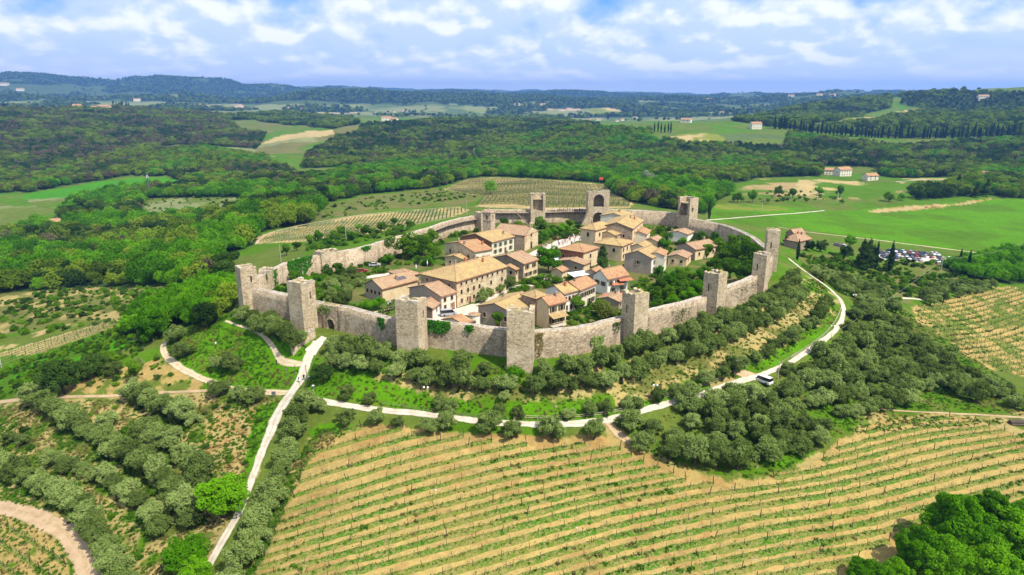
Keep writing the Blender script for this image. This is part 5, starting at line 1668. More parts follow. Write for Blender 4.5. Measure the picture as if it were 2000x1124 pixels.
house('back_house', 'house with a pale ochre roof below the gate tower', (1224, 426), (1177, 420), (1238, 419), 9.0, 1.4, wall='plaster_pale', roof='roof_ochre', wA=[(2, 6.4, .9, 1.2)], chim=1)
house('hall_house', 'broad house with a low hipped roof before the tall houses', (1213.8, 481.5), (1163.4, 473.8), (1237, 472), 5.8, 1.6, hip=(True, True), wall='plaster', roof='roof_ochre', wA=[(3, 3.4, 1.0, 1.4), (3, .9, .9, 1.4)], wB=[(2, 3.3, 1.0, 1.3)], chim=1)
house('step_house', 'small house wedged between the tall house and the tower house', (1200, 460), (1172, 456), (1217, 455), 7.0, 1.0, wall='plaster', roof='roof_ochre', wA=[(1, 4.5, .9, 1.2)], wB=[(1, 4.5, .9, 1.2)])
house('side_house', 'narrow house to the right of the tallest house', (1262, 459), (1240, 450), (1270, 450), 6.0, 1.0, wall='plaster_pale', roof='roof_red', wA=[(2, 3.2, .9, 1.2)])
house('green_shutter_house', 'grey gabled house with one green shuttered window in the middle of the village', (1272, 505), (1216.7, 499.4), (1297, 493), 5.9, 1.9, wall='plaster_white', wall2='plaster_mauve', roof='roof_ochre', wB=[(1, 3.2, .9, 1.3)], shutB='shut_green', wA=[(2, 3.2, 1.0, 1.5), (2, .8, 1.0, 1.5)], shutA='shut_green', chim=1)
house('corner_house', 'pink washed house behind the green shuttered house', (1296, 500), (1270, 494), (1303, 491), 6.4, .8, wall='plaster_pale', roof='roof_red', wA=[(2, 3.6, .9, 1.3)])
house('white_house', 'white house with a red brown roof at the right end of the front row', (1186, 545), (1132.8, 542), (1226.7, 536.6), 5.4, 2.1, wall='plaster_white', wall2='plaster_white', roof='roof_red', wB=[(2, 2.8, .9, 1.3)], shutB='shut_dark', wA=[(3, 3.0, .9, 1.4), (2, .6, .9, 1.4)], shutA='shut_dark', chim=1, doors=[(.2, 'A')])
house('row_house', 'house in the front row with a teal awning, second from its right end', (1131.7, 567), (1098, 560), (1163.7, 553.7), 6.0, 1.7, wall='plaster_pale', roof='roof_red', wA=[(4, 3.4, .9, 1.4), (4, .8, .9, 1.4)], shutA='shut_dark', chim=1, minW=7)
house('row_house', 'house in the middle of the front row with a long ochre roof', (1100.7, 574), (1062, 567), (1131, 566), 6.0, 1.5, wall='plaster_white', roof='roof_ochre', wA=[(4, 3.5, .9, 1.3), (3, .8, .9, 1.4)], chim=2, minW=7)
house('corner_tower_house', 'house with a small hipped roof at the left end of the front row', (1047.3, 583.5), (1014, 577), (1069, 577.5), 7.6, 1.3, hip=(True, True), wall='plaster', wall2='stone_rubble', roof='roof_ochre', wA=[(1, 5.2, .8, 1.2), (2, 2.4, .9, 1.5)], shutA='shut_dark', chim=1)
BAL = house('balcony_house', 'cream house with a balcony and sun blind just behind the front wall', (1070.8, 596), (1042, 588), (1106, 587.8), 7.0, 1.4, wall='plaster', roof='roof_red', wA=[(2, 4.7, 1.0, 1.5), (2, 1.6, 1.1, 1.7)], shutA='shut_dark', chim=1)
house('low_house', 'low house with a mauve gable left of the nearest front tower', (1000, 612), (930, 600), (1052, 588), 4.9, 1.6, wall='plaster', wall2='plaster_mauve', roof='roof_ochre', wB=[(3, 2.2, .9, 1.3)], chim=2, doors=[(.1, 'B')])
house('red_roof_shed', 'low shed with a white chimney under the red awning', (1208, 590), (1166, 585), (1222, 580), 3.0, .9, wall='plaster_mauve', roof='roof_pink', wA=[(2, 1.2, .9, 1.1)], chim=1)
house('right_house', 'low house with a long red roof in the right part of the village', (1357.6, 488), (1307.8, 482), (1402, 480), 4.2, 1.5, wall='plaster', wall2='plaster_mauve', roof='roof_pink', wB=[(3, 1.6, .9, 1.2)], wA=[(3, 1.6, .9, 1.2)], chim=1)
house('right_shed', 'small tiled house below the long red roof', (1340, 505), (1309, 498), (1350, 496), 3.2, 1.0, wall='plaster', roof='roof_pink', wA=[(1, 1.2, .9, 1.1)], wB=[(2, 1.2, .9, 1.1)])
house('wall_shed', 'white walled shed near the open back tower', (1342, 459), (1306, 455), (1354, 453), 3.4, 1.0, wall='plaster_white', roof='roof_pink')
OUTZ = float(spot([(1558, 490)])[0][2])
house('garden_shed', 'small tiled house between the tall house and the low red roofs', (1284, 473), (1262, 468), (1297, 467), 3.6, 1.0, wall='plaster', roof='roof_pink', wA=[(1, 1.3, .9, 1.1)], wB=[(1, 1.3, .9, 1.1)])
house('garden_shed', 'small ochre roofed house at the right foot of the tallest house', (1258, 484), (1238, 479), (1272, 477), 4.2, 1.0, wall='plaster_pale', roof='roof_ochre', wA=[(2, 1.3, .9, 1.1)])
house('garden_shed', 'little red tiled shed left of the pale flat canopy', (1097, 531), (1082, 526), (1108, 526), 2.6, .8, wall='plaster', roof='roof_red')
house('garden_shed', 'small tiled shed behind the white house', (1166, 534), (1146, 530), (1180, 528), 3.2, .9, wall='plaster_mauve', roof='roof_red')
house('outside_house', 'brown roofed house outside the right corner of the wall', (1558, 472), (1534, 467), (1584, 466), OUTZ + 4.2, 2.8, hip=(True, True), wall='stone_rubble', roof='roof_pink', zb=OUTZ, chim=2, group=None)
house('outside_annex', 'small brown roofed house beside the right corner tower', (1552, 458), (1534, 455), (1572, 455), OUTZ + 6.2, 1.8, wall='stone_rubble', roof='roof_pink', zb=OUTZ - 1, group=None)

# church front: round window, door, small bell gable
def church_bits():
    e = CH['e']; L, W_ = CH['L'], CH['W']
    r = MB()
    for k in range(12):
        t0, t1 = 2 * math.pi * k / 12, 2 * math.pi * (k + 1) / 12
        r.poly([(math.cos(t) * q, -W_ / 2 - .08, 5.6 + math.sin(t) * q) for t, q in ((t0, .55), (t1, .55), (t1, .85), (t0, .85))])
    o = r.build('round_window', M['brick'], e)
    p = MB(); p.poly([(math.cos(2 * math.pi * k / 12) * .55, -W_ / 2 - .05, 5.6 + math.sin(2 * math.pi * k / 12) * .55) for k in range(12)]); p.build('pane', M['pane'], o)
    window(e, 0, .0, 'A', 1.5, 3.0, True, None, W_, L)
    g = MB(); g.box(-.9, -.45, -W_ / 2 - .02, -W_ / 2 + .5, 8.6, 10.2); g.box(.45, .9, -W_ / 2 - .02, -W_ / 2 + .5, 8.6, 10.2)
    g.prism([(-1, -W_ / 2 - .05), (1, -W_ / 2 - .05), (1, -W_ / 2 + .55), (-1, -W_ / 2 + .55)], 10.2, 10.5); g.build('bell_gable', M['stone_house'], e)
church_bits()

def bell_tower():
    c = at_z(955, 414, 12.6)
    e = empty('bell_tower', (c[0], c[1], 0), 'slender stone bell tower behind the church roof', 'tower', None, CH['rz'])
    mb = MB(); w = 1.9
    mb.box(-w, w, -w, w, -.5, 9.4)
    q = .45
    for s in (-1, 1):
        for t_ in (-1, 1):
            x0, x1 = sorted((s * w, s * q)); y0, y1 = sorted((t_ * w, t_ * (w - .6)))
            mb.box(x0, x1, y0, y1, 9.4, 11.4)
            y0, y1 = sorted((t_ * (w - .601), t_ * q)); x0, x1 = sorted((s * w, s * (w - .6)))
            mb.box(x0, x1, y0, y1, 9.4, 11.4)
    mb.box(-w, w, -w, w, 11.4, 12.4)
    mb.build('shaft', M['stone_tower'], e)
    b = MB(); b.box(-w - .3, w + .3, -w - .3, w + .3, 12.4, 12.7); b.box(-w - .12, w + .12, -w - .12, w + .12, 9.1, 9.35); b.build('cornice', M['stone_cap'], e)
    t = MB(); t.slab([(-w, -w, 12.8), (w, -w, 12.8), (w, w, 12.8), (-w, w, 12.8), (0, 0, 13.6)], [(0, 1, 4), (1, 2, 4), (2, 3, 4), (3, 0, 4)], .1); t.build('roof', M['roof_pink'], e)
    for i, (x, y) in enumerate(((-w, -w), (w, -w), (w, w), (-w, w))):
        q = MB(); q.bar((x, y, 12.7), (x, y, 13.6), .22, n=5, r2=.05); q.build('pinnacle', M['stone_cap'], e)
    q = MB(); q.bar((0, 0, 13.4), (0, 0, 15.4), .25, n=6, r2=.04); q.build('spire', M['stone_cap'], e)
    bl = MB(); bl.bar((0, 0, 11.2), (0, 0, 10.2), .25, n=8, r2=.5); bl.build('bell', M['metal'], e)
bell_tower()

# balcony, blinds, awnings, solar panel
def on_house(Hh, name, mb, mat):
    return mb.build(name, M[mat], Hh['e'])
def extras():
    L, W_ = BAL['L'], BAL['W']
    b = MB(); b.box(-L * .42, L * .34, -W_ / 2 - 1.5, -W_ / 2, .95, 1.15); o = on_house(BAL, 'balcony', b, 'plaster_pale')
    r = MB()
    for k in range(18): x = -L * .42 + k * L * .76 / 17; r.bar((x, -W_ / 2 - 1.45, 1.15), (x, -W_ / 2 - 1.45, 2.05), .025)
    r.box(-L * .43, L * .35, -W_ / 2 - 1.48, -W_ / 2 - 1.40, 2.05, 2.12); r.build('railing', M['frame'], o)
    s = MB(); s.slab([(-L * .45, -W_ / 2 - 1.9, 3.5), (L * .40, -W_ / 2 - 1.9, 3.5), (L * .40, -W_ / 2 - .02, 4.2), (-L * .45, -W_ / 2 - .02, 4.2)], [(0, 1, 2, 3)], .06); on_house(BAL, 'sun_blind', s, 'roof_ochre')
    L, W_ = SOL['L'], SOL['W']; sl = SOL['rise'] / (W_ / 2)
    p = MB()
    for k in range(3):
        x0 = L * (.02 + k * .085); y0, y1 = -W_ * .36, -W_ * .20
        z = lambda y: SOL['ze'] + SOL['rise'] * (1 - abs(y) / (W_ / 2)) + .36
        p.slab([(x0, y0, z(y0)), (x0 + L * .08, y0, z(y0)), (x0 + L * .08, y1, z(y1)), (x0, y1, z(y1))], [(0, 1, 2, 3)], .07)
    on_house(SOL, 'solar_panel', p, 'solar')
extras()

def awning(u, v, z, wdt, dep, mat, label, rz=.35, name='awning'):
    c = at_z(u, v, z)
    e = empty(name, (c[0], c[1], 0), label, 'awning', None, rz)
    s = MB(); s.slab([(-wdt / 2, -dep / 2, z - .35), (wdt / 2, -dep / 2, z - .35), (wdt / 2, dep / 2, z + .1), (-wdt / 2, dep / 2, z + .1)], [(0, 1, 2, 3)], .05); s.build('canvas', M[mat], e)
    for x in (-wdt / 2 + .1, wdt / 2 - .1):
        for y in (-dep / 2 + .1, dep / 2 - .1):
            f = MB(); f.bar((x, y, 0), (x, y, z - .3), .05); f.build('leg', M['metal'], e)
awning(1200, 577, 3.6, 6.5, 3.0, 'red', 'flat red awning over a yard beside the dark sided tower')
awning(1147, 568, 3.4, 2.4, 1.6, 'teal', 'small teal awning on the front row of houses')
awning(1206, 553, 3.6, 4.0, 2.2, 'terracotta', 'brick red awning roof on the white house', .3)
awning(1222, 545, 4.6, 4.6, 2.0, 'terracotta', 'long brick red awning at the right side of the white house', .3)
awning(1152, 562, 4.4, 3.0, 1.6, 'terracotta', 'brick red awning above the teal one', .6)
awning(1130, 534, 2.8, 6.5, 4.0, 'white', 'pale flat canopy below the red brick house', .5)
awning(1085, 505, 2.6, 3.2, 2.6, 'white', 'white canopy beside the chestnut tree and the piazza', .2)

def apse():
    c = at_z(927, 637, 0)
    e = empty('round_store', (c[0], c[1], 0), 'small round white store at the edge of the courtyard', 'building')
    mb = MB(); n = 14
    mb.prism([(math.cos(2 * math.pi * k / n) * 1.5, math.sin(2 * math.pi * k / n) * 1.5) for k in range(n)], -.3, 3.2); mb.build('wall', M['plaster_white'], e)
    t = MB(); t.slab([(math.cos(2 * math.pi * k / n) * 1.7, math.sin(2 * math.pi * k / n) * 1.7, 3.4) for k in range(n)] + [(0, 0, 4.1)], [(k, (k + 1) % n, n) for k in range(n)], .15); t.build('roof', M['roof_pink'], e)
    d = MB(); d.box(-.45, .45, -1.56, -1.4, 0, 2.0); d.build('door', M['wood'], e)
apse()

# farmhouses and villas in the country round about
def far_house(u, v, Lh, Wh, h, rise, rz, label, wall='plaster_pale', roof='roof_red', name='farmhouse', wins=2):
    p = spot([(u, v)])[0]
    e = empty(name, tuple(p), label, 'house', 'farmhouses in the country round the town', rz)
    l, w = Lh / 2, Wh / 2
    mb = MB()
    mb.poly([(-l, -w, -2), (l, -w, -2), (l, -w, h), (-l, -w, h)]); mb.poly([(l, w, -2), (-l, w, -2), (-l, w, h), (l, w, h)])
    mb.poly([(-l, w, -2), (-l, -w, -2), (-l, -w, h), (-l, 0, h + rise), (-l, w, h)]); mb.poly([(l, -w, -2), (l, w, -2), (l, w, h), (l, 0, h + rise), (l, -w, h)])
    mb.build('wall', M[wall], e)
    o = .5
    sl = rise / w
    rb = MB(); rb.slab([(-l - o, -w - o, h - o * sl + .3), (l + o, -w - o, h - o * sl + .3), (l + o, w + o, h - o * sl + .3), (-l - o, w + o, h - o * sl + .3), (-l - o, 0, h + rise + .3), (l + o, 0, h + rise + .3)], [(0, 1, 5, 4), (2, 3, 4, 5)], .3, 0, 1)
    ro = rb.build('roof', [M[roof], M['eave']], e)
    ch = MB(); ch.box(l * .3, l * .3 + .8, w * .1, w * .1 + .7, h + rise * .6, h + rise + 1.4); ch.build('chimney', M['stone_rubble'], ro)
    for k in range(wins * 2):
        i, fl = k % wins, k // wins
        mb = MB(); x = (-.5 + (i + .5) / wins) * Lh * .85; z = h * (.18 + .45 * fl)
        mb.box(x - .5, x + .5, -w - .06, -w + .02, z, z + min(1.5, h * .28)); mb.build('window', M['pane'], e)
    mb = MB(); mb.box(-l - .06, -l + .02, -.5, .5, h * .5, h * .5 + 1.3); mb.build('window', M['pane'], e)
FH = [(1622, 342, 16, 9, 6, 2.4, -.25, 'left wing of the pale farmhouse below the right wooded hill', 'plaster_pale', 'roof_red', 4), (1645, 344, 17, 10, 7.5, 2.8, .35, 'main block of the pale farmhouse below the right wooded hill', 'plaster_pale', 'roof_red', 4),
      (1699, 352, 13, 9, 5, 2.2, .2, 'small barn to the right of the pale farmhouse', 'plaster_pale', 'roof_red', 2), (1475, 252, 20, 14, 10, 3, .1, 'square villa at the left end of the cypress row', 'plaster_pale', 'roof_red', 4),
      (1919, 196, 26, 16, 11, 3, -.2, 'lonely house high on the right hill', 'plaster_pale', 'roof_pink', 3), (110, 444, 9, 7, 5, 2, .4, 'little cottage among trees in the left valley', 'plaster_pale', 'roof_red', 2),
      (205, 216, 34, 16, 11, 4, 0, 'large pale house on the far left hill top', 'plaster', 'roof_red', 4), (152, 213, 22, 14, 9, 4, .2, 'red roofed house on the far left hill top', 'plaster', 'roof_red', 3), (185, 216, 18, 12, 9, 3, -.2, 'small house beside the large one on the far left hill top', 'plaster', 'roof_red', 2),
      (755, 237, 26, 14, 9, 3, .2, 'farm with red roofs on the far valley side left of the centre', 'plaster_pale', 'roof_red', 3), (770, 239, 18, 12, 8, 3, -.3, 'barn of the far valley farm', 'plaster_pale', 'roof_red', 2),
      (520, 345, 14, 8, 4, 2, .2, 'low pinkish barn among trees left of the vineyard behind the town', 'plaster_pale', 'roof_red', 2), (1912, 349, 34, 14, 6, 2, .1, 'pale shed at the edge of the right wood', 'plaster_white', 'roof_pink', 3)]
for q in FH: far_house(q[0], q[1], q[2], q[3], q[4], q[5], q[6], q[7], q[8], q[9], wins=q[10])
for i, (u, v, s) in enumerate([(768, 221, 34), (785, 219, 40), (800, 218, 36), (735, 221, 26), (560, 213, 40), (602, 216, 40), (1010, 206, 50), (1060, 207, 50), (1150, 237, 26), (1168, 236, 30), (1205, 238, 24), (1215, 236, 28), (1240, 232, 30), (1340, 240, 34), (1410, 222, 34), (1460, 214, 40), (1545, 190, 60), (1600, 188, 60), (1625, 189, 60), (1385, 197, 60), (10, 168, 90), (40, 178, 80), (268, 198, 60), (395, 208, 50), (1190, 225, 30), (590, 214, 30)]):
    s *= .62; far_house(u, v, s, s * .55, s * .30, s * .12, (i * 1.3) % 1.2 - .6, f'{nth(i)} tiny pale farmhouse in the far hazy plain', wins=2, roof='roof_red' if i % 2 else 'roof_pink')
# ------------------------------------------------------------------ olive trees
N_OLIVE = []
def olive_at(uv, label, group, s=1.0, jit=.0, world=None):
    p = spot([uv])[0] if world is None else (world[0], world[1], float(ground(*world)))
    N_OLIVE.append((p[0], p[1], p[2] - .05, s * rng.uniform(.72, 1.15), label, group))


def olive_row(px, spacing, label, group, s=1.0, jit=.6, offset=0.0):
    """trees along a line of pixels; the label says which in the row"""
    P = resample(line_w(px, 8)[:, :2], spacing)
    for i, p in enumerate(P):
        q = p + rng.uniform(-jit, jit, 2)
        olive_at(None, label.format(nth(i)), group, s, world=q)
    return P

olive_row([(470, 632), (500, 640), (530, 652), (560, 668), (585, 672)], 4.2, '{} olive tree from the left corner tower, below the wall left of the gate', 'olive trees left of the gate', 1.0)
olive_row([(510, 655), (545, 668), (575, 682)], 4.6, '{} olive tree beside the curving side path, below the wall left of the gate', 'olive trees left of the gate', .9)
olive_row([(655, 715), (690, 722), (740, 733), (800, 742), (860, 754), (920, 762), (985, 768)], 4.5, '{} olive tree from the gate in the front row below the wall', 'olive trees in front of the wall', .98)
olive_row([(1045, 772), (1100, 768), (1160, 757), (1220, 742), (1280, 722), (1340, 700), (1400, 676), (1450, 655), (1500, 632), (1545, 602), (1565, 580)], 4.4, '{} olive tree right of the bright sapling in the front row below the wall', 'olive trees in front of the wall', .98)
olive_row([(650, 690), (700, 700), (770, 712), (850, 726), (940, 736)], 5.0, '{} olive tree from the gate in the back row against the wall', 'olive trees against the wall', .95)
olive_row([(1070, 735), (1150, 722), (1220, 704), (1290, 683), (1350, 664), (1400, 646), (1450, 624), (1490, 604), (1525, 580), (1545, 562), (1550, 545)], 4.6, '{} olive tree in the back row against the wall right of the nearest tower', 'olive trees against the wall', 1.0)
for i, uv in enumerate([(680, 782), (722, 790), (860, 800), (880, 814), (975, 808), (1012, 815), (1110, 818), (1150, 812), (1180, 808), (1222, 800), (1240, 798), (985, 785)]):
    olive_at(uv, f'{nth(i)} small olive tree from the left on the bank above the path', 'small olive trees on the bank', .72)
olive_row([(1290, 790), (1330, 778), (1370, 760), (1420, 738), (1450, 718), (1490, 700), (1530, 678), (1570, 650), (1600, 622), (1612, 600)], 5.4, '{} olive tree along the upper edge of the ring road on the right', 'olive trees above the ring road', .85)
for i, (uv, s) in enumerate([((625, 806), .75), (( 678, 826), .95), ((735, 832), .85), ((775, 836), .6), ((838, 846), .85), ((872, 842), .85), ((957, 848), .9), ((1000, 856), .9), ((1077, 856), 1.05), ((1160, 858), 1.05)]):
    olive_at(uv, f'{nth(i)} olive tree from the left between the ring path and the foreground vineyard', 'olive trees below the ring path', s)
olive_row([(600, 806), (585, 832), (572, 862), (562, 890), (552, 925), (540, 960), (524, 1000), (508, 1040), (488, 1085), (462, 1130), (440, 1180)], 3.6, '{} olive tree from the top along the right side of the white path', 'olive trees beside the white path', 1.0, .35)
for j, (px, word, s) in enumerate([
    ([(61, 784), (123, 824), (184, 864), (246, 901), (307, 936), (348, 984), (375, 1030)], 'upper long olive row', 1.06),
    ([(262, 782), (328, 815), (375, 830)], 'short olive row below the terrace track', 1.0),
    ([(287, 856), (340, 882), (389, 925), (402, 960)], 'olive row ending at the bright oak', 1.0),
    ([(95, 903), (172, 934), (225, 955), (262, 977), (290, 1008), (312, 1044)], 'middle olive row of the terraces', .84),
    ([(-25, 905), (14, 926), (74, 958), (131, 985), (176, 1030), (205, 1084), (230, 1134), (262, 1190)], 'lowest olive row above the curved farm track', 1.0)]):
    olive_row(px, 3.7, '{} olive tree from the top in the ' + word, 'olive rows on the left terraces', s, .3)
for uv, s, lab in [((20, 868), .7, 'small olive tree at the left edge beyond the terraces'), ((45, 872), .7, 'small grey olive tree next to the left edge of the terraces'), ((212, 838), .9, 'single olive tree between the two upper terrace rows'),
                   ((358, 700), 1.15, 'large grey olive tree beside the bend of the left lane'), ((345, 668), .9, 'olive tree at the top of the left lane'), ((455, 725), 1.0, 'grey olive tree on the grass mound below the gate'), ((428, 722), .75, 'small olive tree left of the grey one on the grass mound'),
                   ((432, 772), .95, 'olive tree on the lower edge of the left lane'), ((500, 785), 1.05, 'olive tree by the lane junction'), ((470, 782), .8, 'smaller olive tree left of the lane junction'),
                   ((175, 728), .8, 'thin olive tree left of the dirt bank'), ((225, 735), .85, 'olive tree on top of the dirt bank'), ((270, 720), .9, 'olive tree at the right end of the dirt bank')]:
    olive_at(uv, lab, 'scattered olive trees on the left', s)


def grove(px, spacing, ang, label, group, s=1.0, avoid=None):
    """a planted grid: rows and places in the row"""
    P = poly_w(px)
    ca, sa = math.cos(ang), math.sin(ang)
    Q = np.column_stack([P[:, 0] * ca + P[:, 1] * sa, -P[:, 0] * sa + P[:, 1] * ca])
    rows = np.arange(Q[:, 1].min() + spacing * .3, Q[:, 1].max(), spacing)
    out = 0; ri = 0
    for yv in rows:
        xs = np.arange(Q[:, 0].min() + rng.uniform(0, 2), Q[:, 0].max(), spacing * .86)
        wx, wy = xs * ca - yv * sa, xs * sa + yv * ca
        wx = wx + rng.uniform(-.7, .7, len(wx)); wy = wy + rng.uniform(-.7, .7, len(wy))
        k = in_poly(wx, wy, P) & (dist_poly(wx, wy, PATH_RING, False) > 2.6)
        uv = project(np.column_stack([wx, wy, ground(wx, wy)]))
        k &= (uv[:, 0] < 2040) & (rng.random(len(wx)) > .04)
        if not k.any(): continue
        for ci, (a, b) in enumerate(zip(wx[k], wy[k])):
            olive_at(None, label.format(nth(ci), nth(ri)), group, s, world=(a, b)); out += 1
        ri += 1
    return out
g1 = grove([(1215, 840), (1285, 803), (1375, 778), (1440, 762), (1530, 800), (1600, 835), (1612, 860), (1580, 890), (1540, 905), (1470, 930), (1400, 915), (1330, 905), (1265, 895)], 5.5, -.25, '{} olive tree from the left in the {} row below the ring road bend', 'grove below the ring road', 1.08)
g2 = grove([(1668, 600), (1720, 612), (1775, 655), (1840, 705), (1930, 755), (2020, 790), (1990, 800), (1900, 785), (1840, 770), (1790, 790), (1740, 815), (1680, 830), (1600, 815), (1545, 790), (1498, 760), (1545, 722), (1608, 682), (1660, 638)], 5.6, .5, '{} olive tree from the left in the {} row of the big right grove', 'big grove right of the ring road', 1.0)
g3 = grove([(1570, 525), (1640, 545), (1720, 570), (1760, 620), (1700, 610), (1665, 590), (1625, 560), (1590, 545)], 5.6, .3, '{} olive tree from the left in the {} row below the cypresses', 'olives below the cypresses', .9)
g4 = grove([(1790, 575), (1840, 560), (1890, 562), (1960, 560), (1880, 585), (1820, 600)], 5.2, .3, '{} olive tree from the left in the {} row above the right vineyard', 'olives above the right vineyard', .85)
g5 = grove([(620, 560), (680, 540), (720, 550), (690, 590), (660, 610), (625, 600)], 5.0, .2, '{} olive tree from the left in the {} row, left garden', 'olives in the left garden', .8)
for i, uv in enumerate([(935, 585), (955, 580), (975, 572), (990, 566), (945, 592), (1000, 560)]):
    olive_at(uv, f'{nth(i)} olive tree in the middle garden before the longest house', 'olives in the middle garden', .75)

# the 300 olives that show largest are single trees, the farther rest of the groves one mass
_size = [-(q[3] / math.hypot(q[0], q[1])) for q in N_OLIVE]
_uv = project(np.array([q[:3] for q in N_OLIVE]))
_size = [s_ if (-20 < u_[0] < 2020 and u_[1] < 1150) else s_ + 1 for s_, u_ in zip(_size, _uv)]
_ord = np.argsort(_size)
for i in sorted(_ord[:300]):
    q = N_OLIVE[i]
    plant('olive', q[0], q[1], q[3], 'olive_tree', q[4], 'tree', q[5], z=q[2])
_rest = np.array([N_OLIVE[i][:4] for i in _ord[300:]])
mass('olive_grove', [v[1] for v in PROTO['olive']], _rest[:, :3], _rest[:, 3])
mass('olive_trunks', [v[0] for v in PROTO['olive'][:1]], _rest[:, :3], _rest[:, 3])

# ------------------------------------------------------------------ other single trees and bushes
SINGLE = [
    ('oak', (440, 1010), .98, 'oak_tree', 'bright green oak beside the white path in the lower left'),
    ('oak', (368, 1112), .80, 'oak_tree', 'bright green tree at the bottom edge left of the white path'),
    ('oak', (385, 1140), .6, 'oak_tree', 'small bright tree at the bottom edge beside the white path'),
    ('oak', (300, 668), 1.05, 'oak_tree', 'large bright tree over the bend of the left lane'),
    ('oak', (345, 630), .9, 'oak_tree', 'bright tree behind the bend of the left lane'),
    ('ilex', (125, 768), 1.15, 'holm_oak', 'round dark evergreen on the dirt bank at the left'),
    ('ilex', (185, 735), .85, 'holm_oak', 'dark evergreen behind the round one on the left bank'),
    ('ilex', (405, 640), .9, 'holm_oak', 'dark evergreen below the left corner tower'),
    ('garden', (265, 745), 1.0, 'young_tree', 'green tree on the dirt bank right of the dark evergreens'),
    ('garden', (215, 718), 1.0, 'young_tree', 'green tree behind the dirt bank'),
    ('garden_bright', (1007, 752), .8, 'sapling', 'bright green sapling below the nearest front tower'),
    ('ilex', (632, 745), .62, 'holm_oak', 'dark round bush right of the gate ramp'),
    ('big_oak', (1860, 1105), 1.0, 'broad_oak', 'tallest bright oak of the clump in the lower right corner'),
    ('big_oak', (1965, 1110), .85, 'broad_oak', 'bright oak at the right edge of the lower right clump'),
    ('big_oak', (1790, 1130), .62, 'broad_oak', 'small bright oak on the left flank of the tallest lower right oak'),
    ('big_oak', (1910, 1180), .85, 'broad_oak', 'bright oak below the tallest one at the bottom edge'),
    ('big_oak', (1690, 1150), .50, 'broad_oak', 'leftmost low bright oak of the lower right clump'),
    ('big_oak', (1745, 1165), .50, 'broad_oak', 'second low bright oak of the lower right clump'),
    ('big_oak', (1830, 1160), .75, 'broad_oak', 'bright oak in front of the tallest one, touching the bottom edge'),
    ('big_oak', (1990, 1190), .8, 'broad_oak', 'bright oak in the very corner at the lower right'),
    ('big_oak', (1925, 1065), .72, 'broad_oak', 'bright oak just right of the tallest one of the lower right clump'),
    ('big_oak', (2010, 1050), .7, 'broad_oak', 'bright oak behind the clump at the right edge'),
    ('chestnut', (1071, 534), 1.02, 'chestnut_tree', 'round chestnut in pale flower in the middle of the village'),
    ('conifer', (1177, 527), .82, 'cedar_tree', 'dark pointed conifer beside the red brick house'),
    ('yellow', (1180, 622), 1.15, 'yellow_shrub', 'large yellow green shrub with bare stems behind the front wall'),
    ('garden', (1125, 606), .9, 'garden_tree', 'leafy green tree before the front row of white houses'),
    ('garden_bright', (1172, 604), .7, 'garden_tree', 'bright green tree behind the yellow shrub'),
    ('garden_bright', (738, 605), .85, 'garden_tree', 'bright green tree at the corner of the solar panel house'),
    ('garden_bright', (718, 614), .7, 'garden_tree', 'low bright green tree left of the garden path'),
    ('garden', (973, 640), .75, 'garden_tree', 'green tree against the wall beside the nearest tower'),
    ('garden', (800, 505), 1.7, 'garden_tree', 'tall dark tree against the left back wall'), ('garden', (782, 490), 1.3, 'garden_tree', 'tree with ivy at the left of the tall back wall tree'),
    ('garden', (825, 500), 1.5, 'garden_tree', 'tree between the tall back wall tree and the stone house'), ('garden', (845, 508), 1.1, 'garden_tree', 'green tree left of the stone gabled house'), ('garden', (838, 485), 1.2, 'garden_tree', 'tree behind the stone gabled house'),
    ('garden_bright', (840, 520), .8, 'garden_tree', 'small bright tree left of the stone gabled house'), ('garden_bright', (760, 517), .8, 'garden_tree', 'small bright tree at the foot of the left back wall'),
    ('garden_bright', (1080, 462), .9, 'garden_tree', 'bright tree in the garden behind the church front'), ('garden_bright', (1100, 456), .9, 'garden_tree', 'bright tree left of the piazza wall'), ('garden_bright', (1063, 468), .8, 'garden_tree', 'bright tree nearest the church front'), ('garden', (1055, 448), 1.0, 'garden_tree', 'green tree between the church and the back wall'),
    ('garden', (1112, 447), .9, 'garden_tree', 'grey green tree near the foot of the gate tower'), ('garden', (1013, 447), .8, 'garden_tree', 'low tree behind the nave roof'), ('garden', (985, 447), .8, 'garden_tree', 'low tree right of the bell tower'),
]
for i, (uv, s) in enumerate([((1420, 520), 1.5), ((1440, 505), 1.6), ((1460, 530), 1.6), ((1425, 545), 1.3), ((1445, 555), 1.4), ((1405, 500), 1.2), ((1465, 555), 1.3), ((1395, 530), 1.0), ((1475, 510), 1.2), ((1430, 485), 1.1), ((1380, 505), .9)]):
    SINGLE.append(('garden', uv, s, 'garden_tree', f'{nth(i)} tree from the front of the dense wood inside the right wall'))
for i, (uv, s) in enumerate([((1290, 565), .8), ((1310, 560), .9), ((1330, 575), .9), ((1345, 590), .9), ((1305, 590), .8), ((1350, 570), .8), ((1280, 590), .8), ((1365, 575), .9), ((1325, 550), .7), ((1290, 540), .7), ((1340, 545), .8), ((1370, 550), .9), ((1285, 605), .6), ((1315, 600), .7)]):
    SINGLE.append((['garden', 'garden_bright'][i % 2], uv, s, 'garden_tree', f'{nth(i)} small tree of the right hand gardens behind the front wall'))
for i, (uv, s) in enumerate([((1295, 490), .9), ((1270, 475), .8), ((1310, 470), .8), ((1290, 455), .7), ((1335, 478), .7), ((1370, 470), .8), ((1395, 470), .7), ((1300, 510), .8)]):
    SINGLE.append((['garden_bright', 'garden'][i % 2], uv, s, 'garden_tree', f'{nth(i)} small tree among the low houses of the right part'))
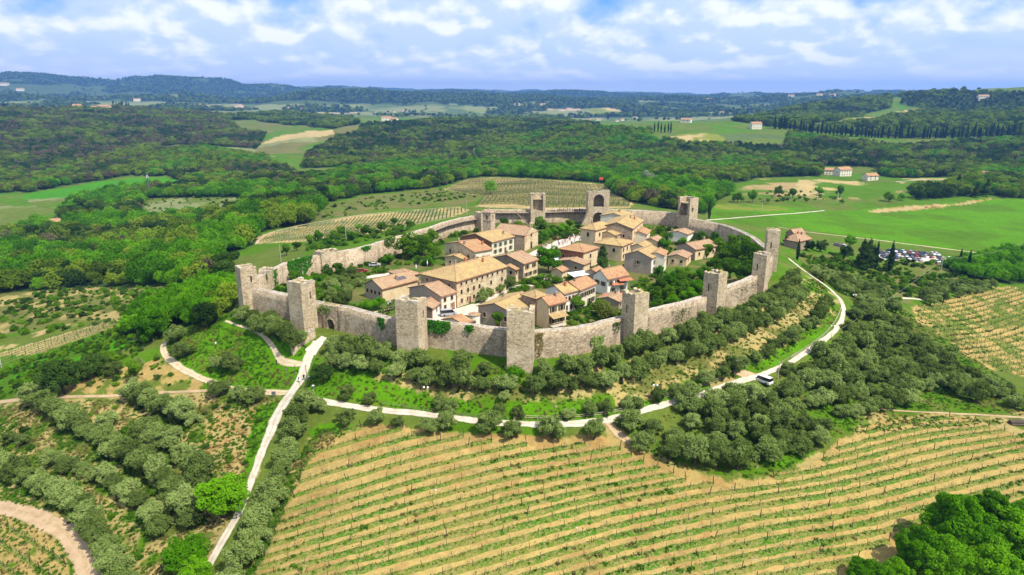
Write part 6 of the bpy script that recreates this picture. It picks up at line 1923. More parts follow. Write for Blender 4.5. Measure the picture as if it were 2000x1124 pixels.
for i, (uv, s) in enumerate([((560, 540), 1.0), ((600, 565), .9), ((575, 555), .9), ((530, 565), .8), ((545, 580), .7), ((600, 585), .7), ((640, 540), .7), ((620, 555), .7), ((660, 535), .7), ((515, 575), .7), ((655, 575), .6)]):
    SINGLE.append((['garden', 'garden_bright', 'garden'][i % 3], uv, s, 'garden_tree', f'{nth(i)} garden tree inside the wall near the left corner tower'))
for i, (uv, s) in enumerate([((670, 462), 1.2), ((655, 474), 1.0), ((690, 470), 1.0), ((715, 462), 1.0), ((745, 455), 1.0), ((700, 450), .8), ((770, 442), .9), ((800, 448), .9), ((620, 470), 1.0), ((605, 478), 1.0), ((580, 490), 1.0), ((640, 482), .8), ((560, 500), .9), ((785, 455), .8)]):
    SINGLE.append((['garden', 'garden', 'garden_bright'][i % 3], uv, s, 'hedgerow_tree', f'{nth(i)} tree of the scrub outside the left back wall'))
for i, (uv, s) in enumerate([((1400, 396), 1.2), ((1440, 396), 1.3), ((1470, 396), 1.3), ((1520, 384), 1.1), ((1548, 388), 1.2), ((1600, 382), 1.3), ((1640, 386), 1.3), ((1735, 394), 1.1), ((1760, 392), 1.0), ((1500, 398), .7), ((1575, 396), .7), ((1645, 398), .6), ((1790, 388), 1.6), ((1815, 384), 1.4)]):
    SINGLE.append((['garden', 'garden', 'garden_bright'][i % 3], uv, s * 1.3, 'hedgerow_tree', f'{nth(i)} round tree along the far edge of the green meadow'))
SINGLE += [('ilex', (1602, 492), .85, 'holm_oak', 'clipped round dark tree right of the brown roofed house'), ('ilex', (1576, 490), .85, 'holm_oak', 'clipped round dark tree next to the brown roofed house'), ('ilex', (1540, 482), .75, 'holm_oak', 'clipped round dark tree left of the brown roofed house'), ('ilex', (1652, 500), .8, 'holm_oak', 'round dark tree left of the tall cypresses'),
           ('oak', (1660, 482), .7, 'lime_tree', 'light green tree at the far side of the car park'), ('conifer', (1682, 525), 1.15, 'cedar_tree', 'broad dark conifer left of the tall cypresses'), ('conifer', (1694, 522), 1.25, 'cedar_tree', 'dark conifer right of the broad one beside the cypresses'),
           ('cypress', (1703, 523), 1.1, 'cypress', 'tall cypress touching the dark conifers'), ('cypress', (1709, 526), 1.0, 'cypress', 'slimmer cypress right of the dark conifers'), ('cypress', (1737, 533), 1.25, 'cypress', 'tall lone cypress before the car park'), ('cypress', (1557, 508), .75, 'cypress', 'small dark cypress near the brown roofed house'),
           ('cypress', (1873, 522), .75, 'cypress', 'small cypress at the right end of the car park'), ('cypress', (1890, 530), .75, 'cypress', 'second small cypress right of the car park'), ('cypress', (1385, 428), .95, 'cypress', 'dark cypress behind the open back tower'), ('garden_bright', (1875, 538), 1.0, 'garden_tree', 'light green tree right of the car park'),
           ('conifer', (1925, 384), 1.5, 'cedar_tree', 'big dark cedar at the far end of the green meadow'), ('conifer', (1905, 386), 1.2, 'cedar_tree', 'dark cedar left of the big one at the meadow end'), ('conifer', (1870, 372), 1.2, 'cedar_tree', 'tall conifer among the trees at the meadow end')]
for kind, uv, s, name, lab in SINGLE:
    p = spot([uv])[0]
    plant(kind, p[0], p[1], s, name, lab, 'tree', None, z=p[2] - .05)
p = spot([(958, 380)])[0]; plant('w_bright', p[0], p[1], 1.1, 'lone_tree', 'lone round green tree in the brown field behind the town', z=p[2])
p = spot([(1265, 362)])[0]; plant('w_pale', p[0], p[1], 1.25, 'poplar_tree', 'pale silvery poplar in the tree belt right of the gate tower', z=p[2])

# the long row of cypresses on the right horizon
cyp = line_w([(1512, 252), (1540, 254), (1580, 262), (1640, 266), (1720, 270), (1800, 271), (1880, 271), (1950, 268), (2040, 262)], 6)
P = resample(cyp[:, :2], 5.2)
for i, q in enumerate(P[:150]):
    q = q + rng.uniform(-4, 4, 2)
    plant('cypress', q[0], q[1], rng.uniform(1.5, 2.2), 'cypress', f'{nth(i)} cypress from the villa in the long dark row on the right', 'tree', 'cypress row on the right', sz=rng.uniform(.85, 1.1))
for i, (u, v) in enumerate([(228, 212), (222, 213), (240, 213), (248, 213), (252, 213), (1278, 258), (1285, 258), (1291, 259), (1298, 260), (1305, 258), (1310, 260)]):
    p = spot([(u, v)])[0]; plant('cypress', p[0], p[1], 2.0 if u < 400 else 1.5, 'cypress', f'{nth(i)} dark tree standing on a far hill crest', 'tree', 'dark trees on the far crests', z=p[2])

# scrub, ivy, weeds: uncountable growth
def spread(px, n, mn=0.0):
    P = poly_w(px); lo, hi = P.min(0), P.max(0)
    x = rng.uniform(lo[0], hi[0], n * 4); y = rng.uniform(lo[1], hi[1], n * 4)
    k = in_poly(x, y, P); x, y = x[k][:n], y[k][:n]
    return np.column_stack([x, y, ground(x, y) - .1])
SHR = [v[1] for v in PROTO['shrub']] + [v[1] for v in PROTO['dark_shrub']][:1]
pts = [spread([(-60, 600), (150, 560), (300, 565), (420, 558), (380, 590), (300, 622), (-60, 672)], 420), spread([(610, 432), (640, 402), (700, 388), (860, 372), (945, 385), (760, 410)], 150),
       spread([(1500, 372), (1620, 376), (1640, 394), (1480, 396)], 70), spread([(600, 470), (780, 440), (800, 455), (600, 495)], 160), spread([(280, 386), (480, 386), (478, 412), (280, 428)], 70),
       spread([(-40, 735), (100, 690), (240, 640), (310, 660), (260, 700), (110, 745), (-40, 800)], 330), spread([(140, 745), (330, 690), (420, 750), (200, 765)], 60), spread([(500, 560), (620, 520), (690, 590), (560, 590)], 160),
       spread([(1290, 540), (1400, 560), (1390, 578), (1280, 605)], 120), spread([(1100, 600), (1220, 590), (1220, 618), (1110, 640)], 70), spread([(1620, 495), (1880, 515), (1900, 545), (1640, 525)], 130), spread([(400, 640), (460, 610), (560, 660), (470, 660)], 40), spread([(960, 560), (1040, 548), (1050, 560), (980, 580)], 60)]
pts += [spread([(520, 560), (560, 530), (640, 520), (760, 500), (760, 530), (690, 560), (680, 590), (770, 615), (755, 622), (600, 590)], 420), spread([(1230, 560), (1290, 530), (1400, 540), (1400, 575), (1280, 605), (1230, 600)], 360), spread([(935, 580), (1040, 545), (1140, 545), (1130, 556), (1060, 566), (970, 592)], 220),
        spread([(1050, 606), (1220, 590), (1222, 616), (1125, 640), (1050, 645)], 150), spread([(960, 450), (1140, 440), (1140, 460), (1060, 478)], 130), spread([(1255, 445), (1390, 455), (1400, 500), (1260, 490)], 180), spread([(780, 470), (940, 440), (940, 452), (860, 480), (850, 520), (770, 520)], 160),
        spread([(1560, 500), (1640, 505), (1760, 535), (1780, 585), (1700, 600), (1620, 550)], 260), spread([(1700, 535), (1880, 540), (1900, 556), (1780, 585)], 160), spread([(-60, 810), (330, 770), (540, 800), (470, 960), (300, 1110), (100, 1040), (-60, 980)], 150)]
pts = np.concatenate(pts)
for pl in PATHS: pts = pts[dist_poly(pts[:, 0], pts[:, 1], pl, False) > 2.0]
HB = [o for o in bpy.data.objects if o.type == 'EMPTY' and o.get('group') == 'houses inside the walls']
for o in HB:
    wl_ = [c_ for c_ in o.children if c_.name.startswith('wall')][0]
    xs = [v.co for v in wl_.data.vertices]; hx, hy = max(v.x for v in xs) + .8, max(v.y for v in xs) + .8
    ca, sa = math.cos(o.rotation_euler.z), math.sin(o.rotation_euler.z)
    dx, dy = pts[:, 0] - o.location.x, pts[:, 1] - o.location.y
    pts = pts[~((np.abs(dx * ca + dy * sa) < hx) & (np.abs(-dx * sa + dy * ca) < hy))]
mass('scrub', SHR, pts, rng.uniform(.35, 1.35, len(pts)) * np.clip(np.hypot(pts[:, 0], pts[:, 1]) / 260, .7, 1.1))

def tuft(mat, hgt, n, sz):
    r = np.random.default_rng(5)
    V, F = leaf_quads([(0, 0, hgt * .4, sz, sz, hgt * .7)], n, .16, r, up=.6, spread=.9, aspect=2.2, shell=(.2, 1.0), cull=0)
    return fast_mesh('tuft', V, F, [M[mat]])
T_G, T_D = tuft('leaf_weed', .35, 34, .38), tuft('leaf_dry', .30, 30, .36)
near = [spread([(300, 700), (330, 650), (480, 605), (600, 650), (590, 760), (480, 775), (350, 730)], 2600), spread([(600, 700), (1060, 720), (1440, 620), (1600, 540), (1640, 620), (1470, 735), (1200, 812), (1000, 822), (800, 800), (600, 770)], 6500),
        spread([(-60, 800), (330, 765), (555, 775), (480, 980), (390, 1124), (200, 1300), (120, 1050), (-60, 990)], 9000), spread([(1200, 850), (1400, 775), (1600, 690), (1700, 560), (1960, 740), (2060, 820), (1640, 850), (1500, 940), (1300, 910)], 6500),
        spread([(440, 1124), (560, 930), (620, 840), (700, 830), (600, 900), (500, 1124)], 900), spread([(-60, 1000), (60, 1010), (130, 1060), (130, 1300), (-60, 1300)], 900)]
near = np.concatenate(near)
dry = fbm(near[:, 0] / 5, near[:, 1] / 5, 77, 3) > .54
keep = np.ones(len(near), bool)
for pl in PATHS: keep &= dist_poly(near[:, 0], near[:, 1], pl, False) > 1.5
mass('grass', [T_G], near[~dry & keep], rng.uniform(.5, 1.4, (~dry & keep).sum()))
mass('dry_weeds', [T_D], near[dry & keep], rng.uniform(.5, 1.3, (dry & keep).sum()))

# creeper and tufts growing on the walls, each a plant
def wall_growth(key, t0, t1, z0, z1, n, label, mat='leaf_ivy', leaf=.26, inner=False, drop=True):
    e0, P, N, zt = CW[key]
    m = len(P); r = np.random.default_rng(int(t0 * 1000) + n + ord(key))
    t = (t0 + (t1 - t0) * r.beta(1.6, 1.6, n)) * (m - 1)
    i = np.clip(t.astype(int), 0, m - 2); f = (t - i)[:, None]
    q = P[i] * (1 - f) + P[i + 1] * f
    hump = np.sin(np.pi * (t / (m - 1) - t0) / (t1 - t0))
    z = z1 - (z1 - z0) * r.random(n) ** 1.4 * (.4 + .6 * hump)
    off = r.uniform(.05, .45, n)
    q = q + N[i] * (2.0 + off)[:, None] if inner else q - N[i] * (off + .3 * (1 - z / WT))[:, None]
    nrm = (N[i] if inner else -N[i]); nrm = np.column_stack([nrm, np.full(n, .4)]) + r.normal(0, .5, (n, 3))
    nrm /= np.linalg.norm(nrm, axis=1)[:, None]
    a = np.cross(nrm, r.normal(size=(n, 3))); a /= np.linalg.norm(a, axis=1)[:, None]; b = np.cross(nrm, a)
    s = leaf * r.uniform(.6, 1.4, n)[:, None]; p = np.column_stack([q, z])
    c = p.mean(0)
    V = np.stack([p - a * s, p - b * s, p + a * s, p + b * s], 1).reshape(-1, 3) - c
    o = link('creeper', fast_mesh('creeper', V, np.arange(n * 4).reshape(-1, 4), [M[mat]]), None, loc=tuple(c))
    tag(o, label, 'creeper', 'plants growing on the town wall')
wall_growth('c', .0, .34, 3.6, 6.9, 420, 'bright creeper hanging over the front wall before the courtyard')
wall_growth('c', .50, .60, 4.6, 6.6, 90, 'small tuft of creeper on the front wall before the courtyard')
wall_growth('b', .80, .88, 3.0, 6.3, 90, 'narrow streak of creeper on the wall right of the gate')
wall_growth('b', .10, .28, 3.8, 6.0, 120, 'faint grey green growth above the gate arch', 'leaf_olive')
wall_growth('m', .42, .60, .5, 7.0, 900, 'large bright ivy covering part of the left back wall', inner=True)
wall_growth('m', .72, .82, .5, 6.5, 420, 'ivy at the end of the left back wall near the corner tower', inner=True)
wall_growth('m', .06, .14, 4.8, 6.6, 110, 'bright tuft on top of the left back wall', inner=True)
wall_growth('l', .86, .96, 3.5, 7.4, 260, 'shrub growing from the top of the left back wall', 'leaf_green', inner=True)
wall_growth('d', .55, .70, .2, 3.4, 260, 'grey green bush clinging to the front wall', 'leaf_olive')
wall_growth('d', .02, .10, .2, 6.2, 120, 'rust coloured growth beside the nearest tower', 'leaf_dry', .2)
wall_growth('d', .80, .90, 2.6, 5.8, 110, 'dark tufts high on the front wall', 'leaf_dark', .16)
wall_growth('e', .35, .70, 1.0, 5.0, 160, 'dark tufts scattered over the wall between two front towers', 'leaf_dark', .15)
wall_growth('f', .2, .9, .5, 5.4, 140, 'dark tufts on the wall near the twin towers', 'leaf_dark', .15)

# ------------------------------------------------------------------ vineyards
def post_mesh(h, r):
    mb = MB(); mb.bar((0, 0, -.3), (0, 0, h), r, n=5, r2=r * .85); return mb.mesh('post', M['post'])
POST, POST_BIG = post_mesh(1.55, .055), post_mesh(2.0, .09)


def vine_mesh(P, r, step=1.05, leafy=1.0):
    """little trunks with spring shoots along a row (world x,y list)"""
    Q = resample(P, step); n = len(Q)
    Q = Q + r.normal(0, .07, Q.shape)
    z = ground(Q[:, 0], Q[:, 1])
    c = Q.mean(0); zc = z.mean()
    V, F = [], []
    b = 0
    base = np.column_stack([Q - c, z - zc])
    for i in range(n):
        if r.random() < .10: continue
        h = r.uniform(.45, .75); d = r.normal(0, .08, 2); w_ = .04
        p = base[i]
        top = p + np.array([d[0], d[1], h])
        V += [p + (-w_, 0, -.1), p + (w_, 0, -.1), p + (0, w_, -.1), top + (-w_, 0, 0), top + (w_, 0, 0), top + (0, w_, 0)]
        F += [(b, b + 1, b + 4, b + 3), (b + 1, b + 2, b + 5, b + 4), (b + 2, b, b + 3, b + 5)]; b += 6
        k = r.poisson(5 * leafy)
        for _ in range(k):
            q = top + r.normal(0, 1, 3) * np.array([.26, .26, .16]) + (0, 0, .08)
            a = r.normal(0, 1, 3); a /= np.linalg.norm(a); nn = np.array([0, 0, 1.]) + r.normal(0, .6, 3)
            bb = np.cross(nn, a); bb /= np.linalg.norm(bb) + 1e-6
            s = r.uniform(.07, .16)
            V += [q - a * s, q - bb * s, q + a * s, q + bb * s]
            F.append((b, b + 1, b + 2, b + 3)); b += 4
    if not F: return None, None
    return np.array(V), np.array(F), (c[0], c[1], zc), len(V)


def strip_verts(P, width, r, step=.8):
    Q = resample(P, step); n = len(Q)
    T = np.gradient(Q, axis=0); T /= np.hypot(T[:, 0], T[:, 1])[:, None] + 1e-9
    N_ = np.stack([-T[:, 1], T[:, 0]], 1)
    s = np.arange(n) * step + r.uniform(0, 500)
    wl = width * np.clip(.16 + .55 * fbm(s / 2.6, s * 0 + .5, 3, 4), .04, 2); wr = width * np.clip(.16 + .55 * fbm(s / 2.4, s * 0 + 5.5, 4, 4), .04, 2)
    hump = .05 + .16 * fbm(s / 1.3, s * 0 + 7.7, 5, 2)
    L_, R_ = Q + N_ * wl[:, None], Q - N_ * wr[:, None]
    V = np.stack([np.column_stack([L_, ground(L_[:, 0], L_[:, 1]) + .03]), np.column_stack([Q + N_ * .05, ground(Q[:, 0], Q[:, 1]) + .06 + hump]), np.column_stack([R_, ground(R_[:, 0], R_[:, 1]) + .03])], 1).reshape(-1, 3)
    i = np.arange(n - 1)[:, None]; j = np.arange(2)[None]
    a = (i * 3 + j).ravel()
    return V, np.stack([a, a + 1, a + 4, a + 3], 1)


def clip_runs(P, poly, avoid=None):
    k = in_poly(P[:, 0], P[:, 1], poly)
    runs = []; cur = []
    for i in range(len(P)):
        if k[i]: cur.append(P[i])
        else:
            if len(cur) > 8: runs.append(np.array(cur))
            cur = []
    if len(cur) > 8: runs.append(np.array(cur))
    return runs


def vineyard(rows, label, group, post_gap=5.4, width=.95, single_posts=True, vines=True, strip_name='grass', tufts=True, tall=1.0):
    sv, sf, off = [], [], 0
    tp = []
    for ri, P in enumerate(rows):
        r = np.random.default_rng(1000 + ri)
        V, F = strip_verts(P, width, r)
        sv.append(V); sf.append(F + off); off += len(V)
        Q = resample(P, .55)
        k = r.random(len(Q)) < .55
        tp.append(Q[k] + r.normal(0, .26, (k.sum(), 2)))
        if not vines: continue
        V, F, c, nv = vine_mesh(P, r)
        e = empty('vine_row', c, label.format(nth(ri)), 'vine row', group)
        tri_mask = F.max(1) >= 0
        me = fast_mesh('vines', V, F, [M['post'], M['leaf_weed']], np.where((F[:, 3] - F[:, 0] == 3) & (F[:, 1] - F[:, 0] == 1) & (F[:, 2] - F[:, 0] == 2), 1, 0))
        tag(link('vines', me, e), kind='stuff')
        Q = resample(P, post_gap * r.uniform(.95, 1.05))
        z = ground(Q[:, 0], Q[:, 1])
        if single_posts:
            for i in range(len(Q)):
                big = i in (0, len(Q) - 1) or r.random() < .12
                link('post', POST_BIG if big else POST, e, loc=(Q[i, 0] - c[0], Q[i, 1] - c[1], z[i] - c[2]), rot=(r.normal(0, .06), r.normal(0, .10), 0))
        else:
            mb = MB()
            for i in range(len(Q)): mb.bar((Q[i, 0] - c[0], Q[i, 1] - c[1], z[i] - c[2] - .2), (Q[i, 0] - c[0] + r.normal(0, .08), Q[i, 1] - c[1], z[i] - c[2] + 1.6 * tall), .06, n=4)
            tag(mb.build('posts', M['post'], e), kind='stuff')
        wr = MB()
        Qw = resample(P, 6.0)
        zw = ground(Qw[:, 0], Qw[:, 1])
        for i in range(len(Qw) - 1): wr.bar((Qw[i, 0] - c[0], Qw[i, 1] - c[1], zw[i] - c[2] + .95), (Qw[i + 1, 0] - c[0], Qw[i + 1, 1] - c[1], zw[i + 1] - c[2] + .95), .008, n=3)
        wr.build('wire', M['wire'], e)
    me = fast_mesh(strip_name, np.concatenate(sv), np.concatenate(sf), [M['strip']], smooth=True)
    tag(link(strip_name, me), kind='stuff')
    if tufts:
        tp = np.concatenate(tp)
        z = ground(tp[:, 0], tp[:, 1])
        dry_ = fbm(tp[:, 0] / 6, tp[:, 1] / 6, 15, 3) > .56
        sz = rng.uniform(.45, 1.15, len(tp)) * np.where(fbm(tp[:, 0] / 12, tp[:, 1] / 12, 19, 3) > .62, 1.4, .8)
        mass(strip_name, [T_G], np.column_stack([tp, z])[~dry_], sz[~dry_]); mass('dry_weeds', [T_D], np.column_stack([tp, z])[dry_], sz[dry_])

US = np.array([420, 480, 600, 800, 1000, 1200, 1400, 1500, 1600, 1700, 1800, 1900, 2000, 2100], float)
KEYS = {-13: [920, 905, 864, 810, 770, 745, 735, 730, 712, 675, 672, 688, 682, 676], -8: [1047, 1028, 985, 921, 872, 842, 815, 808, 791, 758, 745, 755, 752, 748],
        0: [1190, 1172, 1142, 1089, 1034, 981, 943.5, 937, 919, 893, 865, 849, 838, 830], 3: [1290, 1270, 1231, 1170, 1108, 1050, 1005, 985.5, 972, 952, 925, 900, 878, 860],
        8: [1465, 1440, 1390, 1310, 1235, 1170, 1125, 1102, 1084, 1068, 1040, 1012, 985, 960], 11: [1580, 1550, 1490, 1400, 1315, 1245, 1198, 1175, 1155, 1137, 1108, 1075, 1045, 1018]}
VINE_POLY = poly_w([(440, 1180), (500, 1112), (512, 1090), (532, 1048), (556, 1000), (575, 960), (590, 915), (604, 872), (632, 852), (690, 838), (740, 830), (800, 838), (900, 852), (1000, 866), (1080, 872), (1160, 868), (1195, 866), (1225, 882), (1290, 916), (1345, 938), (1420, 950), (1490, 940), (1560, 924), (1610, 898), (1640, 872), (1700, 840), (1760, 824), (1830, 813), (1890, 822), (1960, 842), (2040, 856), (2040, 1010), (1985, 1015), (1850, 1005), (1700, 1075), (1640, 1124), (1600, 1180)])
kk = np.array(sorted(KEYS)); KV = np.array([KEYS[k] for k in kk], float)
rows = []
ud = np.linspace(430, 2090, 90)
for i in range(-13, 12):
    v = np.array([np.interp(i, kk, KV[:, j]) for j in range(len(US))])
    # smooth the pixel line a little
    vd = np.interp(ud, US, v)
    for _ in range(6): vd[1:-1] = .25 * vd[:-2] + .5 * vd[1:-1] + .25 * vd[2:]
    P3 = spot(np.column_stack([ud, np.minimum(vd, 1400)]))
    P2 = resample(P3[vd < 1300][:, :2], .5) if (vd < 1300).sum() > 4 else None
    if P2 is None: continue
    for q in range(3): P2[1:-1] = .25 * P2[:-2] + .5 * P2[1:-1] + .25 * P2[2:]
    rows += clip_runs(P2, VINE_POLY)
vineyard(rows, '{} vine row counting down from the ring path in the big foreground vineyard', 'vine rows of the foreground vineyard', 5.0, 1.5)


def straight_rows(px, a, b, spacing):
    """parallel rows across a field given by its outline; a, b: two pixels along one row"""
    P = poly_w(px); A, B = spot([a, b])[:, :2]
    t = (B - A) / np.hypot(*(B - A)); n_ = np.array([-t[1], t[0]])
    off = (P - A) @ n_; al = (P - A) @ t
    out = []
    for o in np.arange(off.min() + spacing / 2, off.max(), spacing):
        s = np.arange(al.min(), al.max(), .5)
        L_ = A + n_ * o + t * s[:, None]
        out += clip_runs(L_, P)
    return out
rows = straight_rows([(1785, 602), (1840, 590), (1920, 566), (2030, 560), (2030, 745), (1960, 728), (1900, 700), (1840, 652), (1800, 630)], (1800, 628), (1990, 590), 2.9)
vineyard(rows[::-1], '{} vine row from the top in the vineyard at the right edge', 'vine rows of the right vineyard', 3.4, .58, single_posts=False, strip_name='grass', tall=1.0)
rows = straight_rows([(-30, 1035), (40, 1025), (90, 1045), (122, 1080), (138, 1130), (140, 1200), (-30, 1200)], (0, 1040), (100, 1105), 2.6)
vineyard(rows, '{} vine row of the little vineyard in the lower left corner', 'vine rows in the lower left corner', 4.0, .9, strip_name='grass')
rows = straight_rows([(-30, 703), (100, 664), (220, 626), (232, 636), (100, 682), (-30, 732)], (0, 706), (200, 642), 2.8)
vineyard(rows, '{} vine row on the pale strip of vineyard at the left edge', 'vine rows of the left strip', 4.0, .5, single_posts=False, strip_name='grass', tufts=False)
rows = straight_rows([(506, 474), (530, 459), (620, 440), (700, 426), (800, 415), (900, 408), (912, 412), (880, 425), (800, 440), (720, 455), (600, 470)], (740, 452), (772, 417), 2.3)
vineyard(rows, '{} thin vine row from the left in the vineyard behind the left back wall', 'vine rows behind the left back wall', 4.0, .42, single_posts=False, strip_name='grass', tufts=False)
rows = straight_rows([(870, 370), (920, 351), (970, 348), (1100, 356), (1180, 362), (1195, 380), (1230, 396), (1228, 404), (1060, 407), (1000, 400), (930, 402), (946, 385)], (900, 372), (1150, 378), 3.2)
vineyard(rows[::-1], '{} faint vine row from the top in the brown field behind the town', 'vine rows of the brown field', 4.0, .14, single_posts=False, strip_name='grass', tufts=False)
# ------------------------------------------------------------------ fences, poles, lamps, signs
def fence(px, label, mat='wood', post_gap=2.5, h=1.05, rails=(.5, .95), rail_r=.04, offset=0.0, post_r=.055):
    P = resample(line_w(px, 6)[:, :2], post_gap)
    c = P[0]; z = ground(P[:, 0], P[:, 1]); zc = z[0]
    e = empty('rail_fence', (c[0], c[1], zc), label, 'fence', 'fences along the ring path')
    pm = None
    for i in range(len(P)):
        if pm is None:
            mb = MB(); mb.bar((0, 0, -.3), (0, 0, h), post_r, n=5); pm = mb.mesh('post', M[mat])
        link('post', pm, e, loc=(P[i, 0] - c[0], P[i, 1] - c[1], z[i] - zc))
    for hh in rails:
        mb = MB()
        for i in range(len(P) - 1):
            mb.bar((P[i, 0] - c[0], P[i, 1] - c[1], z[i] - zc + hh), (P[i + 1, 0] - c[0], P[i + 1, 1] - c[1], z[i + 1] - zc + hh), rail_r, n=4)
        mb.build('rail', M[mat], e)
fence([(1004, 819), (1060, 821), (1120, 819), (1180, 813), (1240, 800)], 'pale rail fence along the inner edge of the ring path', 'wood_pale', rail_r=.05)
fence([(1290, 783), (1340, 768), (1390, 752), (1420, 738)], 'pale rail fence where the ring path climbs to the right', 'wood_pale', rail_r=.05)
fence([(1545, 702), (1580, 680), (1612, 655), (1632, 630), (1642, 606)], 'rail fence on the upper side of the right hand road bend', 'wood_pale', rail_r=.05)
fence([(745, 792), (800, 800), (860, 809), (930, 818), (990, 820)], 'dark low wooden fence beside the front part of the ring path', 'wood')
fence([(597, 716), (600, 740), (596, 765), (603, 772)], 'low edging fence on the right of the path junction', 'wood', h=.5, rails=(.4,))
fence([(576, 716), (577, 735), (566, 750), (545, 762)], 'low edging fence on the left of the path junction', 'wood', h=.5, rails=(.4,))

def pole(u, v, h, label, r=.12, mat='concrete', arm=False):
    p = spot([(u, v)])[0]
    e = empty('utility_pole', tuple(p), label, 'pole', 'poles in the fields')
    mb = MB(); mb.bar((0, 0, -.5), (0, 0, h), r, n=8, r2=r * .65); mb.build('shaft', M[mat], e)
    mb = MB(); mb.bar((-.5, 0, h - .3), (.5, 0, h - .3), .05, n=4); mb.bar((-.4, 0, h - .3), (-.4, 0, h - .05), .05, n=5); mb.bar((.4, 0, h - .3), (.4, 0, h - .05), .05, n=5); mb.build('crossarm', M['metal'], e)
    return np.array([p[0], p[1], p[2] + h - .3])
PA = pole(1517, 757, 7.0, 'wooden utility pole beside the parked white van', .13, 'wood_pale')
pole(1437, 742, 5.5, 'thin brown pole beside the notice board', .07, 'metal_red')
pole(676, 466, 9.0, 'pale utility pole behind the left back wall', .16)
pole(549, 512, 8.0, 'thin pole near the ruined stump at the left', .12)
pole(912, 420, 9.0, 'thin lamp pole behind the stump of the back wall', .12)
pole(1487, 416, 9.0, 'pale pole in the green meadow', .2)
pole(1635, 396, 9.0, 'pole among the round trees beyond the meadow', .2)
pole(3, 718, 8.0, 'pole at the left edge in the pale vineyard strip', .16)
PB = pole(1836, 540, 9.0, 'pole among the olives above the right vineyard', .16)
PC = pole(1990, 505, 9.0, 'pole in the thicket at the right edge', .16)

def cable(a, b, sag, label):
    mb = MB(); n = 24
    pts = [a * (1 - t) + b * t - np.array([0, 0, sag * 4 * t * (1 - t)]) for t in np.linspace(0, 1, n + 1)]
    for i in range(n): mb.bar(pts[i] - a, pts[i + 1] - a, .035, n=4)
    o = mb.build('overhead_cable', M['wire']); o.location = tuple(a)
    tag(o, label, 'cable')
cable(PA, PB, 2.5, 'overhead cable crossing the big olive grove to the upper right')
cable(PB, PC, 2.0, 'overhead cable running on from the grove to the right edge')

def mast():
    p = spot([(293, 384)])[0]
    e = empty('radio_mast', tuple(p), 'dark slender lattice mast rising from the left wood', 'mast')
    mb = MB(); s = .7
    for x, y in ((-s, -s), (s, -s), (s, s), (-s, s)): mb.bar((x, y, 0), (x * .4, y * .4, 24), .16, n=4)
    for k in range(16):
        z = k * 1.5; q = s * (1 - .6 * z / 24); q2 = s * (1 - .6 * (z + 1.5) / 24)
        mb.bar((-q, -q, z), (q2, -q2, z + 1.5), .08); mb.bar((q, -q, z), (q2, q2, z + 1.5), .08); mb.bar((q, q, z), (-q2, q2, z + 1.5), .08); mb.bar((-q, q, z), (-q2, -q2, z + 1.5), .08)
    mb.build('lattice', M['metal'], e)
    mb = MB(); mb.bar((0, 0, 23), (0, 0, 29), .12); mb.build('aerial', M['metal'], e)
    for k in range(3):
        mb = MB(); a = k * 2.1; mb.bar((math.cos(a) * .8, math.sin(a) * .8, 20), (math.cos(a) * .8, math.sin(a) * .8, 23), .28, n=6); mb.build('antenna', M['white'], e)
mast()

def lamp(u, v, h, label, globes=2):
    p = spot([(u, v)])[0]
    e = empty('street_lamp', tuple(p), label, 'street lamp', 'street lamps on the ring path')
    mb = MB(); mb.bar((0, 0, -.2), (0, 0, .5), .11, n=8); mb.bar((0, 0, .5), (0, 0, h), .06, n=8, r2=.045); mb.bar((-.45, 0, h - .1), (.45, 0, h - .1), .035, n=5); mb.build('post', M['metal_red'], e)
    for s in ((-1, 1) if globes == 2 else (0,)):
        mb = MB(); x = s * .42
        mb.bar((x, 0, h - .1), (x, 0, h + .12), .16, n=8, r2=.24); mb.bar((x, 0, h + .12), (x, 0, h + .32), .24, n=8, r2=.10); mb.build('lamp_head', M['white'], e)
lamp(833, 793, 4.4, 'street lamp with two white heads left of the front ring path')
lamp(1278, 788, 4.4, 'street lamp with two white heads where the ring path turns up')
lamp(1623, 664, 4.2, 'street lamp on the inside of the right hand road bend')
lamp(1666, 600, 4.2, 'street lamp on the outside of the right hand road bend')
lamp(425, 700, 4.2, 'street lamp between the olives on the grass mound', 1)
lamp(588, 778, 4.4, 'dark lamp post at the path junction', 1)

def sign(u, v, label, colour, shape='round', h=2.2):
    p = spot([(u, v)])[0]
    e = empty('sign', tuple(p), label, 'sign', None)
    mb = MB(); mb.bar((0, 0, -.2), (0, 0, h), .035, n=5); mb.build('post', M['metal'], e)
    mb = MB()
    if shape == 'round':
        n = 12
        mb.slab([(math.cos(2 * math.pi * k / n) * .32, -.06, h - .3 + math.sin(2 * math.pi * k / n) * .32) for k in range(n)], [tuple(range(n))], .03); o = mb.build('disc', M[colour], e)
        b = MB(); b.box(-.22, .22, -.10, -.075, h - .36, h - .24); b.build('bar', M['white'], o)
    else:
        mb.box(-.45, .45, -.06, -.02, h - .75, h); mb.build('panel', M[colour], e)
        f = MB(); f.box(-.50, .50, -.03, 0, h - .80, h + .05); f.build('frame', M['wood'], e)
sign(561, 735, 'round red no entry sign at the path junction', 'red')
sign(535, 776, 'small blue panel sign at the lower end of the left lane', 'metal', 'panel', 1.4)
def board():
    p = spot([(1448, 722)])[0]
    e = empty('notice_board', tuple(p), 'low white topped information panel beside the ring road', 'sign', None, .5)
    for x in (-1.1, 1.1):
        mb = MB(); mb.bar((x, 0, -.2), (x, 0, 1.3), .06, n=5); mb.build('leg', M['wood'], e)
    mb = MB(); mb.slab([(-1.3, -.6, 1.1), (1.3, -.6, 1.1), (1.3, .5, 1.6), (-1.3, .5, 1.6)], [(0, 1, 2, 3)], .06); mb.build('panel', M['white'], e)
board()
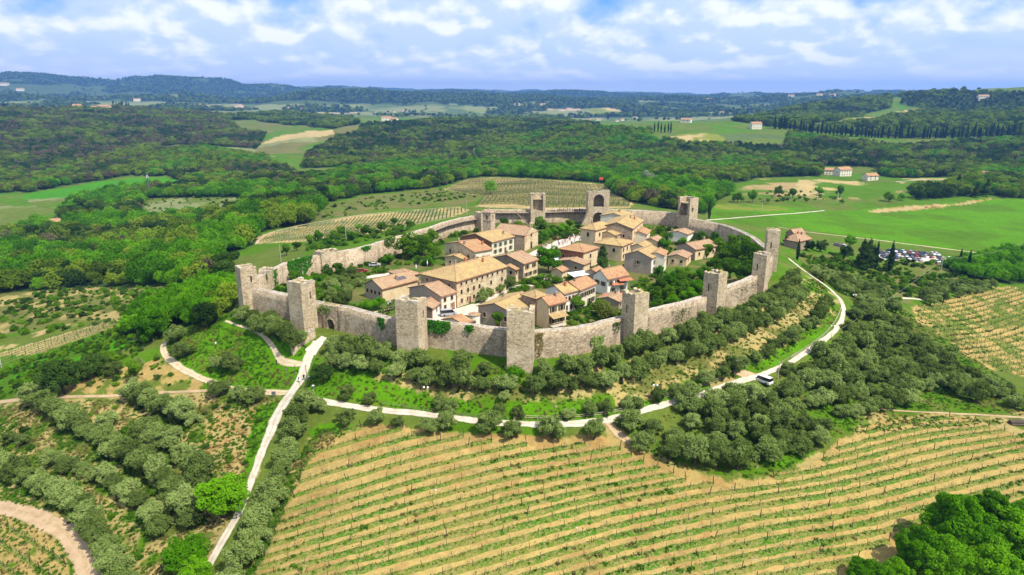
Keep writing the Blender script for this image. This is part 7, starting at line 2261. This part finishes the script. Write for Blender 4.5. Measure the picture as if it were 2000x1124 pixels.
def bin_(u, v, lab):
    p = spot([(u, v)])[0]
    e = empty('litter_bin', tuple(p), lab, 'bin', None)
    mb = MB(); mb.bar((0, 0, 0), (0, 0, .85), .24, n=10, r2=.28); mb.build('body', M['metal'], e)
    mb = MB(); mb.bar((0, 0, .85), (0, 0, .95), .30, n=10, r2=.22); mb.build('lid', M['white'], e)
bin_(604, 742, 'pale litter bin on the grass right of the path junction')
bin_(612, 760, 'grey litter bin below the other one near the path junction')

# stones and logs lying about
def rubble(name, pts, label, cat, s, mat='stone_cap'):
    for i, uv in enumerate(pts):
        p = spot([uv])[0]
        r = np.random.default_rng(i + len(pts))
        bm = bmesh.new(); bmesh.ops.create_icosphere(bm, subdivisions=2, radius=1)
        for v in bm.verts: v.co *= 1 + r.normal(0, .10); v.co.z *= .6
        me = bpy.data.meshes.new(name); bm.to_mesh(me); bm.free(); me.materials.append(M[mat])
        o = link(name, me, None, loc=tuple(p), rot=(0, 0, r.uniform(0, 6)), scale=(s * r.uniform(.7, 1.2), s * r.uniform(.6, 1), s))
        tag(o, label.format(nth(i)), cat, label.format('').strip())
rubble('stone', [(1443, 1075), (1476, 1094), (1296, 963), (1325, 961), (1126, 1032), (850, 957), (950, 918), (1084, 898)], '{} pale stone from the left lying among the vines'.replace(' from the left', ' pale').replace('pale stone pale', 'pale stone'), 'stone', .28)
rubble('boulder', [(1085, 795), (1150, 790), (1478, 912), (350, 985), (335, 1028)], '{} grey boulder on the banks around the vineyard', 'stone', .45, 'stone_rubble')
def logs():
    p = spot([(1992, 832)])[0]
    for i, (x, y, z) in enumerate([(0, 0, .3), (0, .62, .3), (0, 1.24, .3), (0, .31, .82), (0, .93, .82)]):
        mb = MB(); mb.bar((-2.2, 0, 0), (2.2, rng.uniform(-.2, .2), 0), .30, n=8)
        o = mb.build('log', M['bark']); o.location = (p[0] + x, p[1] + y, float(ground(p[0], p[1] + y)) + z)
        tag(o, f'{nth(i)} log of the small pile at the right edge of the vineyard', 'log', 'logs at the vineyard edge')
logs()

# ------------------------------------------------------------------ vehicles
def car_meshes(L=4.2, W_=1.75, Hh=1.45, van=False):
    prof_b = [(-L / 2, .28), (L / 2, .28), (L / 2, .72), (L * .46, .86), (L * .20, .93), (-L * .46, .95), (-L / 2, .80)]
    if van: prof_c = [(L * .36, .93), (L * .22, Hh * .98), (-L * .47, Hh), (-L * .49, .94)]
    else: prof_c = [(L * .22, .92), (L * .06, Hh * .97), (-L * .27, Hh), (-L * .42, .94)]
    def ext(prof, w0, w1):
        mb = MB(); n = len(prof)
        a = [(x, -(w0 if z < .94 else w1) / 2, z) for x, z in prof]; b = [(x, (w0 if z < .94 else w1) / 2, z) for x, z in prof]
        mb.poly(a); mb.poly(b[::-1])
        for i in range(n): mb.poly([a[(i + 1) % n], a[i], b[i], b[(i + 1) % n]])
        return mb
    body = ext(prof_b, W_, W_)
    cab = ext(prof_c, W_ * .94, W_ * .80)
    roof = MB(); xs = (prof_c[1][0], prof_c[2][0]); roof.slab([(xs[1] - .03, -W_ * .405, Hh + .03), (xs[0] + .03, -W_ * .405, Hh * .975 + .03), (xs[0] + .03, W_ * .405, Hh * .975 + .03), (xs[1] - .03, W_ * .405, Hh + .03)], [(0, 1, 2, 3)], .05)
    wh = MB(); wh.bar((0, -.11, 0), (0, .11, 0), .31, n=12)
    lg = MB(); lg.box(-.04, .04, -.17, .17, -.07, .07)
    mir = MB(); mir.box(-.06, .06, -.1, .1, -.06, .06)
    ms = dict(body=body.mesh('body', M['tint']), cabin=cab.mesh('cabin', M['pane']), roof=roof.mesh('roof', M['tint']), wheel=wh.mesh('wheel', M['rubber']), light=lg.mesh('headlight', M['white']), mirror=mir.mesh('mirror', M['tint']))
    for k in ('body', 'cabin'): fix_normals(ms[k])
    return ms, L, W_
CAR = {False: car_meshes(), True: car_meshes(4.6, 1.85, 1.85, True)}

def car(u, v, rz, colour, label, group, van=False, z=None, world=None, name='parked_car', detail=True):
    p = spot([(u, v)])[0] if world is None else (world[0], world[1], float(ground(*world)))
    ms, L, W_ = CAR[van]
    e = empty(name, (p[0], p[1], p[2] + .12), label, 'van' if van else 'car', group, rz)
    for k in ('body', 'cabin', 'roof'):
        o = link(k, ms[k], e)
        if k != 'cabin': o.color = (*colour, 1)
    for x in (-L * .30, L * .31):
        for y in (-W_ / 2 + .06, W_ / 2 - .06): link('wheel', ms['wheel'], e, loc=(x, y, .31))
    if detail:
        for y in (-W_ * .33, W_ * .33): link('headlight', ms['light'], e, loc=(L / 2 + .01, y, .66))
        for y in (-W_ / 2 - .08, W_ / 2 + .08): o = link('mirror', ms['mirror'], e, loc=(L * .20, y, .95)); o.color = (*colour, 1)
SILVER, WHITE_, BLACK_, BLUE_, RED_, DBLUE, GREY_ = (.34, .35, .37), (.68, .68, .68), (.02, .02, .022), (.03, .07, .20), (.22, .02, .02), (.015, .03, .09), (.14, .14, .15)
car(876, 617, .35, SILVER, 'silver estate car parked in the courtyard behind the front wall', None, True)
car(912, 628, .1, BLACK_, 'dark car parked near the round store in the courtyard', None)
car(1490, 748, 2.2, WHITE_, 'white van parked under the olives beside the utility pole', None, True, name='parked_van')
car(1432, 727, .6, BLACK_, 'dark car parked beside the information panel by the ring road', None)
car(732, 521, .2, SILVER, 'silver car in the left garden below the back wall', None)
car(706, 533, .4, RED_, 'dark red car or cart in the left garden among olives', None)
cc = [('white', WHITE_), ('dark blue', DBLUE), ('blue', BLUE_), ('silver', SILVER), ('black', BLACK_), ('red', RED_), ('grey', GREY_), ('white', WHITE_), ('dark blue', DBLUE)]
cnt = {}
for rname, a, b, nn in (('back', (1708, 489), (1850, 500), 17), ('middle', (1702, 495), (1860, 508), 16), ('front', (1720, 503), (1880, 517), 14), ('left', (1632, 480), (1650, 484), 4)):
    A, B = spot([a, b])[:, :2]
    t = (B - A) / np.hypot(*(B - A)); ang = math.atan2(t[1], t[0]) + math.pi / 2
    for i in range(nn):
        if rname != 'left' and rng.random() < .22: continue
        k = int(rng.integers(0, len(cc))); cn, cv = cc[k]
        q = A + (B - A) * (i + .5) / nn
        key = (rname, cn); cnt[key] = cnt.get(key, -1) + 1
        car(0, 0, ang + rng.uniform(-.06, .06) + (math.pi if rng.random() < .5 else 0), cv, f'{nth(cnt[key])} {cn} car from the left in the {rname} row of the car park', 'cars in the car park', world=q, detail=False)

# ------------------------------------------------------------------ people
def skinned(name, joints, bones, mats, region, sub=1):
    """one continuous body grown over a skeleton: joints {key: (x,y,z,radius)}"""
    keys = list(joints)
    me = bpy.data.meshes.new(name)
    me.from_pydata([joints[k][:3] for k in keys], [(keys.index(a), keys.index(b)) for a, b in bones], [])
    o = bpy.data.objects.new(name, me); C.objects.link(o)
    m = o.modifiers.new('skin', 'SKIN'); m.use_smooth_shade = True
    for i, k in enumerate(keys):
        s = me.skin_vertices[0].data[i]; s.radius = (joints[k][3],) * 2; s.use_root = (i == 0)
    s = o.modifiers.new('sub', 'SUBSURF'); s.levels = sub; s.render_levels = sub
    dg = bpy.context.evaluated_depsgraph_get()
    ev = bpy.data.meshes.new_from_object(o.evaluated_get(dg))
    bpy.data.objects.remove(o)
    ev.name = name
    ev.materials.clear()
    for x in mats: ev.materials.append(x)
    for p in ev.polygons: p.material_index = region(p.center)
    return ev

def person_mesh(walk, arm):
    j = {'hip': (0, 0, .95, .145), 'waist': (0, 0, 1.10, .135), 'chest': (0, 0, 1.32, .155), 'neck': (0, .0, 1.49, .055), 'jaw': (0, -.02, 1.58, .085), 'head': (0, -.005, 1.69, .098)}
    b = [('hip', 'waist'), ('waist', 'chest'), ('chest', 'neck'), ('neck', 'jaw'), ('jaw', 'head')]
    for s, sg in (('l', -1), ('r', 1)):
        y = -walk * sg
        j[s + 'th'] = (sg * .10, -.01, .86, .095); j[s + 'kn'] = (sg * .105, y * .5 - .02, .48, .058); j[s + 'an'] = (sg * .11, y, .09, .042); j[s + 'to'] = (sg * .12, y - .15, .04, .038)
        b += [('hip', s + 'th'), (s + 'th', s + 'kn'), (s + 'kn', s + 'an'), (s + 'an', s + 'to')]
        j[s + 'sh'] = (sg * .19, 0, 1.40, .066); j[s + 'el'] = (sg * .25, -y * .5 + .02, 1.13, .045); j[s + 'ha'] = (sg * .25, -y * .9 - arm, .88 + arm, .036)
        b += [('chest', s + 'sh'), (s + 'sh', s + 'el'), (s + 'el', s + 'ha')]
    def reg(c):
        if c.z > 1.66 or (c.z > 1.58 and c.y > .01): return 3
        if c.z > 1.49: return 0
        if abs(c.x) > .19 and c.z < 1.08: return 0
        return 1 if c.z > .96 else 2
    return skinned('person', j, b, [M['skin'], M['cloth'], M['trousers'], M['hair']], reg)
PEOPLE = [person_mesh(.0, .05), person_mesh(.22, .0), person_mesh(.12, .12)]
SHIRT = [('white', (.7, .7, .68)), ('black', (.02, .02, .025)), ('red', (.45, .03, .03)), ('blue', (.05, .12, .40)), ('navy', (.02, .03, .09)), ('grey', (.25, .25, .26)), ('pink', (.6, .25, .28)), ('beige', (.5, .40, .28))]
pc = {}
def person(x, y, z, place, group, rz=None, shirt=None):
    k = int(rng.integers(0, len(SHIRT))) if shirt is None else shirt
    cn, cv = SHIRT[k]
    me = PEOPLE[int(rng.integers(0, 3))]
    o = link('person', me, None, loc=(x, y, z), rot=(0, 0, rng.uniform(0, 6.28) if rz is None else rz), scale=(rng.uniform(.94, 1.04),) * 3)
    o.color = (*cv, 1)
    key = (cn, place); pc[key] = pc.get(key, -1) + 1
    tag(o, f'{nth(pc[key])} person in a {cn} top {place}', 'person', group)
def crowd(px_a, px_b, n, z, place, group, width=1.0, wall=None):
    A, B = (at_z(*px_a, z), at_z(*px_b, z)) if z is not None else (spot([px_a])[0][:2], spot([px_b])[0][:2])
    for i in range(n):
        q = A + (B - A) * (i + rng.uniform(.1, .9)) / n + rng.normal(0, width, 2)
        zz_ = (z if z is not None else float(ground(*q)))
        if zz_ == 0.0: zz_ = 0.05
        person(q[0], q[1], zz_, place, group)
e0, P, N, zt = CW['j']
for i in range(18):
    t = .18 + .70 * (i + rng.uniform(0, .8)) / 18; k = min(int(t * len(P)), len(P) - 2)
    q = P[k] + N[k] * rng.uniform(2.3, 3.3); person(q[0], q[1], 5.3, 'on the walkway left of the gate tower', 'visitors on the back walkway')
crowd((1088, 481), (1136, 462), 26, 0.0, 'on the piazza below the gate tower', 'visitors on the piazza', 1.6)
crowd((1050, 489), (1075, 482), 8, 0.0, 'near the church front', 'visitors by the church', 1.0)
crowd((700, 612), (770, 633), 20, 0.0, 'behind the wall right of the gate', 'visitors behind the front wall', .8)
crowd((757, 602), (770, 592), 5, 0.0, 'on the garden path by the solar panel house', 'visitors on the garden path', .5)
crowd((918, 632), (932, 630), 4, 0.0, 'by the round store in the courtyard', 'people in the courtyard', .5)
crowd((1060, 545), (1080, 555), 7, 0.0, 'resting on the grass of the middle garden', 'people in the middle garden', .9)
p = spot([(584, 748), (594, 744), (541, 714), (640, 664)])
person(*p[0], 'walking at the path junction, nearer of two', None, shirt=4); person(*p[1], 'walking at the path junction, farther of two', None, shirt=1); person(*p[2], 'standing at the end of the side path', None, shirt=1)

def umbrella(u, v, label):
    c = at_z(u, v, 0)
    e = empty('folded_parasol', (c[0], c[1], 0), label, 'parasol', 'folded white parasols')
    mb = MB(); mb.bar((0, 0, 0), (0, 0, 2.9), .04, n=6); mb.build('pole', M['metal'], e)
    mb = MB(); mb.bar((0, 0, 1.0), (0, 0, 1.7), .10, n=8, r2=.24); mb.bar((0, 0, 1.7), (0, 0, 2.8), .24, n=8, r2=.05); mb.build('canopy', M['white'], e)
umbrella(813, 531, 'left one of two folded white parasols behind the grey roofed house'); umbrella(835, 523, 'right one of two folded white parasols behind the grey roofed house')

# two horses grazing by the meadow track
def horse_mesh():
    j = {'rump': (-.65, 0, 1.25, .27), 'belly': (0, 0, 1.17, .27), 'chest': (.55, 0, 1.22, .28), 'neck': (.95, 0, 1.30, .16), 'poll': (1.35, 0, 1.05, .11), 'nose': (1.50, 0, .62, .075), 'tail': (-.95, 0, 1.15, .06), 'tail2': (-1.02, 0, .65, .05)}
    b = [('rump', 'belly'), ('belly', 'chest'), ('chest', 'neck'), ('neck', 'poll'), ('poll', 'nose'), ('rump', 'tail'), ('tail', 'tail2')]
    for s in (-1, 1):
        f, h = f'f{s}', f'h{s}'
        j[f + 'a'] = (.58, s * .16, .95, .11); j[f + 'k'] = (.60, s * .17, .52, .06); j[f + 'h'] = (.60, s * .17, .05, .06)
        j[h + 'a'] = (-.62, s * .17, .92, .14); j[h + 'k'] = (-.80, s * .17, .55, .07); j[h + 'h'] = (-.72, s * .17, .05, .06)
        b += [('chest', f + 'a'), (f + 'a', f + 'k'), (f + 'k', f + 'h'), ('rump', h + 'a'), (h + 'a', h + 'k'), (h + 'k', h + 'h')]
    return skinned('horse', j, b, [M['horse']], lambda c: 0)
HM = horse_mesh()
for i, ((u, v), lab) in enumerate([((1808, 408), 'dark horse grazing on the bare strip of the meadow, left one of two'), ((1822, 408), 'dark horse grazing on the bare strip of the meadow, right one of two')]):
    p = spot([(u, v)])[0]; o = link('horse', HM, None, loc=tuple(p), rot=(0, 0, .3 + i * 2.6), scale=(1.2,) * 3); tag(o, lab, 'horse', 'horses in the meadow')

# hedge along the path to the right corner
def hedge(px, wdt, h, label):
    P = resample(line_w(px, 6)[:, :2], .8); r = np.random.default_rng(3)
    lobes = [(q[0] - P[0, 0], q[1] - P[0, 1], float(ground(*q)) - float(ground(*P[0])) + h * .5, wdt, wdt, h * .55) for q in P]
    V, F = leaf_quads(lobes, len(P) * 60, .22, r, up=.3, spread=.5, cull=.7)
    o = link('hedge', fast_mesh('hedge', V, F, [M['leaf_dark']]), None, loc=(P[0, 0], P[0, 1], float(ground(*P[0])))); tag(o, label, 'hedge')
hedge([(1568, 522), (1592, 535), (1615, 550), (1636, 570)], .8, 1.6, 'dark clipped hedge beside the road near the right corner tower')
hedge([(742, 612), (758, 608), (772, 604)], .5, .9, 'low dark hedge by the garden path behind the front wall')

# ------------------------------------------------------------------ air
def haze():
    top = 330.0; bot = float(GZ.min()) - 1.0
    mb = MB(); mb.box(-16500, 16500, -16500, 16500, bot, top)
    m = bpy.data.materials.new('air'); m.use_nodes = True; t = NT(m.node_tree)
    pv = t.n('ShaderNodeVolumePrincipled', {'Color': (.20, .45, 1.0, 1), 'Density': HAZE, 'Anisotropy': 0.2})
    t.t.links.new(pv.outputs[0], t.n('ShaderNodeOutputMaterial').inputs['Volume'])
    o = mb.build('haze', m); tag(o, kind='stuff')
HAZE = 0.85e-4
haze()
